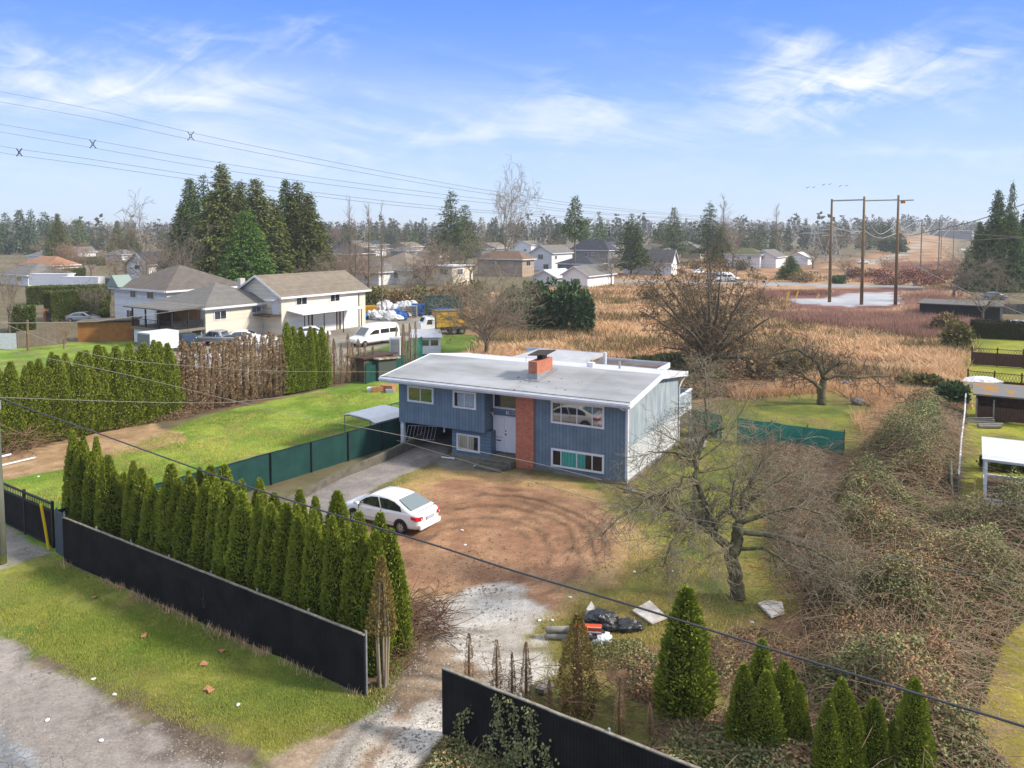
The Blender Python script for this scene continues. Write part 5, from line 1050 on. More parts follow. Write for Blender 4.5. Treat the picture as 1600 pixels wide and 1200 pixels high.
RDARK = M('dark_shingle', sr(70, 76, 88, .6), sr(86, 90, 100, .6), 1.2, .95)
RORANGE = M('orange_shingle', sr(190, 138, 104, .62), sr(204, 154, 120, .62), 1.2, .95)
RMOSS = M('mossy_shingle', sr(128, 122, 96, .6), sr(110, 118, 62, .6), .6, .95)
GDOOR = M('garage_door_white', (.74, .73, .72), (.70, .69, .68), 2, .6, groove=('Z', .55, .03), gcol=.8)
BPOST = M('brown_post', sr(86, 60, 46, .6), sr(100, 72, 56, .6), 3, .9)
def building(nm, lab, corner, L, Wd, h, rise, roof, wall, roofm, ang=None, wins=(), doors=(), ov=.5, z0=0.0, chim=None, base=None, extra=None, scale=1):
    """corner: nearest ground corner; local x = long side to the right/away (sunlit face y=0), y to the left (face x=0)"""
    c = P(*corner) if len(corner) == 2 else np.array(corner)
    if c[1] > 330: c[2] = float(terrain(c[0], c[1]))
    t = thing(nm, lab, 'house' if 'garage' not in nm and 'shed' not in nm and 'tent' not in nm else nm.replace('_', ' ').split()[-1], c, BA if ang is None else ang)
    b = MB()
    if roof == 'gable':   # ridge along x
        for x in (0, L - .12): b.prism([(x, 0, 0), (x, Wd, 0), (x, Wd, h), (x, Wd / 2, h + rise), (x, 0, h)], (.12, 0, 0))
        b.box(.12, L - .12, 0, .12, 0, h); b.box(.12, L - .12, Wd - .12, Wd, 0, h)
    elif roof == 'gabley':  # ridge along y
        for y in (0, Wd - .12): b.prism([(0, y, 0), (L, y, 0), (L, y, h), (L / 2, y, h + rise), (0, y, h)], (0, .12, 0))
        b.box(0, .12, .12, Wd - .12, 0, h); b.box(L - .12, L, .12, Wd - .12, 0, h)
    else: b.box(0, L, 0, Wd, 0, h)
    b.build('wall', wall, t)
    r = MB(); th = .16; o = ov
    def slab(q):
        r.add(q + [(x, y, z - th) for x, y, z in q], [list(range(len(q))), list(range(len(q), 2 * len(q)))[::-1]] + [(i, len(q) + i, len(q) + (i + 1) % len(q), (i + 1) % len(q)) for i in range(len(q))])
    zt = h + th; zd = zt - rise * o / (min(Wd, L) / 2)
    if roof == 'gable':
        zr = zt + rise; zd = zt - rise * o / (Wd / 2)
        slab([(-o, -o, zd), (L + o, -o, zd), (L + o, Wd / 2, zr), (-o, Wd / 2, zr)]); slab([(-o, Wd / 2 + .01, zr), (L + o, Wd / 2 + .01, zr), (L + o, Wd + o, zd), (-o, Wd + o, zd)])
    elif roof == 'gabley':
        zr = zt + rise; zd = zt - rise * o / (L / 2)
        slab([(-o, -o, zd), (L / 2, -o, zr), (L / 2, Wd + o, zr), (-o, Wd + o, zd)]); slab([(L / 2 + .01, -o, zr), (L + o, -o, zd), (L + o, Wd + o, zd), (L / 2 + .01, Wd + o, zr)])
    elif roof == 'hip':
        s = min(L, Wd) / 2; zr = zt + rise
        A, B_ = ((s, Wd / 2, zr), (L - s, Wd / 2, zr)) if L >= Wd else ((L / 2, s, zr), (L / 2, Wd - s, zr))
        c4 = [(-o, -o, zd), (L + o, -o, zd), (L + o, Wd + o, zd), (-o, Wd + o, zd)]
        if L >= Wd: slab([c4[0], c4[1], B_, A]); slab([c4[1], c4[2], B_]); slab([c4[2], c4[3], A, B_]); slab([c4[3], c4[0], A])
        else: slab([c4[0], c4[1], A]); slab([c4[1], c4[2], B_, A]); slab([c4[2], c4[3], B_]); slab([c4[3], c4[0], A, B_])
    else: r.box(-o, L + o, -o, Wd + o, h + .003, h + .2)
    rf = r.build('roof', roofm, t)
    f = MB(); f.box(-o - .04, L + o + .04, -o - .16, -o - .01, zd - .26, zd - .02) if roof in ('gable', 'hip') else None
    if roof == 'hip' or roof == 'gabley': f.box(-o - .16, -o - .01, -o, Wd + o, zd - .26, zd - .02)
    if roof == 'gabley': f.prism([(-o, -o - .05, zd - .25), (L / 2, -o - .05, zt + rise - .25), (L + o, -o - .05, zd - .25), (L + o, -o - .05, zd + .02), (L / 2, -o - .05, zt + rise + .02), (-o, -o - .05, zd + .02)], (0, .04, 0))
    if roof == 'gable': f.prism([(-o - .05, -o, zd - .25), (-o - .05, Wd / 2, zt + rise - .25), (-o - .05, Wd + o, zd - .25), (-o - .05, Wd + o, zd + .02), (-o - .05, Wd / 2, zt + rise + .02), (-o - .05, -o, zd + .02)], (.04, 0, 0))
    if f.v: f.build('gutter', WHITE, rf)
    for (face, a, b_, za, zb) in wins:
        w = MB(); g = MB()
        if face == 'y':
            w.box(a - .1, b_ + .1, -.07, -.003, za - .1, zb + .1); g.box(a, (a + b_) / 2 - .04, -.085, -.072, za, zb); g.box((a + b_) / 2 + .04, b_, -.085, -.072, za, zb)
        else:
            w.box(-.07, -.003, a - .1, b_ + .1, za - .1, zb + .1); g.box(-.085, -.072, a, (a + b_) / 2 - .04, za, zb); g.box(-.085, -.072, (a + b_) / 2 + .04, b_, za, zb)
        wo = w.build('window', WHITE, t); g.build('pane', DKGLASS, wo)
    for (face, a, b_, za, zb, m) in doors:
        d = MB()
        if face == 'y': d.box(a, b_, -.06, -.003, za, zb)
        else: d.box(-.06, -.003, a, b_, za, zb)
        d.build('garage_door' if b_ - a > 1.8 else 'door', m, t)
    if chim: x, y, hh, m = chim; MB().box(x - .35, x + .35, y - .3, y + .3, h, h + rise + hh).build('chimney', m, rf)
    if extra: extra(t)
    return t
# beige workshop house
def _g(t):
    a = MB(); a.prism([(.8, -2.9, 2.75), (11.2, -2.9, 2.75), (11.2, -.02, 3.1), (.8, -.02, 3.1)], (0, 0, .07)); a.build('awning', WHITE, t)
    for x in (1.1, 4.2, 7.4, 10.6): MB().tube([(x, -2.8, 0), (x, -2.8, 2.75)], .07, 6).build('awning_post', BLACK, t)
    a = MB()
    for x in (4.15, 4.75, 8.9, 9.5, 12.9): a.box(x - .07, x + .07, -.1, -.003, 0, 2.6 if x < 12 else 4.3)
    a.build('door_trim', BPOST, t)
    d = MB().box(-1.6, -.003, 0, 6.5, 2.55, 2.7).build('side_deck', BPOST, t)
    rl = MB()
    for i in range(14): rl.tube([(-1.55, i * .48, 2.7), (-1.55, i * .48, 3.6)], .02, 4)
    rl.tube([(-1.55, 0, 3.6), (-1.55, 6.4, 3.6)], .03, 4); rl.build('railing', BLACK, d)
    MB().prism([(-1.0, .3, 4.45), (-.02, .3, 4.6), (-.02, 2.0, 4.6), (-1.0, 2.0, 4.45)], (0, 0, .06)).build('door_canopy', WHITE, t)
building('house', 'long beige garage house with white awning and roll up doors', (440.5, 527), 14.2, 8.5, 5.0, 2.2, 'gable', CREAM, RBROWN, wins=(('y', 2.3, 3.9, 3.75, 4.6), ('y', 7.9, 9.4, 3.75, 4.6)), doors=(('y', .8, 4.1, 0, 2.4, GDOOR), ('y', 4.9, 8.8, 0, 2.4, GDOOR), ('y', 9.6, 12.8, 0, 4.2, GDOOR), ('x', .5, 1.6, 2.7, 4.4, DOORW)), extra=_g)
# house with covered deck
def _d(t):
    z = 1.85; top = 4.05; dk = MB().box(-4.2, -.02, .05, 8.0, z - .3, z).build('deck', M('deck_edge', sr(150, 136, 120, .6), sr(170, 156, 140, .6), 2), t)
    MB().box(-4.0, -.05, .5, 7.8, 0, z - .303).build('lower_wall', WALLW, dk)
    MB().box(-1.4, -.3, .46, .497, 0, 1.5).build('doorway_dark_panel', BLACK, dk)  # black sheet on the wall paints in the shade inside the doorway
    MB().prism([(-4.8, -.4, top), (-.1, -.4, top + .2), (-.1, 8.6, top + .2), (-4.8, 8.6, top)], (0, 0, .14)).build('deck_roof', RGREY, t)
    for x, y in ((-4.1, .15), (-2.1, .15), (-4.1, 2.6), (-4.1, 5.2), (-4.1, 7.8)): MB().box(x - .07, x + .07, y - .07, y + .07, z, top).build('deck_post', BLACK, t)
    rl = MB()
    for i in range(17): rl.box(-4.12 + i * .24, -4.09 + i * .24, .07, .1, z, z + .9)
    for i in range(32): rl.box(-4.12, -4.09, .15 + i * .24, .18 + i * .24, z, z + .9)
    rl.box(-4.15, -.1, .05, .12, z + .9, z + .95); rl.box(-4.15, -4.07, .15, 7.8, z + .9, z + .95); rl.build('railing', BLACK, t)
    MB().box(-4.08, -.2, .15, .17, z + .1, z + .85).build('railing_glass', M('smoked_panel', (.03, .035, .04), rough=.3, alpha=.6), t)
    MB().box(-.3, -.1, 1.0, 6, z, top).build('deck_wall', M('cedar_wall', sr(178, 124, 88, .66), sr(200, 146, 104, .66), 2, .9, groove=('Y', .3, .03)), t)
    MB().box(-2.6, -.5, 5.2, 5.4, z, top - .1).build('screen_wall', M('brown_screen', sr(110, 74, 56, .6), sr(126, 88, 68, .6), 2), t)
building('house', 'cream hip roofed house with large covered deck on its left side', (322, 536), 10.2, 10, 4.15, 2.1, 'hip', CREAM, RGREY, wins=(('y', 1.2, 2.7, 2.6, 3.5), ('y', 6.4, 7.6, 3.0, 3.6)), chim=(8.4, 4.5, .6, M('pale_brick', sr(222, 216, 206, .7))), extra=_d)
def _p(t):
    MB().prism([(-.9, 9.9, 5.0), (-.9, 13, 5.0), (-.9, 11.5, 6.6)], (2.5, 0, 0)).build('gable', M('mint_gable', sr(168, 188, 180, .6)), t)
building('house', 'white two storey house with mossy grey brown roof left of the covered deck', (262, 512), 12, 12.5, 5.0, 2.8, 'hip', WALLW, M('old_grey_shingle', sr(122, 112, 104, .6), sr(140, 132, 124, .6), 1.2, .95), wins=(('x', 7.2, 8.4, 3.7, 4.7), ('x', 8.2, 9.4, .8, 1.8), ('x', 3, 4.4, 3.7, 4.7)), extra=_p)
# further houses, listed left to right
HB = [('house', 'grey hip roofed house at the far left edge', (44, 447), 10, 13, 2.6, 2.2, 'hip', WALLW, RGREY, (('x', 3, 5, 1, 2),)),
 ('house', 'orange roofed cream bungalow at far left', (79, 430), 8, 17, 2.9, 2.1, 'hip', CREAM, RORANGE, (('x', 2.0, 5.2, 1.3, 2.2), ('x', 9, 11, 1.3, 2.2))),
 ('house', 'low pale roofed house behind the orange roofed bungalow', (74, 410), 9, 15, 2.6, 2, 'hip', WALLW, RGREY, ()),
 ('house', 'tiny pale house beneath the left skyline evergreens', (122, 404), 8, 8, 3, 2, 'gable', WALLW, RGREY, ()),
 ('house', 'dark roofed white gabled house left of the large bare tree', (232, 442), 12, 9, 4.6, 2.6, 'gable', WALLW, RDARK, (('x', 3.5, 5.5, 3.2, 4.2),)),
 ('house', 'long low dark roofed house behind the bare tree at left', (258, 428), 10, 16, 3.0, 2.4, 'hip', WALLG, RDARK, ()),
 ('house', 'blue grey two storey house with dark hip roof behind the bare poplars', (549, 430), 10, 13, 6.2, 2.6, 'hip', WALLG, RDARK, (('x', 4, 5, 4, 5), ('y', 3, 4, 4, 5))),
 ('house', 'low grey hip roofed house right behind the beige garage house', (592, 446), 9, 14, 3.2, 2.3, 'hip', WALLW, RGREY, (('x', 3, 4.5, 1, 2),)),
 ('house', 'wide brown grey hip roofed house above the junk yard', (637, 445), 15, 15, 3.6, 3.6, 'hip', WALLW, RBROWN, (('y', 2, 3.5, 1.5, 2.6), ('x', 3, 5, 1.5, 2.6))),
 ('house', 'cream house with flat white roof and balcony beside the ragged fir', (706, 447), 8, 9, 4.4, .6, 'flat', CREAM, WHITE, (('x', 1, 3.5, 2.6, 3.8), ('y', 2, 4, 2.6, 3.8))),
 ('house', 'small grey roofed house under the conical dark tree', (634, 404), 9, 9, 3.5, 2, 'hip', WALLG, RGREY, ()),
 ('house', 'small cream house far behind the wide brown grey roof', (682, 407), 9, 10, 3.5, 1.4, 'hip', CREAM, RGREY, ()),
 ('house', 'beige two storey house with brown hip roof left of the white two storey house', (816, 433), 6, 15, 5.0, 1.8, 'hip', WALLB, M('tan_shingle', sr(140, 112, 92, .6), sr(156, 128, 106, .6), 1), (('x', 3, 4, 3, 4), ('x', 9, 10, 3, 4), ('y', 2, 4, 3, 4.2))),
 ('house', 'white two storey gabled house with dark trim in mid distance', (862, 423), 13, 8, 5.6, 2.2, 'gable', WALLW, RGREY, (('x', 3.2, 5, 3.6, 5), ('y', 2, 3, 3.6, 4.6), ('x', 1.2, 3, .6, 2))),
 ('house', 'grey two storey house with dark hip roof right of the long trunked fir', (950, 417), 7, 15, 6.0, 3.0, 'hip', WALLG, RDARK, (('x', 8, 9.2, 3.4, 4.8), ('x', 5.5, 6.5, 3.8, 4.8), ('y', 2, 3.2, 3.4, 4.8))),
 ('house', 'low dark roofed bungalow in front of the grey two storey house', (925, 426), 9, 12, 2.6, 1.8, 'hip', WALLG, RDARK, ()),
 ('garage', 'long white garage with grey gable roof at the edge of the field', (918, 449), 13, 6.5, 2.7, 1.9, 'gable', M('bright_white_siding', (.8, .79, .76), rough=.8), RGREY, (('x', 2, 3.4, 1, 1.8),)),
 ('tent_garage', 'white fabric tent garage left of the long white garage', (868, 446), 9, 6, 2.0, 1.4, 'gable', WHITE, WHITE, ()),
 ('garage', 'white barn like garage with grey roof beside the rough field', (1049, 430), 4, 15, 4.0, 3.0, 'gabley', WALLW, RGREY, ()),
 ('house', 'brown grey house behind the white barn like garage', (1036, 404), 9, 13, 4, 2.4, 'hip', WALLB, RGREY, (('x', 4, 5.5, 2, 3),)),
 ('house', 'pale gabled house between the two ragged firs', (1094, 404), 8, 9, 4, 2.6, 'gable', WALLB, RGREY, ()),
 ('house', 'white house with mossy brown roof at the far side of the field', (1187, 419), 9, 12, 4.6, 1.9, 'hip', WALLW, RMOSS, (('x', 3, 4.2, 2.8, 3.8), ('y', 2, 3, 2.8, 3.8))),
 ('house', 'grey roofed white house left of the small pine tree', (1212, 419), 12, 8, 3.8, 2.2, 'gable', WALLW, RGREY, ()),
 ('garage', 'tiny white garage behind the small pine tree', (1262, 414), 6, 7, 2.8, 1.6, 'gable', WALLW, WALLW, ()),
 ('house', 'pale industrial block far down the corridor by the right evergreens', (1518, 379), 30, 36, 9, 1, 'flat', WALLG, WALLW, ()),
 ('house', 'small grey outbuilding among the dead trees near the left skyline', (190, 409), 8, 12, 3, 1.6, 'hip', WALLW, RGREY, ())]
for nm, lab, c, L, Wd, h, rise, rt, wm, rm, wins in HB: building(nm, lab, c, L, Wd, h, rise, rt, wm, rm, wins=wins)
# small infill houses between the far trees
ir = random.Random(31); us = sorted([ir.uniform(495, 1120) for _ in range(20)])
for i, u in enumerate(us):
    building('house', f'{ordi(i + 1)} small half hidden suburban house from the left in the hazy distance', (u, ir.uniform(395, 404)), ir.uniform(8, 12), ir.uniform(9, 14), ir.uniform(3, 5.2), ir.uniform(1.6, 2.6), ir.choice(['hip', 'gable']), ir.choice([WALLW, WALLG, WALLB, CREAM]), ir.choice([RGREY, RDARK, RBROWN]), wins=(('x', 3, 4.5, 1.5, 2.5),))
# sheds
PLY = M('orange_plywood', sr(206, 142, 78, .64), sr(184, 118, 58, .64), 1.5, .85)
def shed(lab, uv, L, Wd, h, slope, wall, roofm, front=None, ang=None, nm='shed'):
    c = P(*uv); t = thing(nm, lab, 'shed', c, BA if ang is None else ang)
    MB().box(0, L, 0, Wd, 0, h).build('wall', wall, t)
    MB().prism([(-.3, -.3, h + .01), (L + .3, -.3, h + .01 + slope), (L + .3, Wd + .3, h + .01 + slope), (-.3, Wd + .3, h + .01)], (0, 0, .12)).build('roof', roofm, t)
    if front: MB().box(-.05, -.003, .15, Wd - .15, .05, h - .1).build('front_panel', front, t)
    return t
shed('open wooden shed with orange plywood side and white front on the left lawn', (122, 534), 6.0, 2.6, 2.2, .2, PLY, M('old_board_roof', sr(140, 128, 110, .6), sr(110, 98, 84, .6), 1), front=WALLW, ang=.15)
t = shed('weathered brown shed with dark roof at the end of the rear hedge', (569, 598), 3.6, 1.6, 2.0, .0, M('grey_brown_boards', sr(146, 120, 96, .58), sr(124, 102, 82, .58), 2, .95, groove=('Z', .18, .02)), M('dark_brown_roof', sr(84, 66, 56, .58), sr(104, 84, 72, .58), 2), ang=BA)
shed('small lean-to with patchy white roof beside the weathered brown shed', (592, 596), 2.2, 2.6, 1.9, -.2, M('grey_green_boards', sr(90, 100, 96, .58)), M('peeling_white_roof', sr(214, 206, 194, .64), sr(168, 128, 96, .6), 1.4, .9, contrast=(.45, .55)), ang=BA)
fence_seg('fence', 'dark green tarp hung in front of the sheds beyond the lawn', 'tarp fence', P(571, 600), P(632, 584), 1.75, M('dark_green_tarp', sr(26, 80, 72, .6), sr(36, 92, 84, .6), 1, .6), posts=3, postr=.04, wob=.12, postmat=PALE)
fence_seg('fence', 'green mesh panel beside the brown spires and trailer roof', 'tarp fence', P(632, 570), P(660, 560), 2.2, GREENT, posts=2, wob=.1)
fence_seg('fence', 'weathered grey wooden fence on the far side of the left lawn', 'fence', P(27, 545), P(104, 537), 1.9, M('grey_boards', sr(150, 138, 122, .6), sr(130, 118, 104, .6), 2, .95, groove=('X', .2, .02)), posts=6, postmat=PALE)
fence_seg('fence', 'white panel of the fence at the left edge of the left lawn', 'fence', P(-20, 545), P(26, 545), 1.7, WHITE, posts=2)
fence_seg('fence', 'orange wooden gate beside the person and clipped hedges', 'fence', P(68, 503), P(89, 502), 1.9, PLY, posts=2, postmat=PALE)
fence_seg('fence', 'far tan fence behind the reddish bare tree at left', 'fence', P(114, 428), P(150, 424), 2.2, TAUPE, posts=2, postmat=PALE)
fence_seg('fence', 'dark green mesh fence behind the yellow truck and blue skip', 'fence', P(664, 494), P(722, 492), 3.0, GREENF, posts=4, postmat=METAL)
# ================================================================ VEHICLES
CARW = M('white_car_paint', (.80, .80, .81), rough=.28, coat=.6, spec=.5); RUB = M('tyre_rubber', (.015, .015, .016), rough=.9); RIM = M('alloy_rim', (.55, .56, .58), rough=.35, metal=.6)
TAIL = M('tail_lamp', (.55, .02, .03), rough=.2, coat=.5); HEADL = M('head_lamp', (.6, .63, .66), rough=.1, coat=1); CHROME = M('chrome', (.6, .6, .62), rough=.2, metal=.9); TRIM = M('black_trim', (.02, .02, .022), rough=.5)
REARGL = glass('rear_glass', (.12, .16, .17), .08)
def wheel(par, x, y, r, wd, sgn):
    m = MB(); n = 20; rings = []
    for (dy, rr) in ((0, r * .62), (0, r * .93), (.03, r), (wd - .03, r), (wd, r * .93), (wd, r * .62)):
        rings.append([(x + rr * math.cos(6.2832 * k / n), y - sgn * dy, r + rr * math.sin(6.2832 * k / n)) for k in range(n)])
    m.loft(rings, caps=False); w = m.build('wheel', RUB, par, smooth=False)
    q = MB(); yo = y - sgn * .02
    q.add([(x + r * .64 * math.cos(6.2832 * k / n), yo - sgn * .05, r + r * .64 * math.sin(6.2832 * k / n)) for k in range(n)], [list(range(n))], 1)
    for k in range(9):
        a = 6.2832 * k / 9; c, s = math.cos(a), math.sin(a); p = [(x + c * r * .1 - s * .025, yo, r + s * r * .1 + c * .025), (x + c * r * .6 - s * .02, yo, r + s * r * .6 + c * .02), (x + c * r * .6 + s * .02, yo, r + s * r * .6 - c * .02), (x + c * r * .1 + s * .025, yo, r + s * r * .1 - c * .025)]
        q.prism(p, (0, -sgn * .03, 0), 0)
    q.loft([[(x + rr * math.cos(6.2832 * k / n), yo - sgn * dy, r + rr * math.sin(6.2832 * k / n)) for k in range(n)] for rr, dy in ((r * .64, 0), (r * .58, 0), (r * .58, .05))], 0, caps=False)
    q.build('rim', [RIM, TRIM], w)
def car(nm, lab, cat, p, ang, prof, paint, hw, belt, wheels, wr=.31, cabin=None, group=None, tuck=.80, rearlamp=True, plate=True, rearglass=None, glazed=True):
    """prof: (x, zlow, zshoulder, ztop, hwfactor) lower body stations nose +x; cabin: (x, z) outline rear->front"""
    t = thing(nm, lab, cat, p, ang, group); rings = []
    for (x, zl, zs, zt, wf) in prof:
        w = hw * wf; half = [(0, zl), (w * .82, zl), (w * .97, zl + .10), (w, zl + .26), (w * 1.0, zs - .1), (w * .965, zs), (w * .86, zt - .01), (w * .5, zt + .012), (0, zt + .018)]
        rings.append([(x, y, z) for y, z in half] + [(x, -y, z) for y, z in half[-2:0:-1]])
    body = MB().loft(rings).build('body', paint, t, smooth=True)
    sm = body.modifiers.new('s', 'SUBSURF'); sm.levels = 1; sm.render_levels = 2
    # cabin
    if cabin:
        cr = []
        n = len(cabin)
        for i, (x, z) in enumerate(cabin):
            k = (z - belt) / (max(c[1] for c in cabin) - belt); w1 = hw * .93; w2 = hw * (.93 - (.93 - tuck) * k)
            half = [(0, belt - .12), (w1, belt - .12), (w1, belt + .0), (w2, z - .05 if z > belt + .12 else z), (w2 * .86, z - .005), (w2 * .4, z + .012), (0, z + .016)]
            cr.append([(x, y, zz) for y, zz in half] + [(x, -y, zz) for y, zz in half[-2:0:-1]])
        MB().loft(cr).build('cabin', paint, t, smooth=True)
    return t
def corolla():
    a = P(627.5, 836); b = P(552, 817); d = b - a; ang = math.atan2(d[1], d[0])
    f = Vector((math.cos(ang), math.sin(ang), 0)); l = Vector((-f.y, f.x, 0)); wb = 2.62; hw = .86
    # a,b are on the car's left side (toward the camera)
    side = 1 if (-l).dot(Vector((a[0], a[1], 0))) > 0 else -1
    mid = Vector(((a[0] + b[0]) / 2, (a[1] + b[1]) / 2, 0)) - l * hw
    # nose +x; stations
    prof = [(-2.22, .38, .78, .86, .62), (-2.17, .30, .86, .97, .84), (-2.0, .24, .92, 1.03, .95), (-1.7, .22, .93, 1.02, .99), (-1.2, .2, .92, 1.0, 1.0), (-.4, .2, .90, .96, 1.0), (.4, .2, .88, .94, 1.0), (1.0, .2, .86, .93, 1.0), (1.5, .2, .82, .90, .98), (1.9, .22, .74, .82, .93), (2.15, .26, .64, .70, .82), (2.26, .34, .56, .60, .60)]
    cab = [(-1.82, 1.0), (-1.45, 1.15), (-1.0, 1.36), (-.6, 1.44), (0, 1.465), (.45, 1.42), (.8, 1.28), (1.15, 1.08), (1.4, .93)]
    t = car('parked_car', 'white four door sedan parked on the dirt in front of the blue house', 'car', mid, ang, prof, CARW, hw, .94, None, cabin=cab)
    B = .945
    def sidewin(s):
        # side glass: follows the tucked greenhouse
        def Y(z): return s * (hw * (.93 - (.13) * (z - .94) / .525) + .006)
        for nm_, pts in (('window', [(-.15, .95), (.05, 1.37), (.42, 1.33), (.72, 1.22), (1.12, .97)]), ('window', [(-1.32, .97), (-1.22, 1.16), (-.88, 1.31), (-.5, 1.37), (-.03, 1.375), (-.22, .95)])):
            q = [(x, Y(z), z) for x, z in pts]; MB().prism(q, (0, s * .008, 0)).build('side_window', DKGLASS, t)
    sidewin(1); sidewin(-1)
    def Yw(z): return hw * (.93 - .13 * (z - .94) / .525)
    def across(nm_, x0, z0, x1, z1, m, e=.02, tr=.1):
        n = Vector((-(z1 - z0), 0, (x1 - x0))).normalized(); n = n if n.z > 0 else -n
        q = [(x0, -(Yw(z0) - tr), z0), (x0, Yw(z0) - tr, z0), (x1, Yw(z1) - tr * 1.3, z1), (x1, -(Yw(z1) - tr * 1.3), z1)]
        MB().prism([Vector(p) + n * e for p in q], n * .01).build(nm_, m, t)
    across('rear_window', -1.76, 1.045, -1.0, 1.375, REARGL, .018); across('windshield', 1.33, .985, .5, 1.40, DKGLASS, .022)
    for x in (-1.30, 1.32):
        for s in (1, -1):
            n = 16; q = [(x + .375 * math.cos(k * math.pi / n), s * (hw + .002), .33 + .36 * math.sin(k * math.pi / n)) for k in range(n + 1)] + [(x - .37, s * (hw + .002), .2), (x + .37, s * (hw + .002), .2)]
            MB().prism(q, (0, s * .006, 0)).build('wheel_arch', TRIM, t); wheel(t, x, s * (hw + .03), .315, .2, s)
    for s in (1, -1):
        MB().loft([[(-2.10, s * .83, .86), (-2.10, s * .83, .70), (-2.25, s * .62, .70), (-2.24, s * .60, .84)], [(-1.85, s * .868, .89), (-1.85, s * .868, .76), (-2.25, s * .50, .73), (-2.24, s * .5, .85)]]).build('tail_light', TAIL, t, bevel=.01)
        MB().loft([[(-2.262, s * .66, .80), (-2.262, s * .66, .74), (-2.262, s * .60, .74), (-2.262, s * .60, .80)], [(-2.27, s * .655, .79), (-2.27, s * .655, .75), (-2.27, s * .605, .75), (-2.27, s * .605, .79)]]).build('reverse_light', HEADL, t)
        MB().loft([[(2.02, s * .80, .72), (2.02, s * .82, .60), (2.24, s * .60, .56), (2.20, s * .58, .68)], [(1.72, s * .845, .80), (1.75, s * .86, .68), (2.27, s * .42, .56), (2.22, s * .4, .68)]]).build('headlight', HEADL, t)
        MB().box(.98, 1.14, min(s * .85, s * 1.02), max(s * .85, s * 1.02), .93, 1.05).build('mirror', CARW, t, bevel=.03)
        MB().box(-.62, -.42, min(s * .861, s * .885), max(s * .861, s * .885), .80, .84).build('door_handle', CARW, t); MB().box(.35, .55, min(s * .861, s * .885), max(s * .861, s * .885), .79, .83).build('door_handle', CARW, t)
        sm = MB()
        for x in (-.22, 1.05): sm.box(x, x + .012, min(s * .8, s * .8635), max(s * .8, s * .8635), .3, .9)
        sm.box(-1.0, 1.05, min(s * .8, s * .8635), max(s * .8, s * .8635), .45, .458); sm.build('door_seam', TRIM, t)
    MB().box(-2.275, -2.262, -.26, .26, .66, .80).build('number_plate', M('plate', sr(200, 206, 214, .7)), t)
    MB().box(-2.05, -2.03, -.66, .66, 1.035, 1.043).build('trunk_seam', TRIM, t)
    MB().box(-2.29, -2.15, -.72, .72, .30, .52).build('bumper', CARW, t, bevel=.05); MB().tube([(-.95, 0, 1.44), (-1.02, 0, 1.5)], .015, 5).build('aerial', TRIM, t)
corolla()
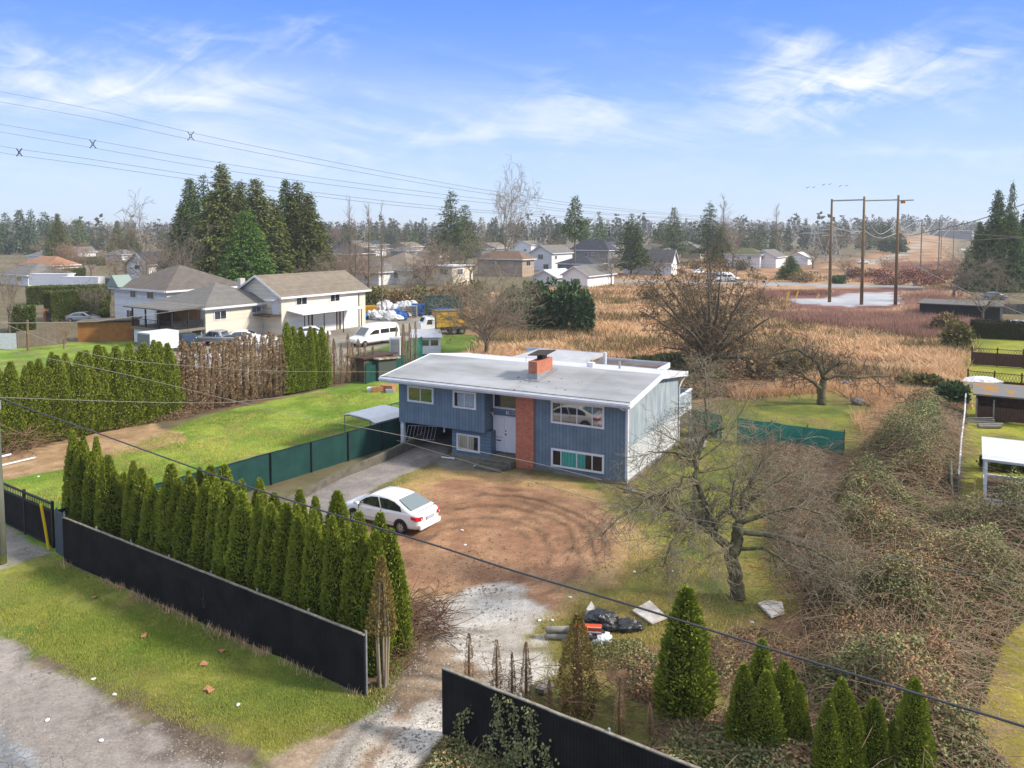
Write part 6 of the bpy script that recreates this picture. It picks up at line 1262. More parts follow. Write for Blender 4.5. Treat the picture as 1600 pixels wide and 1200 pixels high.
def simple_car(nm, lab, uv, ang, paint, L=4.5, hw=.88, H=1.45, kind='sedan', group=None, cat='car', at=None, cover=False):
    s = L / 4.5; p = P(*uv) if at is None else at
    if kind == 'sedan':
        prof = [(-2.22, .38, .78, .86, .7), (-2.0, .24, .92, 1.0, .96), (-1.2, .2, .92, 1.0, 1.0), (.4, .2, .88, .94, 1.0), (1.5, .2, .82, .90, .98), (2.1, .26, .66, .72, .84), (2.24, .34, .56, .60, .6)]
        cab = [(-1.8, 1.0), (-1.0, 1.36), (0, H), (.5, 1.40), (1.4, .93)]; wins = [[(-1.2, .98), (-.9, 1.28), (-.05, 1.34), (-.05, .98)], [(.02, .98), (.02, 1.34), (.45, 1.3), (1.0, .98)]]; wx = (-1.3, 1.3); belt = .94
    elif kind == 'pickup':
        prof = [(-2.5, .5, .95, 1.0, .92), (-2.45, .4, 1.0, 1.05, 1.), (-.4, .4, 1.0, 1.05, 1.0), (.9, .4, 1.0, 1.08, 1.0), (1.9, .4, .98, 1.08, .97), (2.35, .42, .85, .98, .9), (2.42, .5, .7, .8, .8)]
        cab = [(-.75, 1.05), (-.6, 1.6), (-.2, 1.72), (.5, 1.70), (1.15, 1.1)]; wins = [[(-.5, 1.12), (-.45, 1.58), (.1, 1.6), (.1, 1.12)], [(.16, 1.12), (.16, 1.6), (.45, 1.58), (.9, 1.12)]]; wx = (-1.5, 1.5); belt = 1.05; H = 1.72
    else:
        prof = [(-2.6, .4, 1.05, 1.15, .95), (-2.5, .35, 1.1, 1.2, 1.), (0, .35, 1.1, 1.2, 1.0), (1.6, .35, 1.08, 1.16, 1.), (2.3, .38, .98, 1.1, .94), (2.6, .5, .8, .9, .8)]
        cab = [(-2.52, 1.2), (-2.45, 1.9), (-2.2, 2.3), (-1, 2.42), (.4, 2.38), (.95, 2.05), (1.75, 1.15)]; wins = [[(-2.3, 1.3), (-2.25, 1.75), (-1.3, 1.78), (-1.3, 1.3)], [(-1.2, 1.3), (-1.2, 1.78), (-.2, 1.78), (-.2, 1.3)], [(.0, 1.3), (.0, 1.78), (.6, 1.76), (1.15, 1.3)]]; wx = (-1.6, 1.7); belt = 1.15; H = 2.42
    prof = [(x * s, a, b, c, w) for x, a, b, c, w in prof]; cab = [(x * s, z) for x, z in cab]
    t = car(nm, lab, cat, p, ang, prof, paint, hw, belt, None, cabin=cab, group=group, tuck=.86)
    zm = max(z for x, z in cab)
    Y = lambda z: hw * (.93 - .07 * (z - belt) / (zm - belt)) + .015
    for sg in (1, -1):
        for w in wins: MB().prism([(x * s, sg * Y(z), z) for x, z in w], (0, sg * .01, 0)).build('side_window', DKGLASS, t)
        for x in wx: wheel(t, x * s, sg * (hw + .04), .36 if kind != 'sedan' else .32, .22, sg)
    (x1, z1), (x0, z0) = cab[-2], cab[-1]; n = Vector((z1 - z0, 0, x0 - x1)).normalized()
    q = [Vector((x0 - .12, -Y(z0) + .2, z0 + .08)), Vector((x0 - .12, Y(z0) - .2, z0 + .08)), Vector((x1 + .04, Y(z1) - .2, z1 - .06)), Vector((x1 + .04, -Y(z1) + .2, z1 - .06))]; MB().prism([p_ + n * .04 for p_ in q], n * .012).build('windshield', DKGLASS, t)
    (x0, z0), (x1, z1) = cab[0], cab[1]; n = Vector((-(z1 - z0), 0, x1 - x0)).normalized()
    q = [Vector((x0 + .05, -Y(z0) + .2, z0 + .08)), Vector((x0 + .05, Y(z0) - .2, z0 + .08)), Vector((x1 - .04, Y(z1) - .2, z1 - .06)), Vector((x1 - .04, -Y(z1) + .2, z1 - .06))]; MB().prism([p_ + n * .03 for p_ in q], n * .012).build('rear_window', DKGLASS, t)
    for sg in (1, -1):
        xr, xf = prof[0][0], prof[-1][0]; MB().box(xr - .03, xr + .12, sg * hw * .62 - .1, sg * hw * .62 + .1, prof[0][2] - .15, prof[0][2] + .02).build('tail_light', TAIL, t); MB().box(xf - .16, xf + .02, sg * hw * .52 - .1, sg * hw * .52 + .1, prof[-1][2] - .1, prof[-1][2] + .05).build('headlight', HEADL, t)
    if kind == 'pickup': MB().box(-2.35 * s, -.85 * s, -hw * .82, hw * .82, 1.06, 1.085).build('cargo_bed', TRIM, t)
    return t
SILV = M('silver_paint', sr(190, 194, 200, .6), rough=.3, metal=.3, coat=.5); DGREEN = M('dark_teal_paint', sr(36, 66, 72, .6), rough=.3, coat=.5); BLK = M('black_paint', (.02, .022, .026), rough=.3, coat=.5)
vd = P(606, 533) - P(578, 543); simple_car('van', 'white raised roof passenger van parked by the dirt yard entrance', (584, 538), math.atan2(vd[1], vd[0]) + math.pi - .45, CARW, 5.6, 1.0, kind='van', cat='van')
simple_car('parked_car', 'front silver sedan parked beside the clipped hedge at left', (130, 503), .0, SILV); simple_car('parked_car', 'rear silver sedan partly hidden behind the front silver sedan', (124, 497), .05, SILV)
simple_car('pickup_truck', 'dark teal pickup truck parked beside the white cargo trailer', (292, 545), 2.35, DGREEN, 5.3, .95, kind='pickup', cat='pickup truck'); simple_car('pickup_truck', 'silver pickup truck with ladder rack in front of the cream house', (341, 539), math.pi - .15, SILV, 5.3, .95, kind='pickup', cat='pickup truck')
simple_car('parked_car', 'dark sedan parked by the awning of the beige garage house', (449, 522), .6, BLK); simple_car('parked_car', 'white hatchback in front of the garage house awning', (487, 528), .3, CARW); simple_car('parked_car', 'white car under a pale cover between hedge and cream house', (380, 535), .2, CARW)
simple_car('parked_car', 'white car in front of the white barn like garage', (1092, 428), .3, CARW); simple_car('parked_car', 'silver car right of the white barn like garage', (1118, 434), .0, SILV); simple_car('van', 'white van at the edge of the rough field near the far road', (1135, 440), .1, CARW, 5.4, 1.0, kind='van', cat='van')
simple_car('parked_car', 'white car crossing on the far road by the corridor', (1348, 412), .1, CARW); simple_car('parked_car', 'distant white car down the corridor', (1480, 390), .1, CARW); simple_car('parked_car', 'second distant white car down the corridor', (1504, 392), .2, CARW)
# box truck
tp = P(655, 524); t = thing('box_truck', 'white cab truck with yellow cargo box behind the bare willow', 'truck', tp, math.atan2(.35, .94))
cabm = MB(); cabm.loft([[(x, y, z) for y, z in ((-1, .5), (1, .5), (1, zt - .3), (.85, zt), (-.85, zt), (-1, zt - .3))] for x, zt in ((0, 1.5), (.25, 1.7), (.6, 2.3), (1.7, 2.35), (1.75, 2.3))]); cabm.build('cab', CARW, t)
MB().prism([(.28, -.8, 1.72), (.28, .8, 1.72), (.6, .75, 2.22), (.6, -.75, 2.22)], (-.03, 0, .02)).build('windshield', DKGLASS, t)
for s in (-1, 1): MB().prism([(.7, s * 1.005, 1.4), (1.4, s * 1.005, 1.4), (1.4, s * 1.005, 2.0), (.85, s * 1.005, 2.0)], (0, s * .01, 0)).build('side_window', DKGLASS, t)
MB().box(1.9, 6.0, -1.1, 1.1, 1.0, 2.9).build('cargo_box', M('yellow_box', sr(240, 190, 60, .66), sr(226, 172, 50, .66), 1, .7), t); MB().box(1.85, 6.05, -1.15, 1.15, 2.9, 3.02).build('box_lid', M('dirty_tan_roof', sr(160, 138, 110, .6), sr(130, 110, 90, .6), 1, .9), t); MB().box(.3, 6, -.7, .7, .55, .98).build('chassis', TRIM, t)
for x in (.7, 4.2, 5.2):
    for s in (1, -1): wheel(t, x, s * 1.02, .42, .25, s)
# trailers
def trailer(lab, uv, L, Wd, h, ang, wm=WHITE, fm=None, nm='cargo_trailer', rm=WHITE):
    t = thing(nm, lab, 'trailer', P(*uv), ang); MB().box(0, L, 0, Wd, .45, h - .05).build('body', wm, t, bevel=.05); MB().box(-.03, L + .03, -.03, Wd + .03, h - .048, h).build('roof', rm, t)
    if fm: MB().box(-.03, -.005, .08, Wd - .08, .55, h - .15).build('front_panel', fm, t)
    for y in (.05, Wd - .05): wheel(t, L * .55, y - (.08 if y < 1 else -.08), .33, .2, 1 if y > 1 else -1)
    return t
trailer('white box cargo trailer with grey front by the teal pickup', (235, 556), 3.3, 2.3, 2.3, BA, fm=M('grey_panel', sr(150, 152, 158, .6)), nm='cargo_trailer')
trailer('white camper trailer behind the long clipped hedge at left', (96, 455), 8, 2.6, 3, -.05, nm='camper_trailer'); trailer('white camper with blue stripe left of the other white camper', (45, 449), 9, 2.6, 3, -.05, nm='camper_trailer'); trailer('grey covered boat trailer right of the white camper', (127, 452), 8, 2.4, 2.4, -.05, wm=M('grey_tarp', sr(130, 134, 142, .6)), rm=M('grey_tarp2', sr(150, 154, 160, .6)), nm='boat_trailer')
t = thing('travel_trailer', 'small white canopy roofed trailer with windows behind the brown spires', 'trailer', P(641, 557), .12); MB().box(0, 3.1, 0, 2.3, .2, 1.9).build('body', WHITE, t); MB().prism([(-.2, -.2, 1.9), (3.3, -.2, 1.9), (3.1, 1.1, 2.6), (.1, 1.1, 2.6)], (0, 0, .06)).prism([(.1, 1.11, 2.6), (3.1, 1.11, 2.6), (3.3, 2.5, 1.9), (-.2, 2.5, 1.9)], (0, 0, .06)).build('roof', WHITE, t)
for k in range(3): MB().box(.2 + k * .95, .95 + k * .95, -.03, -.005, 1.1, 1.65).build('window', DKGLASS, t)
t = thing('cabinet', 'tall narrow white metal cabinet beside the brown spires', 'cabinet', P(609, 577), .1); MB().box(0, 1.0, 0, .8, 0, 3.0).build('body', WHITE, t, bevel=.03); MB().box(.1, .9, -.03, -.003, .2, 2.8).build('door', WALLG, t)
# ================================================================ JUNK YARD
SKIP = M('blue_skip', sr(24, 116, 196, .62), sr(40, 130, 206, .62), 2, .5); YEL = M('yellow_bin', sr(244, 190, 60, .66), sr(230, 170, 40, .66), 2, .5); BLUEB = M('blue_plastic', sr(34, 90, 178, .6), sr(60, 120, 200, .6), 2, .4); CLOTH = M('white_cloth', (.66, .66, .67), (.5, .5, .53), 4, .8)
def obj(nm, lab, cat, mb, mat, uv, rz=0, group=None, smooth=False, bevel=0):
    o = mb.build(nm, mat, None, smooth, bevel); o.location = tuple(P(*uv)); o.rotation_euler = (0, 0, rz); return tag(o, lab, cat, group)
def skip(uv, L, lab, mat, h=1.7):
    t = thing('skip', lab, 'skip', P(*uv), .15); w = 2.2
    m = MB(); m.loft([[(0, 0, .1), (L, 0, .1), (L, w, .1), (0, w, .1)], [(-.2, -.1, h), (L + .2, -.1, h), (L + .2, w + .1, h), (-.2, w + .1, h)], [(-.1, 0, h), (L + .1, 0, h), (L + .1, w, h), (-.1, w, h)], [(0, .1, h - .5), (L, .1, h - .5), (L, w - .1, h - .5), (0, w - .1, h - .5)]]); m.build('bin', mat, t)
    r = MB()
    for i in range(6): r.box(L * i / 5 - .04, L * i / 5 + .04, -.1, -.03, .2, h - .1)
    r.build('ribs', mat, t)
skip((645, 494), 3.0, 'large open blue skip behind the white truck', SKIP); skip((676, 496), 2.6, 'second blue skip partly hidden behind the yellow truck', SKIP, 1.2); skip((568, 496), 1.8, 'yellow bin beside the tall garage door', YEL, 1.6)
jr = random.Random(7)
def blob(seed, sx, sy, sz, n=7):
    import mathutils.noise as mn
    bm_v = []; m = MB(); ns, nr = n, n * 2
    rings = []
    for i in range(ns + 1):
        ph = math.pi * i / ns; ring = []
        for j in range(nr):
            a = 6.2832 * j / nr; d = Vector((math.sin(ph) * math.cos(a), math.sin(ph) * math.sin(a), math.cos(ph))); k = 1 + .28 * mn.noise(d * 2.1 + Vector((seed, seed, 0))) + .12 * mn.noise(d * 6 + Vector((seed, 0, 0)))
            ring.append((d.x * sx * k, d.y * sy * k, max(d.z * sz * k + sz * .7, 0)))
        rings.append(ring)
    m.loft(rings, caps=False); return m
labs = ['blue', 'white', 'black', 'grey', 'pale']; mt = [BLUEB, CLOTH, TRIM, METAL, WHITE]
for i in range(16):
    u = 568 + i * 4.6 + jr.uniform(-2, 2); v = jr.uniform(495, 503); k = jr.randrange(5)
    obj('junk_bundle', f'{ordi(i + 1)} heap of {labs[k]} scrap from the left along the junk yard edge', 'junk heap', blob(i * 3.3, jr.uniform(.5, 1.0), jr.uniform(.5, .9), jr.uniform(.4, .9)), mt[k], (u, v), group='junk yard heaps')
for i in range(8):
    u = 596 + i * 7 + jr.uniform(-2, 2)
    obj('scrap_bag', f'{ordi(i + 1)} white wrapped bale from the left stacked behind the junk heaps', 'bale', blob(i * 2.1 + 40, .8, .8, jr.uniform(.9, 1.3)), CLOTH, (u, 489 + jr.uniform(-1, 2)), group='wrapped bales')
pm = MB()
for k in range(6):
    pm.box(0, 1.6, 0, .9, .1 + k * .3, .18 + k * .3)
for x in (0, .75, 1.5): pm.box(x, x + .1, 0, .9, 0, 1.75)
obj('pallet_stack', 'stack of pale wooden pallets left of the blue skip', 'pallet stack', pm, M('pallet_wood', sr(206, 190, 168, .64)), (634, 496))
for i, u in enumerate((529, 536, 542, 549)):
    m = MB()
    for k in range(4): m.tube([(0, 0, k * .26), (0, 0, k * .26 + .24)], .36, 14)
    obj('tyre_stack', f'{ordi(i + 1)} black drum shaped tyre stack from the left under the awning', 'tyre stack', m, RUB, (u, 508.5 - i * .4), group='black stacks by the garage')
for i, (u, v, s, mt_, c) in enumerate(((506, 511, .9, M('red_scrap', sr(170, 90, 70, .6)), 'red brown'), (515, 509, .8, TRIM, 'black'), (487, 514, .8, CLOTH, 'white'), (497, 514, .6, BLUEB, 'blue'), (557, 506, .5, CREAM, 'cream'), (566, 505, .45, YEL, 'yellow'), (480, 518, .7, METAL, 'grey'))):
    obj('junk_pile', f'{c} pile of odds and ends in front of the garage doors', 'junk pile', blob(i + 9.1, s, s * .7, s * .6), mt_, (u, v), group='piles by the garage doors')
t = thing('boat', 'tarp covered boat shape parked behind the dead hedge', 'boat', P(370, 548), .2); MB().loft([[(x, -w, .8), (x, -w * .8, .3), (x, w * .8, .3), (x, w, .8), (x, 0, z)] for x, w, z in ((0, .7, 1.3), (1.5, 1, 1.7), (3.5, .9, 1.6), (5, .15, 1.1))]).build('cover', CLOTH, t); MB().box(.5, 3.5, -.6, .6, 0, .3).build('cradle', METAL, t)
for i, (u, v) in enumerate(((300, 572), (318, 574), (335, 570))):
    obj('white_box', f'{ordi(i + 1)} white crate from the left glimpsed behind the dead hedge', 'crate', MB().box(-.9, .9, -.5, .5, 0, .9).box(-.95, .95, -.55, .55, .9, 1.0), WHITE, (u, v), rz=.2, group='white crates behind the dead hedge', bevel=.03)
# ================================================================ NEAR OBJECTS
t = thing('car_canopy', 'low white fabric car canopy beside the green fence on the lawn', 'canopy', P(562, 684), math.atan2(dd[1], dd[0]))
MB().loft([[(x, y, z) for y, z in ((-1.4, 1.12), (-.9, 1.3), (0, 1.36), (.9, 1.38), (1.4, 1.3), (1.35, 1.24), (.9, 1.32), (0, 1.3), (-.9, 1.24), (-1.35, 1.08))] for x in (0, 1.6, 3.2)]).build('cover', WHITE, t, smooth=False)
c = MB()
for x in (0, 2.2, 4.2, 6.2): c.tube([(x, -1.35, 0), (x, -1.35, 1.06), (x, -.9, 1.2), (x, 0, 1.26), (x, .9, 1.28), (x, 1.35, 1.2), (x, 1.35, 0)], .03, 5)
for y, z in ((-1.35, 1.06), (0, 1.26), (1.35, 1.2)): c.tube([(0, y, z), (6.2, y, z)], .03, 5)
c.build('frame', M('pale_blue_frame', sr(120, 140, 150, .6)), t)
CARD = M('cardboard', sr(196, 138, 96, .62), sr(214, 162, 120, .62), 3, .9)
for i, (dx, dy, s, a, m, nm_) in enumerate(((0, 0, .9, .2, CARD, 'lower left flattened tan'), (.8, .3, 1.1, -.3, CARD, 'right tan'), (.3, .5, .8, .5, CARD, 'rear tan'), (-.5, .2, .7, .1, WHITE, 'left white'), (1.0, -.4, .6, .3, M('grey_box', sr(170, 176, 186, .6)), 'front grey'))):
    q = P(590, 612); o = MB().box(-s / 2, s / 2, -s * .35, s * .35, 0, s * .45).box(-s * .5, -s * .46, -s * .7, -s * .35, s * .40, s * .45).build('cardboard_box', m, None); o.location = (q[0] + dx, q[1] + dy, 0); o.rotation_euler = (0, 0, a); tag(o, f'{nm_} box in the rubbish heap on the green lawn', 'box', 'boxes heaped on the lawn')
# concrete barriers and bars under the carport
t = thing('metal_rack', 'white metal grille leaning under the carport', 'rack', P(634, 694), HA + .3); g = MB()
for i in range(9): g.tube([(i * .22, 0, 0.35), (i * .22 + .1, .25, 1.1)], .018, 4)
g.tube([(0, 0, .35), (1.8, 0, .35)], .02, 4); g.tube([(.1, .25, 1.1), (1.9, .25, 1.1)], .02, 4); g.build('bars', WHITE, t)
obj('plank', 'reddish brown board leaning under the carport', 'board', MB().prism([(0, 0, .3), (.3, 0, .3), (.1, .2, 1.3), (-.2, .2, 1.3)], (0, .05, 0)), M('red_board', sr(124, 66, 58, .6)), (655, 689), rz=-.3)
obj('pipe', 'short white pipe lying on the ground by the lower left window', 'pipe', MB().tube([(0, 0, .06), (.75, -.25, .05)], .05, 8), WHITE, (690, 716))
# rubbish
BAG = M('black_bin_bag', (.012, .013, .015), (.03, .032, .036), 6, .28, bump=.8, bscale=7, spec=.6)
def bag(lab, uv, sx, sy, sz, seed, m=BAG, nm='rubbish_bag', dx=0, dy=0):
    o = blob(seed, sx, sy, sz, 12).build(nm, m, None, False); q = P(*uv); o.location = (q[0] + dx, q[1] + dy, 0); tag(o, lab, 'rubbish bag')
bag('large shiny black rubbish bag at the back of the heap', (940, 982), .55, .42, .36, 1.3); bag('black rubbish bag beneath the white carrier bag', (924, 1000), .5, .36, .26, 4.2); bag('flattened black rubbish bag right of the heap', (979, 984), .55, .32, .2, 7.7)
bag('torn white carrier bag on the front of the rubbish heap', (938, 1004), .36, .3, .2, 9.9, M('white_bag', (.7, .71, .74), (.6, .62, .68), 6, .5))
ORG = M('orange_card', sr(240, 96, 40, .7), sr(232, 84, 34, .7), 3, .6)
q1 = P(895, 985, .35); q2 = P(938, 990, .3); dv = q2 - q1; t = thing('box', 'long bright orange white edged box lying across the rubbish heap', 'box', (q1[0], q1[1], .28), math.atan2(dv[1], dv[0])); Lb = float(np.linalg.norm(dv)) * 1.05; MB().box(0, Lb, -.1, .1, .05, .27).build('body', ORG, t); MB().box(Lb * .5, Lb * .98, -.115, -.103, .09, .12).box(Lb * .5, Lb * .98, -.115, -.103, .24, .27).box(Lb * .5, Lb * .52, -.115, -.103, .12, .24).build('white_edge', WHITE, t)
obj('cushion', 'upper grey rolled cushion left of the rubbish heap', 'cushion', MB().tube([(-.42, 0, .3), (-.36, 0, .3), (.36, 0, .3), (.42, 0, .3)], [.06, .11, .11, .06], 10), M('grey_fabric', sr(160, 156, 146, .6), sr(180, 176, 164, .6), 5, .95), (872, 998), smooth=True, group='rolled grey cushions'); obj('cushion', 'lower grey rolled cushion left of the rubbish heap', 'cushion', MB().tube([(-.42, -.05, .1), (-.36, -.05, .1), (.36, -.05, .1), (.42, -.05, .1)], [.06, .11, .11, .06], 10), MATS['grey_fabric'], (872, 998), smooth=True, group='rolled grey cushions')
DWB = M('dirty_white_board', sr(240, 236, 228, .85), sr(206, 194, 180, .8), 2.5, .9)
def sheet(lab, uvs, m, th=.05, z=.06, nm='board'):
    q = [P(*a) for a in uvs]; c = sum(q) / len(q); o = MB().prism([tuple(a - c + np.array([0, 0, z + .03 * (i % 2)])) for i, a in enumerate(q)], (0, 0, th)).build(nm, m, None); o.location = tuple(c); tag(o, lab, 'board')
sheet('dirty white board lying on the grass right of the rubbish bags', [(988, 958), (1019, 980), (1043, 969), (1015, 944)], DWB); sheet('crumpled pale sheet on the grass near the bare tree trunk', [(1184, 948), (1205, 970), (1226, 962), (1222, 948), (1200, 943)], DWB, .08)
sheet('small pale slab leaning behind the large rubbish bag', [(916, 970), (921, 975), (929, 966), (924, 958)], DWB, .3, .1); sheet('grey flat stone slab by the dead cedars', [(836, 1085), (850, 1090), (866, 1078), (850, 1070)], CONC, .12)
obj('stake', 'short pale wooden stake in the leaf litter beside the lone cedar', 'stake', MB().box(-.04, .04, -.03, .03, 0, .6), PALE, (1097, 992))
lit = [(857, 992, 'by the gravel'), (843, 970, 'on the gravel edge'), (863, 970, 'left of the cushions'), (891, 934, 'on dirt below the tyre marks'), (991, 894, 'in the grass'), (1050, 893, 'under the left branches'), (722, 829, 'on the dirt by the sedan'), (727, 852, 'below the sedan'), (372, 1102, 'on the verge'), (179, 1086, 'at the road edge'), (146, 1062, 'left on the road edge'), (74, 1126, 'on the road'), (158, 1158, 'low on the road'), (575, 1068, 'by the fence end'), (742, 728, 'near the steps'), (1175, 973, 'on the leaf litter'), (1280, 700, 'near the teal fence'), (60, 745, 'on the far left lawn')]
for i, (u, v, wh) in enumerate(lit):
    o = blob(i * 1.7, .075, .055, .03, 5).build('litter', WHITE, None); o.location = tuple(P(u, v)); o.rotation_euler = (0, 0, i); tag(o, f'small scrap of white litter lying {wh}', 'litter', 'scraps of litter')
for i, (u, v) in enumerate(((324, 1079), (328, 1082), (215, 880), (150, 935), (225, 995), (318, 1040), (345, 1020))):
    o = MB().prism([(-.12, -.05, .04), (.1, -.1, .07), (.14, .06, .05), (-.04, .1, .1)], (0, 0, .01)).build('fallen_leaf', CARD, None); o.location = tuple(P(u, v)); o.rotation_euler = (.1, .1, i * 1.3); tag(o, f'{ordi(i + 1)} large dry brown leaf scattered over the roadside verge', 'leaf', 'dry leaves on the verge')
for (u, v, du, dv, r, lab) in ((0, 730, 55, -13, .05, 'white pipe lying on bare soil at the left edge'), (0, 716, 18, -4, .07, 'short white pipe piece left of the long one')):
    a, b = P(u, v), P(u + du, v + dv); o = MB().tube([(0, 0, .08), tuple(b - a + np.array([0, 0, .08]))], r, 7).build('pipe', WHITE, None); o.location = tuple(a); tag(o, lab, 'pipe')
# brush piles
def brush(lab, u0, u1, v0, v1, n, seed, ht, L=1.2, mat=TWIG, r=.018):
    rng = np.random.default_rng(seed); c = P((u0 + u1) / 2, (v0 + v1) / 2); s = []
    for _ in range(n):
        p = P(rng.uniform(u0, u1), rng.uniform(v0, v1)) - c; d = unit(rng.normal(size=(1, 3)) * [1, 1, .35])[0]; p[2] = rng.uniform(.02, ht); l = L * rng.uniform(.4, 1.3); q = p + d * l / 2 + rng.normal(size=3) * .06; e = q + d * l / 2 + rng.normal(size=3) * .15
        for k in (p, q, e): k[2] = max(k[2], .02)
        s += [(*p, *q, r, r * .8), (*q, *e, r * .8, r * .4)]
    o = segmesh('brush_pile', s, mat, None, n=4); o.location = tuple(c); tag(o, lab, 'brush pile', kind='stuff')
brush('pile of cut brown branches at the hedge end', 625, 700, 940, 1000, 260, 3, .35, 1.0, M('cut_branches', sr(150, 118, 96, .6), sr(120, 90, 72, .6), 3, .95), .014)
brush('heap of pale branches at the foot of the rear hedge', -20, 60, 668, 712, 420, 4, 1.2, 1.8, M('cut_branches2', sr(170, 136, 104, .6), sr(140, 110, 84, .6), 3, .95), .02); brush('tangle of sticks under the rear hedge', 60, 130, 655, 680, 160, 5, .8, 1.2, MATS['cut_branches2'], .016)
brush('dry stems beneath the hedge end cedar', 585, 650, 960, 1055, 200, 6, .6, .7, MATS['cut_branches'], .01); brush('dry sticks by the house foundation', 815, 870, 722, 742, 120, 8, .3, .5, MATS['cut_branches'], .01)
brush('thin brown stems along the shorter fence', 760, 1010, 1075, 1150, 420, 10, .9, .7, MATS['cut_branches'], .008)
# ---------------------------------------------------------------- right hand neighbour garden
t = thing('cold_frame', 'white framed garden cold frame with slatted lid at the right edge', 'cold frame', P(1536, 788), 0); q = P(1700, 802) - P(1536, 788); t.rotation_euler = (0, 0, math.radians(-30)); Lc = 5.4; Dp = 3.0
f = MB(); Dp = 4.4; hc = 2.16
for x in (0, Lc): f.box(x, x + .13, 0, .13, 0, hc); f.box(x, x + .13, Dp, Dp + .13, 0, hc)
f.box(.132, Lc, .02, .12, 0, .3); f.box(.132, Lc, Dp + .02, Dp + .12, .02, .3); f.box(.02, .12, .132, Dp, 0, .28); f.box(.132, Lc, .02, .12, hc - .1, hc); f.box(.02, .12, .132, Dp, hc - .1, hc); f.build('frame', WHITE, t)
MB().box(.135, Lc, .135, Dp - .01, .02, .16).build('soil_bed', M('dark_bed_soil', sr(112, 88, 70, .58), sr(136, 108, 86, .58), 8, 1), t)
MB().box(-.1, Lc + .3, -.1, Dp + .2, hc + .003, hc + .05).build('lid', M('white_slats', (.62, .63, .64), (.54, .55, .56), 1.5, .6, groove=('Y', .3, .04), gcol=.6), t)
trimmed('low row of leafy vegetables behind the white garden frame', (1540, 737), (1680, 742), 716, .8, nm='vegetable_row')
GBR = M('brown_lattice', sr(96, 66, 54, .6), sr(114, 82, 68, .6), 3, .9, groove=('X', .16, .03))
def lattice_fence(lab, A, B, h, posts, open_top=.35):
    d = B - A; L = float(np.linalg.norm(d[:2])); t = thing('fence', lab, 'fence', A, math.atan2(d[1], d[0])); MB().box(0, L, -.02, .02, .05, h - open_top).build('panel', GBR, t); l = MB(); s = .22
    for i in range(int(L / s)):
        l.tube([(i * s, 0, h - open_top), (i * s + s, 0, h)], .014, 3); l.tube([(i * s + s, 0, h - open_top), (i * s, 0, h)], .014, 3)
    l.box(0, L, -.03, .03, h, h + .05); l.build('lattice', BPOST, t)
    for i in range(posts): x = L * i / (posts - 1); MB().box(x - .06, x + .06, -.06, .06, 0, h + .2).build('post', BPOST, t)
lattice_fence('brown lattice topped fence across the upper right garden', P(1518, 570), P(1640, 578), 1.6, 4); lattice_fence('lower lattice fence behind the mossy roofed hut', P(1512, 600), P(1640, 612), 1.1, 4, .6)
t = thing('garden_hut', 'small open brown garden hut with orange mossy roof at right', 'hut', P(1524, 656), math.atan2(*(P(1640, 668) - P(1524, 656))[[1, 0]]))
MB().box(0, 4.4, 0, .08, .1, 1.0).build('wall', GBR, t); MB().box(0, .08, .08, 2, .1, 1.5).box(0, 4.4, 2, 2.08, .1, 1.8).build('side_wall', GBR, t)
for x in (0, 1.0, 4.3): MB().box(x, x + .1, -.12, -.02, 0, 1.5).build('post', PALE, t)
MB().prism([(-.2, -.3, 1.75), (4.7, -.3, 1.75), (4.7, 2.3, 2.15), (-.2, 2.3, 2.15)], (0, 0, .1)).build('roof', M('mossy_hut_roof', sr(150, 150, 152, .6), sr(206, 150, 50, .6), .9, .95, contrast=(.45, .55)), t)
l = MB()
for i in range(20): l.tube([(i * .22, -.05, 1.1), (i * .22 + .22, -.05, 1.4)], .014, 3); l.tube([(i * .22 + .22, -.05, 1.1), (i * .22, -.05, 1.4)], .014, 3)
l.build('lattice', BPOST, t)
obj('tarp_pile', 'white tarp heap behind the mossy hut roof', 'tarp', blob(3.1, 1.6, .7, .5), WHITE, (1536, 604)); obj('log_pile', 'pile of pale poles and stones beside the white fence rail', 'log pile', MB().tube([(0, 0, .3), (1.6, -.3, .4)], .05, 6).tube([(0, .2, .4), (1.7, .1, .45)], .05, 6).tube([(0, -.2, .25), (1.5, -.5, .3)], .05, 6).tube([(.3, -.6, .15), (1.9, -.7, .2)], .12, 7).tube([(.2, -.9, .12), (1.6, -1., .15)], .12, 7), CONC, (1512, 664))
A_, B_ = P(1497, 778), P(1509, 628); d = B_ - A_; L = float(np.linalg.norm(d)); t = thing('rail_fence', 'white pipe railed chain link fence between brambles and the right garden', 'fence', A_, math.atan2(d[1], d[0]))
r = MB(); r.tube([(0, 0, 1.15), (L * .3, .03, 1.12), (L * .6, -.03, 1.16), (L, 0, 1.12)], .045, 6); r.build('top_rail', WHITE, t)
for i in range(8): MB().tube([(L * i / 7, 0, 0), (L * i / 7, 0, 1.15)], .03, 6).build('post', METAL, t)
m = MB()
for i in range(int(L / .3)): m.tube([(i * .3, 0, .05), (i * .3 + .6, 0, 1.1)], .006, 3); m.tube([(i * .3 + .6, 0, .05), (i * .3, 0, 1.1)], .006, 3)
m.build('mesh', METAL, t)
obj('pole', 'bent pale wooden pole standing in the brambles beside the white rail', 'pole', MB().tube([(0, 0, 0), (.05, .3, .9), (.3, .9, 1.9)], .05, 6), PALE, (1490, 790))
fence_seg('fence', 'dark wooden fence beyond the far right yard', 'fence', P(1532, 490), P(1640, 492), 1.6, GRIME, posts=4, postmat=PALE)
shed('dark grey flat roofed hut in the yard at the far right', (1562, 505), 7, 10, 2.2, .1, M('dark_hut_wall', sr(60, 60, 62, .55)), M('grey_hut_roof', sr(130, 126, 120, .6)), ang=BA)
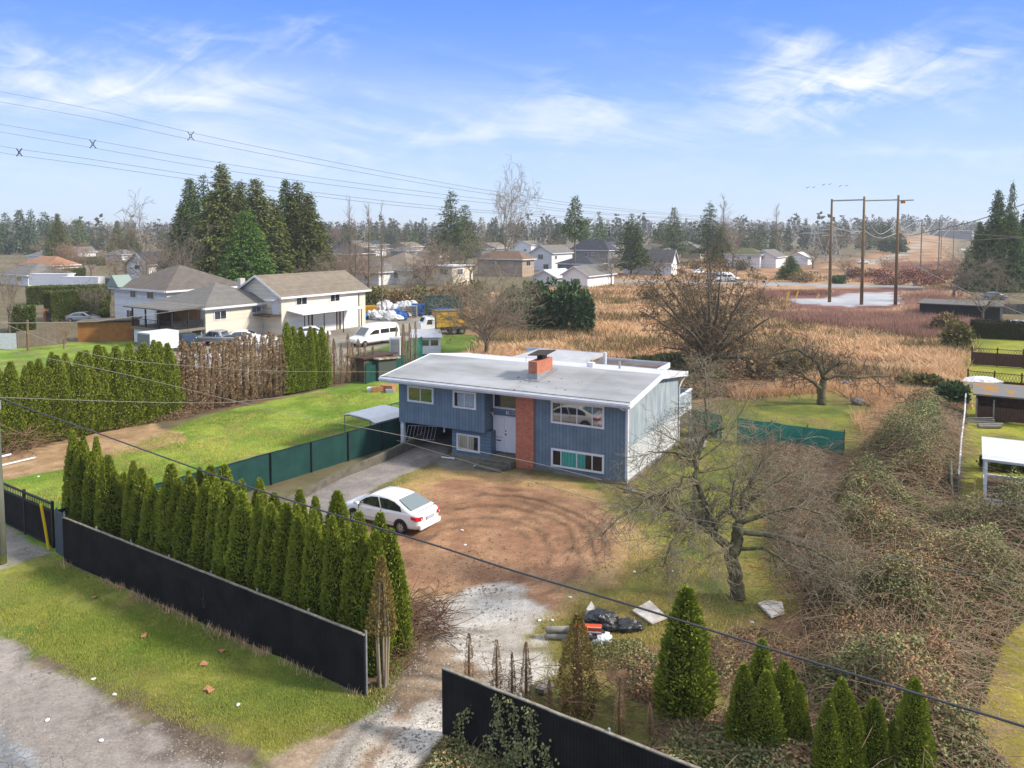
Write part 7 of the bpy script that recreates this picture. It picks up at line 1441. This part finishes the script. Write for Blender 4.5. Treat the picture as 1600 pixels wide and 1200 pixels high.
simple_car('parked_car', 'covered pale car in the hidden yard at the far right', (1553, 468), -.4, SILV); simple_car('parked_car', 'white car beside the far right garden hut', (1592, 518), 0, CARW)
# small things around the garden edge and rough field
for i, (u, v, s, m, lab, cat) in enumerate(((1322, 605, .45, BLUEB, 'small blue bucket lying behind the old apple tree', 'bucket'), (1340, 632, .5, CONC, 'grey stone pile on the back yard grass', 'stone'), (1429, 640, .45, TRIM, 'dark lump of stone at the brambles edge', 'stone'), (1262, 412, 1.6, M('red_tank', sr(180, 60, 80, .6)), 'small red tank near the lattice towers', 'tank'))):
    obj('bucket' if cat == 'bucket' else cat, lab, cat, blob(i + 60, s, s * .8, s * .6), m, (u, v))
obj('rock', 'pale boulder against the right wall of the blue house', 'boulder', blob(77, .7, .5, .4), CONC, (1085, 700)); obj('rock', 'small pale stone at the right front corner of the house', 'stone', blob(78, .35, .2, .15), CONC, (985, 770))
for i, (u, v, vt) in enumerate(((1228, 472, 455), (1243, 466, 455), (1276, 466, 460), (1293, 464, 456))):
    b = P(u, v); h = height_at(b, vt); o = MB().tube([(0, 0, 0), (.5, 0, h)], .13, 6).build('marker_post', MATS['yellow_plastic']); o.location = tuple(b); tag(o, f'{ordi(i + 1)} slanted yellow marker from the left by the gravel pad', 'marker post', 'yellow markers by the gravel pad')
# utility pole and lamps further back
for (u, v, vt, lab, arm) in ((178, 405, 378, 'wooden utility pole above the left neighbourhood', 1), (717, 412, 368, 'wooden utility pole with crossarm beside the ragged fir', 1), (64, 428, 408, 'curved street lamp by the orange roofed bungalow', 0), (830, 428, 405, 'curved street lamp by the beige two storey house', 0), (1227, 412, 384, 'curved street lamp left of the lattice towers', 0), (44, 548, 500, 'thin wooden post by the white fence on the left lawn', 2)):
    b = P(u, v); h = height_at(b, vt); t = thing('utility_pole' if arm == 1 else ('street_lamp' if arm == 0 else 'post'), lab, 'pole' if arm else 'street lamp', b, 0)
    MB().tube([(0, 0, 0), (0, 0, h)], .14 if arm else .09, 6).build('pole', PALE if not arm else POLE, t)
    if arm == 1: MB().box(-1.4, 1.4, -.08, .08, h - .9, h - .7).build('crossarm', POLE, t)
    if arm == 0: MB().tube([(0, 0, h), (-.8, 0, h + .5), (-1.8, 0, h + .6)], .07, 5).build('lamp_arm', METAL, t)
# flying birds
for i, (u, v) in enumerate(((1260, 293.5), (1270, 293), (1285, 289), (1295, 288), (1311, 291), (1321, 290.5))):
    q = PD(u, v, 160); o = MB().add([(0, 0, 0), (.5, .1, .22), (1.0, 0, .12), (.5, -.1, .18), (-.5, .1, .22), (-1.0, 0, .12), (-.5, -.1, .18), (.12, .1, -.1), (-.12, -.2, -.02)], [(0, 1, 2, 3), (0, 4, 5, 6), (0, 3, 7), (0, 6, 8), (3, 7, 8)]).build('bird', TRIM); o.location = tuple(q); tag(o, f'{ordi(i + 1)} tiny flying bird from the left above the tall brown poles', 'bird', 'birds in flight')
# person by the gate far left
def person():
    b = P(75, 503); t = thing('person', 'person in dark clothes standing before the orange wooden gate at far left', 'person', b, 0)
    J = {'pel': (0, 0, .95, .16), 'ch': (0, 0, 1.3, .18), 'nk': (0, 0, 1.5, .07), 'hd': (0, 0, 1.64, .11), 'ht': (0, 0, 1.74, .09), 'lh': (.1, 0, .9, .11), 'lk': (.12, -.02, .5, .08), 'la': (.12, 0, .08, .06), 'lf': (.13, -.14, .04, .05), 'rh': (-.1, 0, .9, .11), 'rk': (-.12, -.02, .5, .08), 'ra': (-.12, 0, .08, .06), 'rf': (-.13, -.14, .04, .05), 'ls': (.2, 0, 1.42, .08), 'le': (.27, .02, 1.14, .055), 'lw': (.26, -.05, .88, .04), 'rs': (-.2, 0, 1.42, .08), 're': (-.27, .02, 1.14, .055), 'rw': (-.26, -.05, .88, .04)}
    E = [('pel', 'ch'), ('ch', 'nk'), ('nk', 'hd'), ('hd', 'ht'), ('pel', 'lh'), ('lh', 'lk'), ('lk', 'la'), ('la', 'lf'), ('pel', 'rh'), ('rh', 'rk'), ('rk', 'ra'), ('ra', 'rf'), ('ch', 'ls'), ('ls', 'le'), ('le', 'lw'), ('ch', 'rs'), ('rs', 're'), ('re', 'rw')]
    ks = list(J); me = bpy.data.meshes.new('body'); me.from_pydata([J[k][:3] for k in ks], [(ks.index(a), ks.index(b_)) for a, b_ in E], []); o = bpy.data.objects.new('body', me); COL.objects.link(o); o.parent = t
    me.materials.append(M('dark_clothes', (.02, .02, .028), rough=.9)); sk = o.modifiers.new('s', 'SKIN'); me.skin_vertices.new() if not me.skin_vertices else None
    for i, k in enumerate(ks): me.skin_vertices[0].data[i].radius = (J[k][3],) * 2
    me.skin_vertices[0].data[0].use_root = True; ss = o.modifiers.new('ss', 'SUBSURF'); ss.levels = 1; ss.render_levels = 1
    MB().loft([[(.09 * math.cos(a * .785) * k, -.02 + .1 * math.sin(a * .785) * k, z) for a in range(8)] for z, k in ((1.56, .6), (1.62, 1), (1.7, .9), (1.74, .3))]).build('face', M('skin', (.45, .3, .22), rough=.6), t)
    MB().loft([[(.11 * math.cos(a * .785) * k, .02 + .11 * math.sin(a * .785) * k, z) for a in range(8)] for z, k in ((1.64, 1), (1.72, 1.02), (1.78, .7), (1.8, .2))]).build('hair', TRIM, t)
person()
# ================================================================ GROUND COVER (nobody could count it)
EXC = [[(1222, 462), (1290, 460), (1330, 452), (1400, 450), (1415, 466), (1420, 482), (1330, 489), (1232, 482)], [(1190, 438), (1445, 443), (1450, 457), (1190, 454)], [(930, 434), (1190, 438), (1190, 450), (930, 446)], [(1340, 400), (1440, 385), (1446, 390), (1360, 412)]]
def pxpts(polys, n, rng):
    out = []
    for poly, k in polys:
        pa = np.array(poly, float); lo, hi = pa.min(0), pa.max(0); c = rng.uniform(lo, hi, (int(n * k * 4), 2)); c = c[sdist(pa, c[:, 0], c[:, 1]) < 0][:int(n * k)]; out.append(c)
    c = np.concatenate(out)
    for e in EXC: c = c[sdist(np.array(e, float), c[:, 0], c[:, 1]) > 0]
    a = (c[:, 0] - 800) / F_PX; b = -(c[:, 1] - V0) / F_PX
    dy = math.cos(PITCH) + b * math.sin(PITCH); dz = -math.sin(PITCH) + b * math.cos(PITCH); t = -CAMH / dz
    return np.stack([a * t, dy * t], 1)
def tufts(name, label, C, nb, hmin, hmax, wd, mat, seed, lean=.35, spread=.25, nz=4.0, far=0, thr=None, tonenz=6.0, group=None):
    rng = np.random.default_rng(seed); 
    if thr is not None: C = C[fbm(C[:, 0], C[:, 1], nz, seed) > thr]
    n = len(C); k = (1 + far * C[:, 1] / 60); B = np.repeat(C, nb, 0); kk = np.repeat(k, nb); m = len(B)
    B = B + rng.normal(size=(m, 2)) * spread * kk[:, None]; z = terrain(B[:, 0], B[:, 1]); hh = rng.uniform(hmin, hmax, m) * np.repeat(.6 + .8 * fbm(C[:, 0], C[:, 1], nz, seed + 5), nb)
    a = rng.uniform(0, 6.283, m); l = rng.normal(size=(m, 2)) * lean * hh[:, None]; w = wd * kk * .5 * rng.uniform(.6, 1.3, m)
    p0 = np.stack([B[:, 0] - np.cos(a) * w, B[:, 1] - np.sin(a) * w, z - .02], 1); p1 = np.stack([B[:, 0] + np.cos(a) * w, B[:, 1] + np.sin(a) * w, z - .02], 1); p2 = np.stack([B[:, 0] + l[:, 0], B[:, 1] + l[:, 1], z + hh], 1)
    V = np.stack([p0, p1, p2], 1).reshape(-1, 3); tn = np.clip(fbm(B[:, 0], B[:, 1], tonenz, seed + 8) * 1.2 - .1 + rng.normal(size=m) * .15, 0, 1)
    o = npmesh(name, V, np.arange(m * 3).reshape(m, 3), mat, tone=tn); tag(o, label, kind='stuff'); return o
FP = [(700, 600), (780, 500), (900, 455), (960, 432), (1190, 428), (1330, 430), (1440, 420), (1500, 440), (1515, 560), (1460, 610), (1350, 600), (1200, 600), (1050, 605)]
rg = np.random.default_rng(1)
TAN = M('dry_grass', sr(250, 220, 176, 1.05), sr(238, 202, 156, 1.05), .3, 1, tone=(.7, 1.15), tcol=sr(196, 156, 120, .95), spec=.1)
REDT = M('red_twigs', sr(172, 126, 116, .95), sr(152, 110, 104, .95), .3, 1, tone=(.7, 1.25), tcol=sr(200, 164, 138, .95), spec=.1)
tufts('dry_grass_tussocks', 'tan dry grass tussocks covering the rough field', pxpts([(FP, 1)], 15000, rg), 14, .2, .75, .06, TAN, 3, lean=.95, spread=.3, far=.35, thr=.40)
tufts('dry_grass_tussocks', 'tan dry grass along the back yard edge', pxpts([([(1130, 600), (1200, 590), (1400, 590), (1500, 570), (1510, 640), (1400, 650), (1300, 610), (1150, 625)], 1)], 3200, rg), 16, .25, .8, .05, TAN, 4, lean=.6, thr=.35)
tufts('dry_grass_tussocks', 'tall tan dry grass clump amid the brambles', pxpts([([(1285, 800), (1330, 790), (1380, 830), (1440, 850), (1400, 900), (1310, 880)], .35), ([(1330, 650), (1440, 635), (1490, 665), (1480, 700), (1380, 715)], .4)], 1500, rg), 18, .35, 1.0, .03, TAN, 6, lean=.35, thr=.35, nz=1.5)
RP = [([(1180, 460), (1260, 457), (1300, 457), (1270, 464), (1225, 466), (1190, 472)], .12), ([(1425, 462), (1460, 458), (1520, 480), (1520, 526), (1440, 532), (1300, 512), (1200, 500), (1180, 492), (1300, 493), (1412, 492)], .8), ([(1330, 432), (1460, 430), (1470, 440), (1340, 442)], .1), ([(1380, 412), (1500, 408), (1510, 430), (1400, 432)], .15)]
tufts('red_twig_thicket', 'dark red leafless twig thicket around the gravel pad', pxpts(RP, 5200, rg), 16, .5, 1.25, .05, REDT, 7, lean=.22, spread=.4, far=.3, thr=.33, tonenz=9)
tufts('scrub_thicket', 'grey brown scrub scattered over the rough field', pxpts([(FP, 1)], 7500, rg), 16, .4, 1.2, .05, M('scrub', sr(150, 116, 92, .85), sr(126, 108, 72, .85), .3, 1, tone=(.6, 1.1), tcol=sr(128, 128, 78, .8)), 13, lean=.4, spread=.45, far=.3, thr=.5, nz=9)
GRB = M('grass_blades', sr(108, 150, 50, .9), sr(130, 158, 58, .9), .5, .9, tone=(.85, 1.15), tcol=sr(196, 180, 100, .9), spec=.15)
GRD = M('yard_grass_blades', sr(132, 148, 62, 1.0), sr(156, 158, 76, 1.0), .5, .9, tone=(.8, 1.15), tcol=sr(206, 180, 120, 1.0), spec=.15)
tufts('grass_blades', 'short grass blades of the roadside verge', pxpts([([(0, 880), (100, 885), (571, 1092), (590, 1110), (500, 1150), (420, 1175), (330, 1150), (180, 1090), (60, 1020), (0, 980)], 1)], 26000, rg), 5, .03, .08, .016, GRB, 21, spread=.09, thr=.3, nz=1)
tufts('grass_blades', 'patchy grass blades of the front and side yard', pxpts([([(960, 760), (1090, 690), (1140, 650), (1400, 660), (1330, 720), (1290, 900), (1240, 960), (1000, 1010), (900, 1060), (850, 1080), (850, 960), (960, 910), (990, 850)], 1), ([(620, 1000), (650, 935), (660, 990), (600, 1100), (570, 1100)], .04), ([(655, 1200), (700, 1150), (800, 1190), (780, 1200)], .08), ([(540, 790), (650, 735), (700, 735), (600, 790), (560, 850)], .08)], 24000, rg), 5, .03, .09, .018, GRD, 22, spread=.1, thr=.36, nz=1.4)
tufts('grass_blades', 'grass blades of the bright lawn', pxpts([([(0, 760), (100, 735), (300, 660), (600, 600), (620, 650), (400, 710), (250, 745), (110, 790)], 1)], 9000, rg), 5, .05, .11, .03, GRB, 23, spread=.15, thr=.3, nz=1.5)
tufts('weeds', 'low weeds and dry stalks along the foot of the black fence', pxpts([([(100, 874), (571, 1084), (571, 1098), (100, 888)], 1)], 1500, rg), 6, .08, .3, .02, TAN, 24, spread=.12, thr=.45, nz=1)
# bramble thickets: mounds of canes and leaves
BRG = M('bramble_leaves', sr(106, 118, 66, .85), sr(150, 150, 100, .88), .6, .75, tone=(.5, 1.5), spec=.35); BRB = M('bramble_dead_leaves', sr(156, 120, 88, .82), sr(182, 146, 108, .82), .6, .9, tone=(.55, 1.35)); CANE = M('bramble_canes', sr(146, 120, 98, .75), sr(184, 158, 132, .78), 3, .9)
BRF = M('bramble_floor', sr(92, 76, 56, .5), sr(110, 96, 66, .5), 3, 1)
def thicket(label, poly, H, nl, seed, ls=.12, green=.5, canes=1500, base=True, edge=1.6, lift=.0, cr=.008, cl=.9, name='brambles'):
    rng = np.random.default_rng(seed); pw = np.array(GP(*poly)); lo, hi = pw.min(0), pw.max(0)
    def hf(x, y):
        d = -sdist(pw, x, y); return H * sstep(0, edge, d) * (.34 + 1.15 * sstep(.25, .75, fbm(x, y, 4.2, seed, 3))) * .85
    def samp(n):
        c = rng.uniform(lo, hi, (n * 5, 2)); return c[sdist(pw, c[:, 0], c[:, 1]) < 0][:n]
    if base:
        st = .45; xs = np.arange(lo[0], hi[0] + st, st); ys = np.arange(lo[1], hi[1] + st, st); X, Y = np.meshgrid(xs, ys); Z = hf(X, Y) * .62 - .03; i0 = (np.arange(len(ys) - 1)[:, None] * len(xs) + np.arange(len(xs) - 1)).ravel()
        o = npmesh(name + '_floor' if False else name, np.stack([X, Y, Z], 2).reshape(-1, 3), np.stack([i0, i0 + 1, i0 + len(xs) + 1, i0 + len(xs)], 1), BRF, smooth=True); tag(o, label + ', dark brown inner mass', kind='stuff')
    c = samp(nl); hol = sstep(.3, .55, fbm(c[:, 0], c[:, 1], 1.1, seed + 12)); c = c[hol + rng.random(len(c)) * .5 > .35]; z = hf(c[:, 0], c[:, 1]) * rng.uniform(.5, 1.1, len(c)) + .03
    gr = (fbm(c[:, 0], c[:, 1], 2.6, seed + 4) + rng.normal(size=len(c)) * .13) > .5 + (.5 - green) * .5
    A = unit(rng.normal(size=(len(c), 3)) * [1, 1, .35] + [0, 0, .15]); v, f = leafq(np.stack([c[:, 0], c[:, 1], z], 1), A, ls * .75 * rng.uniform(.6, 1.2, len(c)), ls * rng.uniform(.7, 1.4, len(c)), rng)
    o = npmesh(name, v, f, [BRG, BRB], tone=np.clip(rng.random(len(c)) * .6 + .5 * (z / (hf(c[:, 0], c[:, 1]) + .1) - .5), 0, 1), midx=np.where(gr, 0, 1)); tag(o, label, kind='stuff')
    if canes:
        c = samp(canes); h = hf(c[:, 0], c[:, 1]); a = rng.uniform(0, 6.28, len(c)); s = []
        for i in range(len(c)):
            p = np.array([c[i, 0], c[i, 1], h[i] * rng.uniform(.5, .95)]); d = np.array([math.cos(a[i]), math.sin(a[i]), rng.uniform(.1, .6)]); l = cl * rng.uniform(.5, 1.4)
            for k in range(3): q = p + d * l / 3; s.append((*p, *q, cr, cr * .85)); p = q; d = d + np.array([0, 0, -.35]) + rng.normal(size=3) * .12
        o = segmesh(name + '_canes', s, CANE, None, n=3); tag(o, label + ', arching brown canes', kind='stuff')
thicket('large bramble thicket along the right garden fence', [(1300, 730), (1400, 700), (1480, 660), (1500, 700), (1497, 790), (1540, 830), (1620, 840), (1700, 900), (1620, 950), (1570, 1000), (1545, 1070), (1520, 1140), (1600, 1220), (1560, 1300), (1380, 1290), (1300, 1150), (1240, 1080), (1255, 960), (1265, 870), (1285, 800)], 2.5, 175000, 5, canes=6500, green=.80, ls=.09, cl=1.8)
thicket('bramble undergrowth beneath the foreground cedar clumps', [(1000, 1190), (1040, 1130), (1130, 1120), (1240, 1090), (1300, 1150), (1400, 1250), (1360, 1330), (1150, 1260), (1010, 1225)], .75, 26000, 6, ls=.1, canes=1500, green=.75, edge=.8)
thicket('twiggy undergrowth right of the large fruit tree', [(1190, 700), (1300, 700), (1330, 780), (1290, 900), (1270, 960), (1225, 900), (1210, 800)], .8, 9000, 7, ls=.08, green=.35, canes=5200, edge=1.5, cl=1.5)
thicket('low green weeds in the leaf litter by the lone cedar', [(985, 1040), (1050, 1020), (1100, 1060), (1040, 1110), (980, 1090)], .22, 3800, 8, ls=.09, green=.9, canes=60, base=False, edge=.5)
thicket('weedy ground cover in front of the rubbish heap', [(880, 1000), (1000, 1000), (1030, 1030), (960, 1050), (880, 1045)], .16, 2600, 9, ls=.07, green=.85, canes=0, base=False, edge=.4)
thicket('weedy ground right of the bare soil', [(1100, 1000), (1180, 980), (1260, 1000), (1250, 1080), (1120, 1090)], .25, 4500, 10, ls=.08, green=.6, canes=250, base=False, edge=.5)
thicket('green weeds on the verge below the shorter fence', [(660, 1200), (692, 1152), (760, 1180), (850, 1235), (760, 1260), (640, 1240)], .25, 3800, 12, ls=.08, green=.9, canes=40, base=False, edge=.4)
thicket('scrubby brush between back yard and rough field at right', [(1390, 640), (1430, 600), (1500, 600), (1512, 660), (1490, 690), (1420, 680)], 1.3, 9000, 13, ls=.16, green=.6, canes=900, edge=1.5, cr=.014)
thicket('dark undergrowth around the ragged conifer', [(1000, 600), (1040, 560), (1200, 560), (1260, 590), (1200, 620), (1080, 625)], 1.5, 14000, 14, ls=.2, green=.45, canes=1800, edge=2, cr=.016, cl=1.6)
thicket('dry bramble band under the rear cedar hedge', [(-40, 700), (75, 680), (150, 662), (275, 645), (330, 632), (335, 640), (280, 656), (150, 676), (75, 694), (-40, 722)], .6, 9000, 15, ls=.11, green=.25, canes=900, edge=.4)
def stones(name, lab, poly, n, sz, mat, seed):
    rng = np.random.default_rng(seed); c = pxpts([(poly, 1)], n, rng); c = c[fbm(c[:, 0], c[:, 1], 1.2, seed) + rng.normal(size=len(c)) * .15 > .42]; m = len(c); s_ = sz * rng.uniform(.4, 1.5, (m, 1)) * rng.choice([1, 1, 1, 2], (m, 1)); b = np.concatenate([c, np.full((m, 1), .0)], 1); a = rng.uniform(0, 6.28, (m, 1))
    V = np.stack([b + np.concatenate([np.cos(a + k * 1.571) * s_ * (1 + .3 * (k % 2)), np.sin(a + k * 1.571) * s_, np.zeros((m, 1))], 1) for k in range(4)] + [b + np.concatenate([s_ * .2, s_ * .1, s_ * .9], 1)], 1).reshape(-1, 3)
    i = np.arange(m)[:, None] * 5; Fc = np.stack([np.concatenate([i + k, i + (k + 1) % 4, i + 4], 1) for k in range(4)], 1).reshape(-1, 3); tag(npmesh(name, V, Fc, mat, tone=np.repeat(rng.random(m), 4)), lab, kind='stuff')
STN = M('stones', sr(196, 188, 178, .62), sr(160, 150, 140, .6), 3, .95, tone=(.6, 1.3))
stones('gravel', 'loose pale gravel stones at the entrance', [(640, 960), (700, 925), (800, 915), (845, 950), (865, 1050), (820, 1090), (700, 1050), (690, 1140), (600, 1230), (480, 1230), (600, 1080)], 5200, .016, STN, 41)
stones('gravel', 'loose stones on the road surface', [(-20, 990), (60, 1040), (180, 1100), (300, 1150), (420, 1200), (-20, 1210)], 4200, .010, STN, 42)
stones('clods', 'small clods and stones on the dirt yard', [(560, 860), (640, 780), (700, 745), (860, 755), (960, 800), (970, 880), (880, 940), (760, 925), (640, 930)], 4000, .018, M('clods', sr(150, 112, 84, .6), sr(180, 146, 116, .6), 3, 1, tone=(.6, 1.3)), 43)
# ivy hanging on the shorter black fence
rng = np.random.default_rng(8); A_ = G2 + np.array([-FN[0], -FN[1], 0]) * .06; s = []; Cc = []
for x0, z0, n in ((.9, .95, 150), (1.75, 1.6, 300), (2.1, 1.7, 260), (2.75, 1.6, 300), (3.2, .9, 160), (1.5, .5, 120), (4.6, .35, 80), (2.4, .6, 160), (5.6, .5, 100)):
    pts = []; x, z = x0, z0
    while z > .02: pts.append((x, z)); z -= .09; x += rng.normal() * .05
    for i in range(len(pts) - 1): s.append((*(A_ + dirn * pts[i][0] + [0, 0, pts[i][1]]), *(A_ + dirn * pts[i + 1][0] + [0, 0, pts[i + 1][1]]), .008, .008))
    for _ in range(n): p = pts[rng.integers(len(pts))]; Cc.append(A_ + dirn * (p[0] + rng.normal() * .09) + [0, 0, max(p[1] + rng.normal() * .06, .03)] - np.array([FN[0], FN[1], 0]) * rng.uniform(0, .07))
v, f = leafq(np.array(Cc) - A_, unit(rng.normal(size=(len(Cc), 3)) + [-FN[0] * .6, -FN[1] * .6, -.5]), .06, .085, rng); t = thing('ivy', 'trailing green ivy climbing over the shorter black fence', 'climbing plant', A_, 0); npmesh('leaves', v, f, BRG, t, tone=rng.random(len(f)))
s = np.array(s); s[:, :3] -= A_; s[:, 3:6] -= A_; segmesh('vines', s, CANE, t, n=4)
# ---------------------------------------------------------------- haze
hz = MB().box(-5200, 5200, -140, 7200, -1.5, 46).build('haze', [], None); tag(hz, kind='stuff')
hm = bpy.data.materials.new('haze'); hm.use_nodes = True; nt = hm.node_tree; nt.nodes.clear(); o_ = nt.nodes.new('ShaderNodeOutputMaterial'); pv = nt.nodes.new('ShaderNodeVolumePrincipled')
pv.inputs['Color'].default_value = (.96, .98, 1.0, 1); pv.inputs['Density'].default_value = .00026; pv.inputs['Anisotropy'].default_value = .1; nt.links.new(pv.outputs[0], o_.inputs['Volume']); hz.data.materials.append(hm)
S.cycles.volume_bounces = 0; S.cycles.max_bounces = 6; S.cycles.transparent_max_bounces = 12
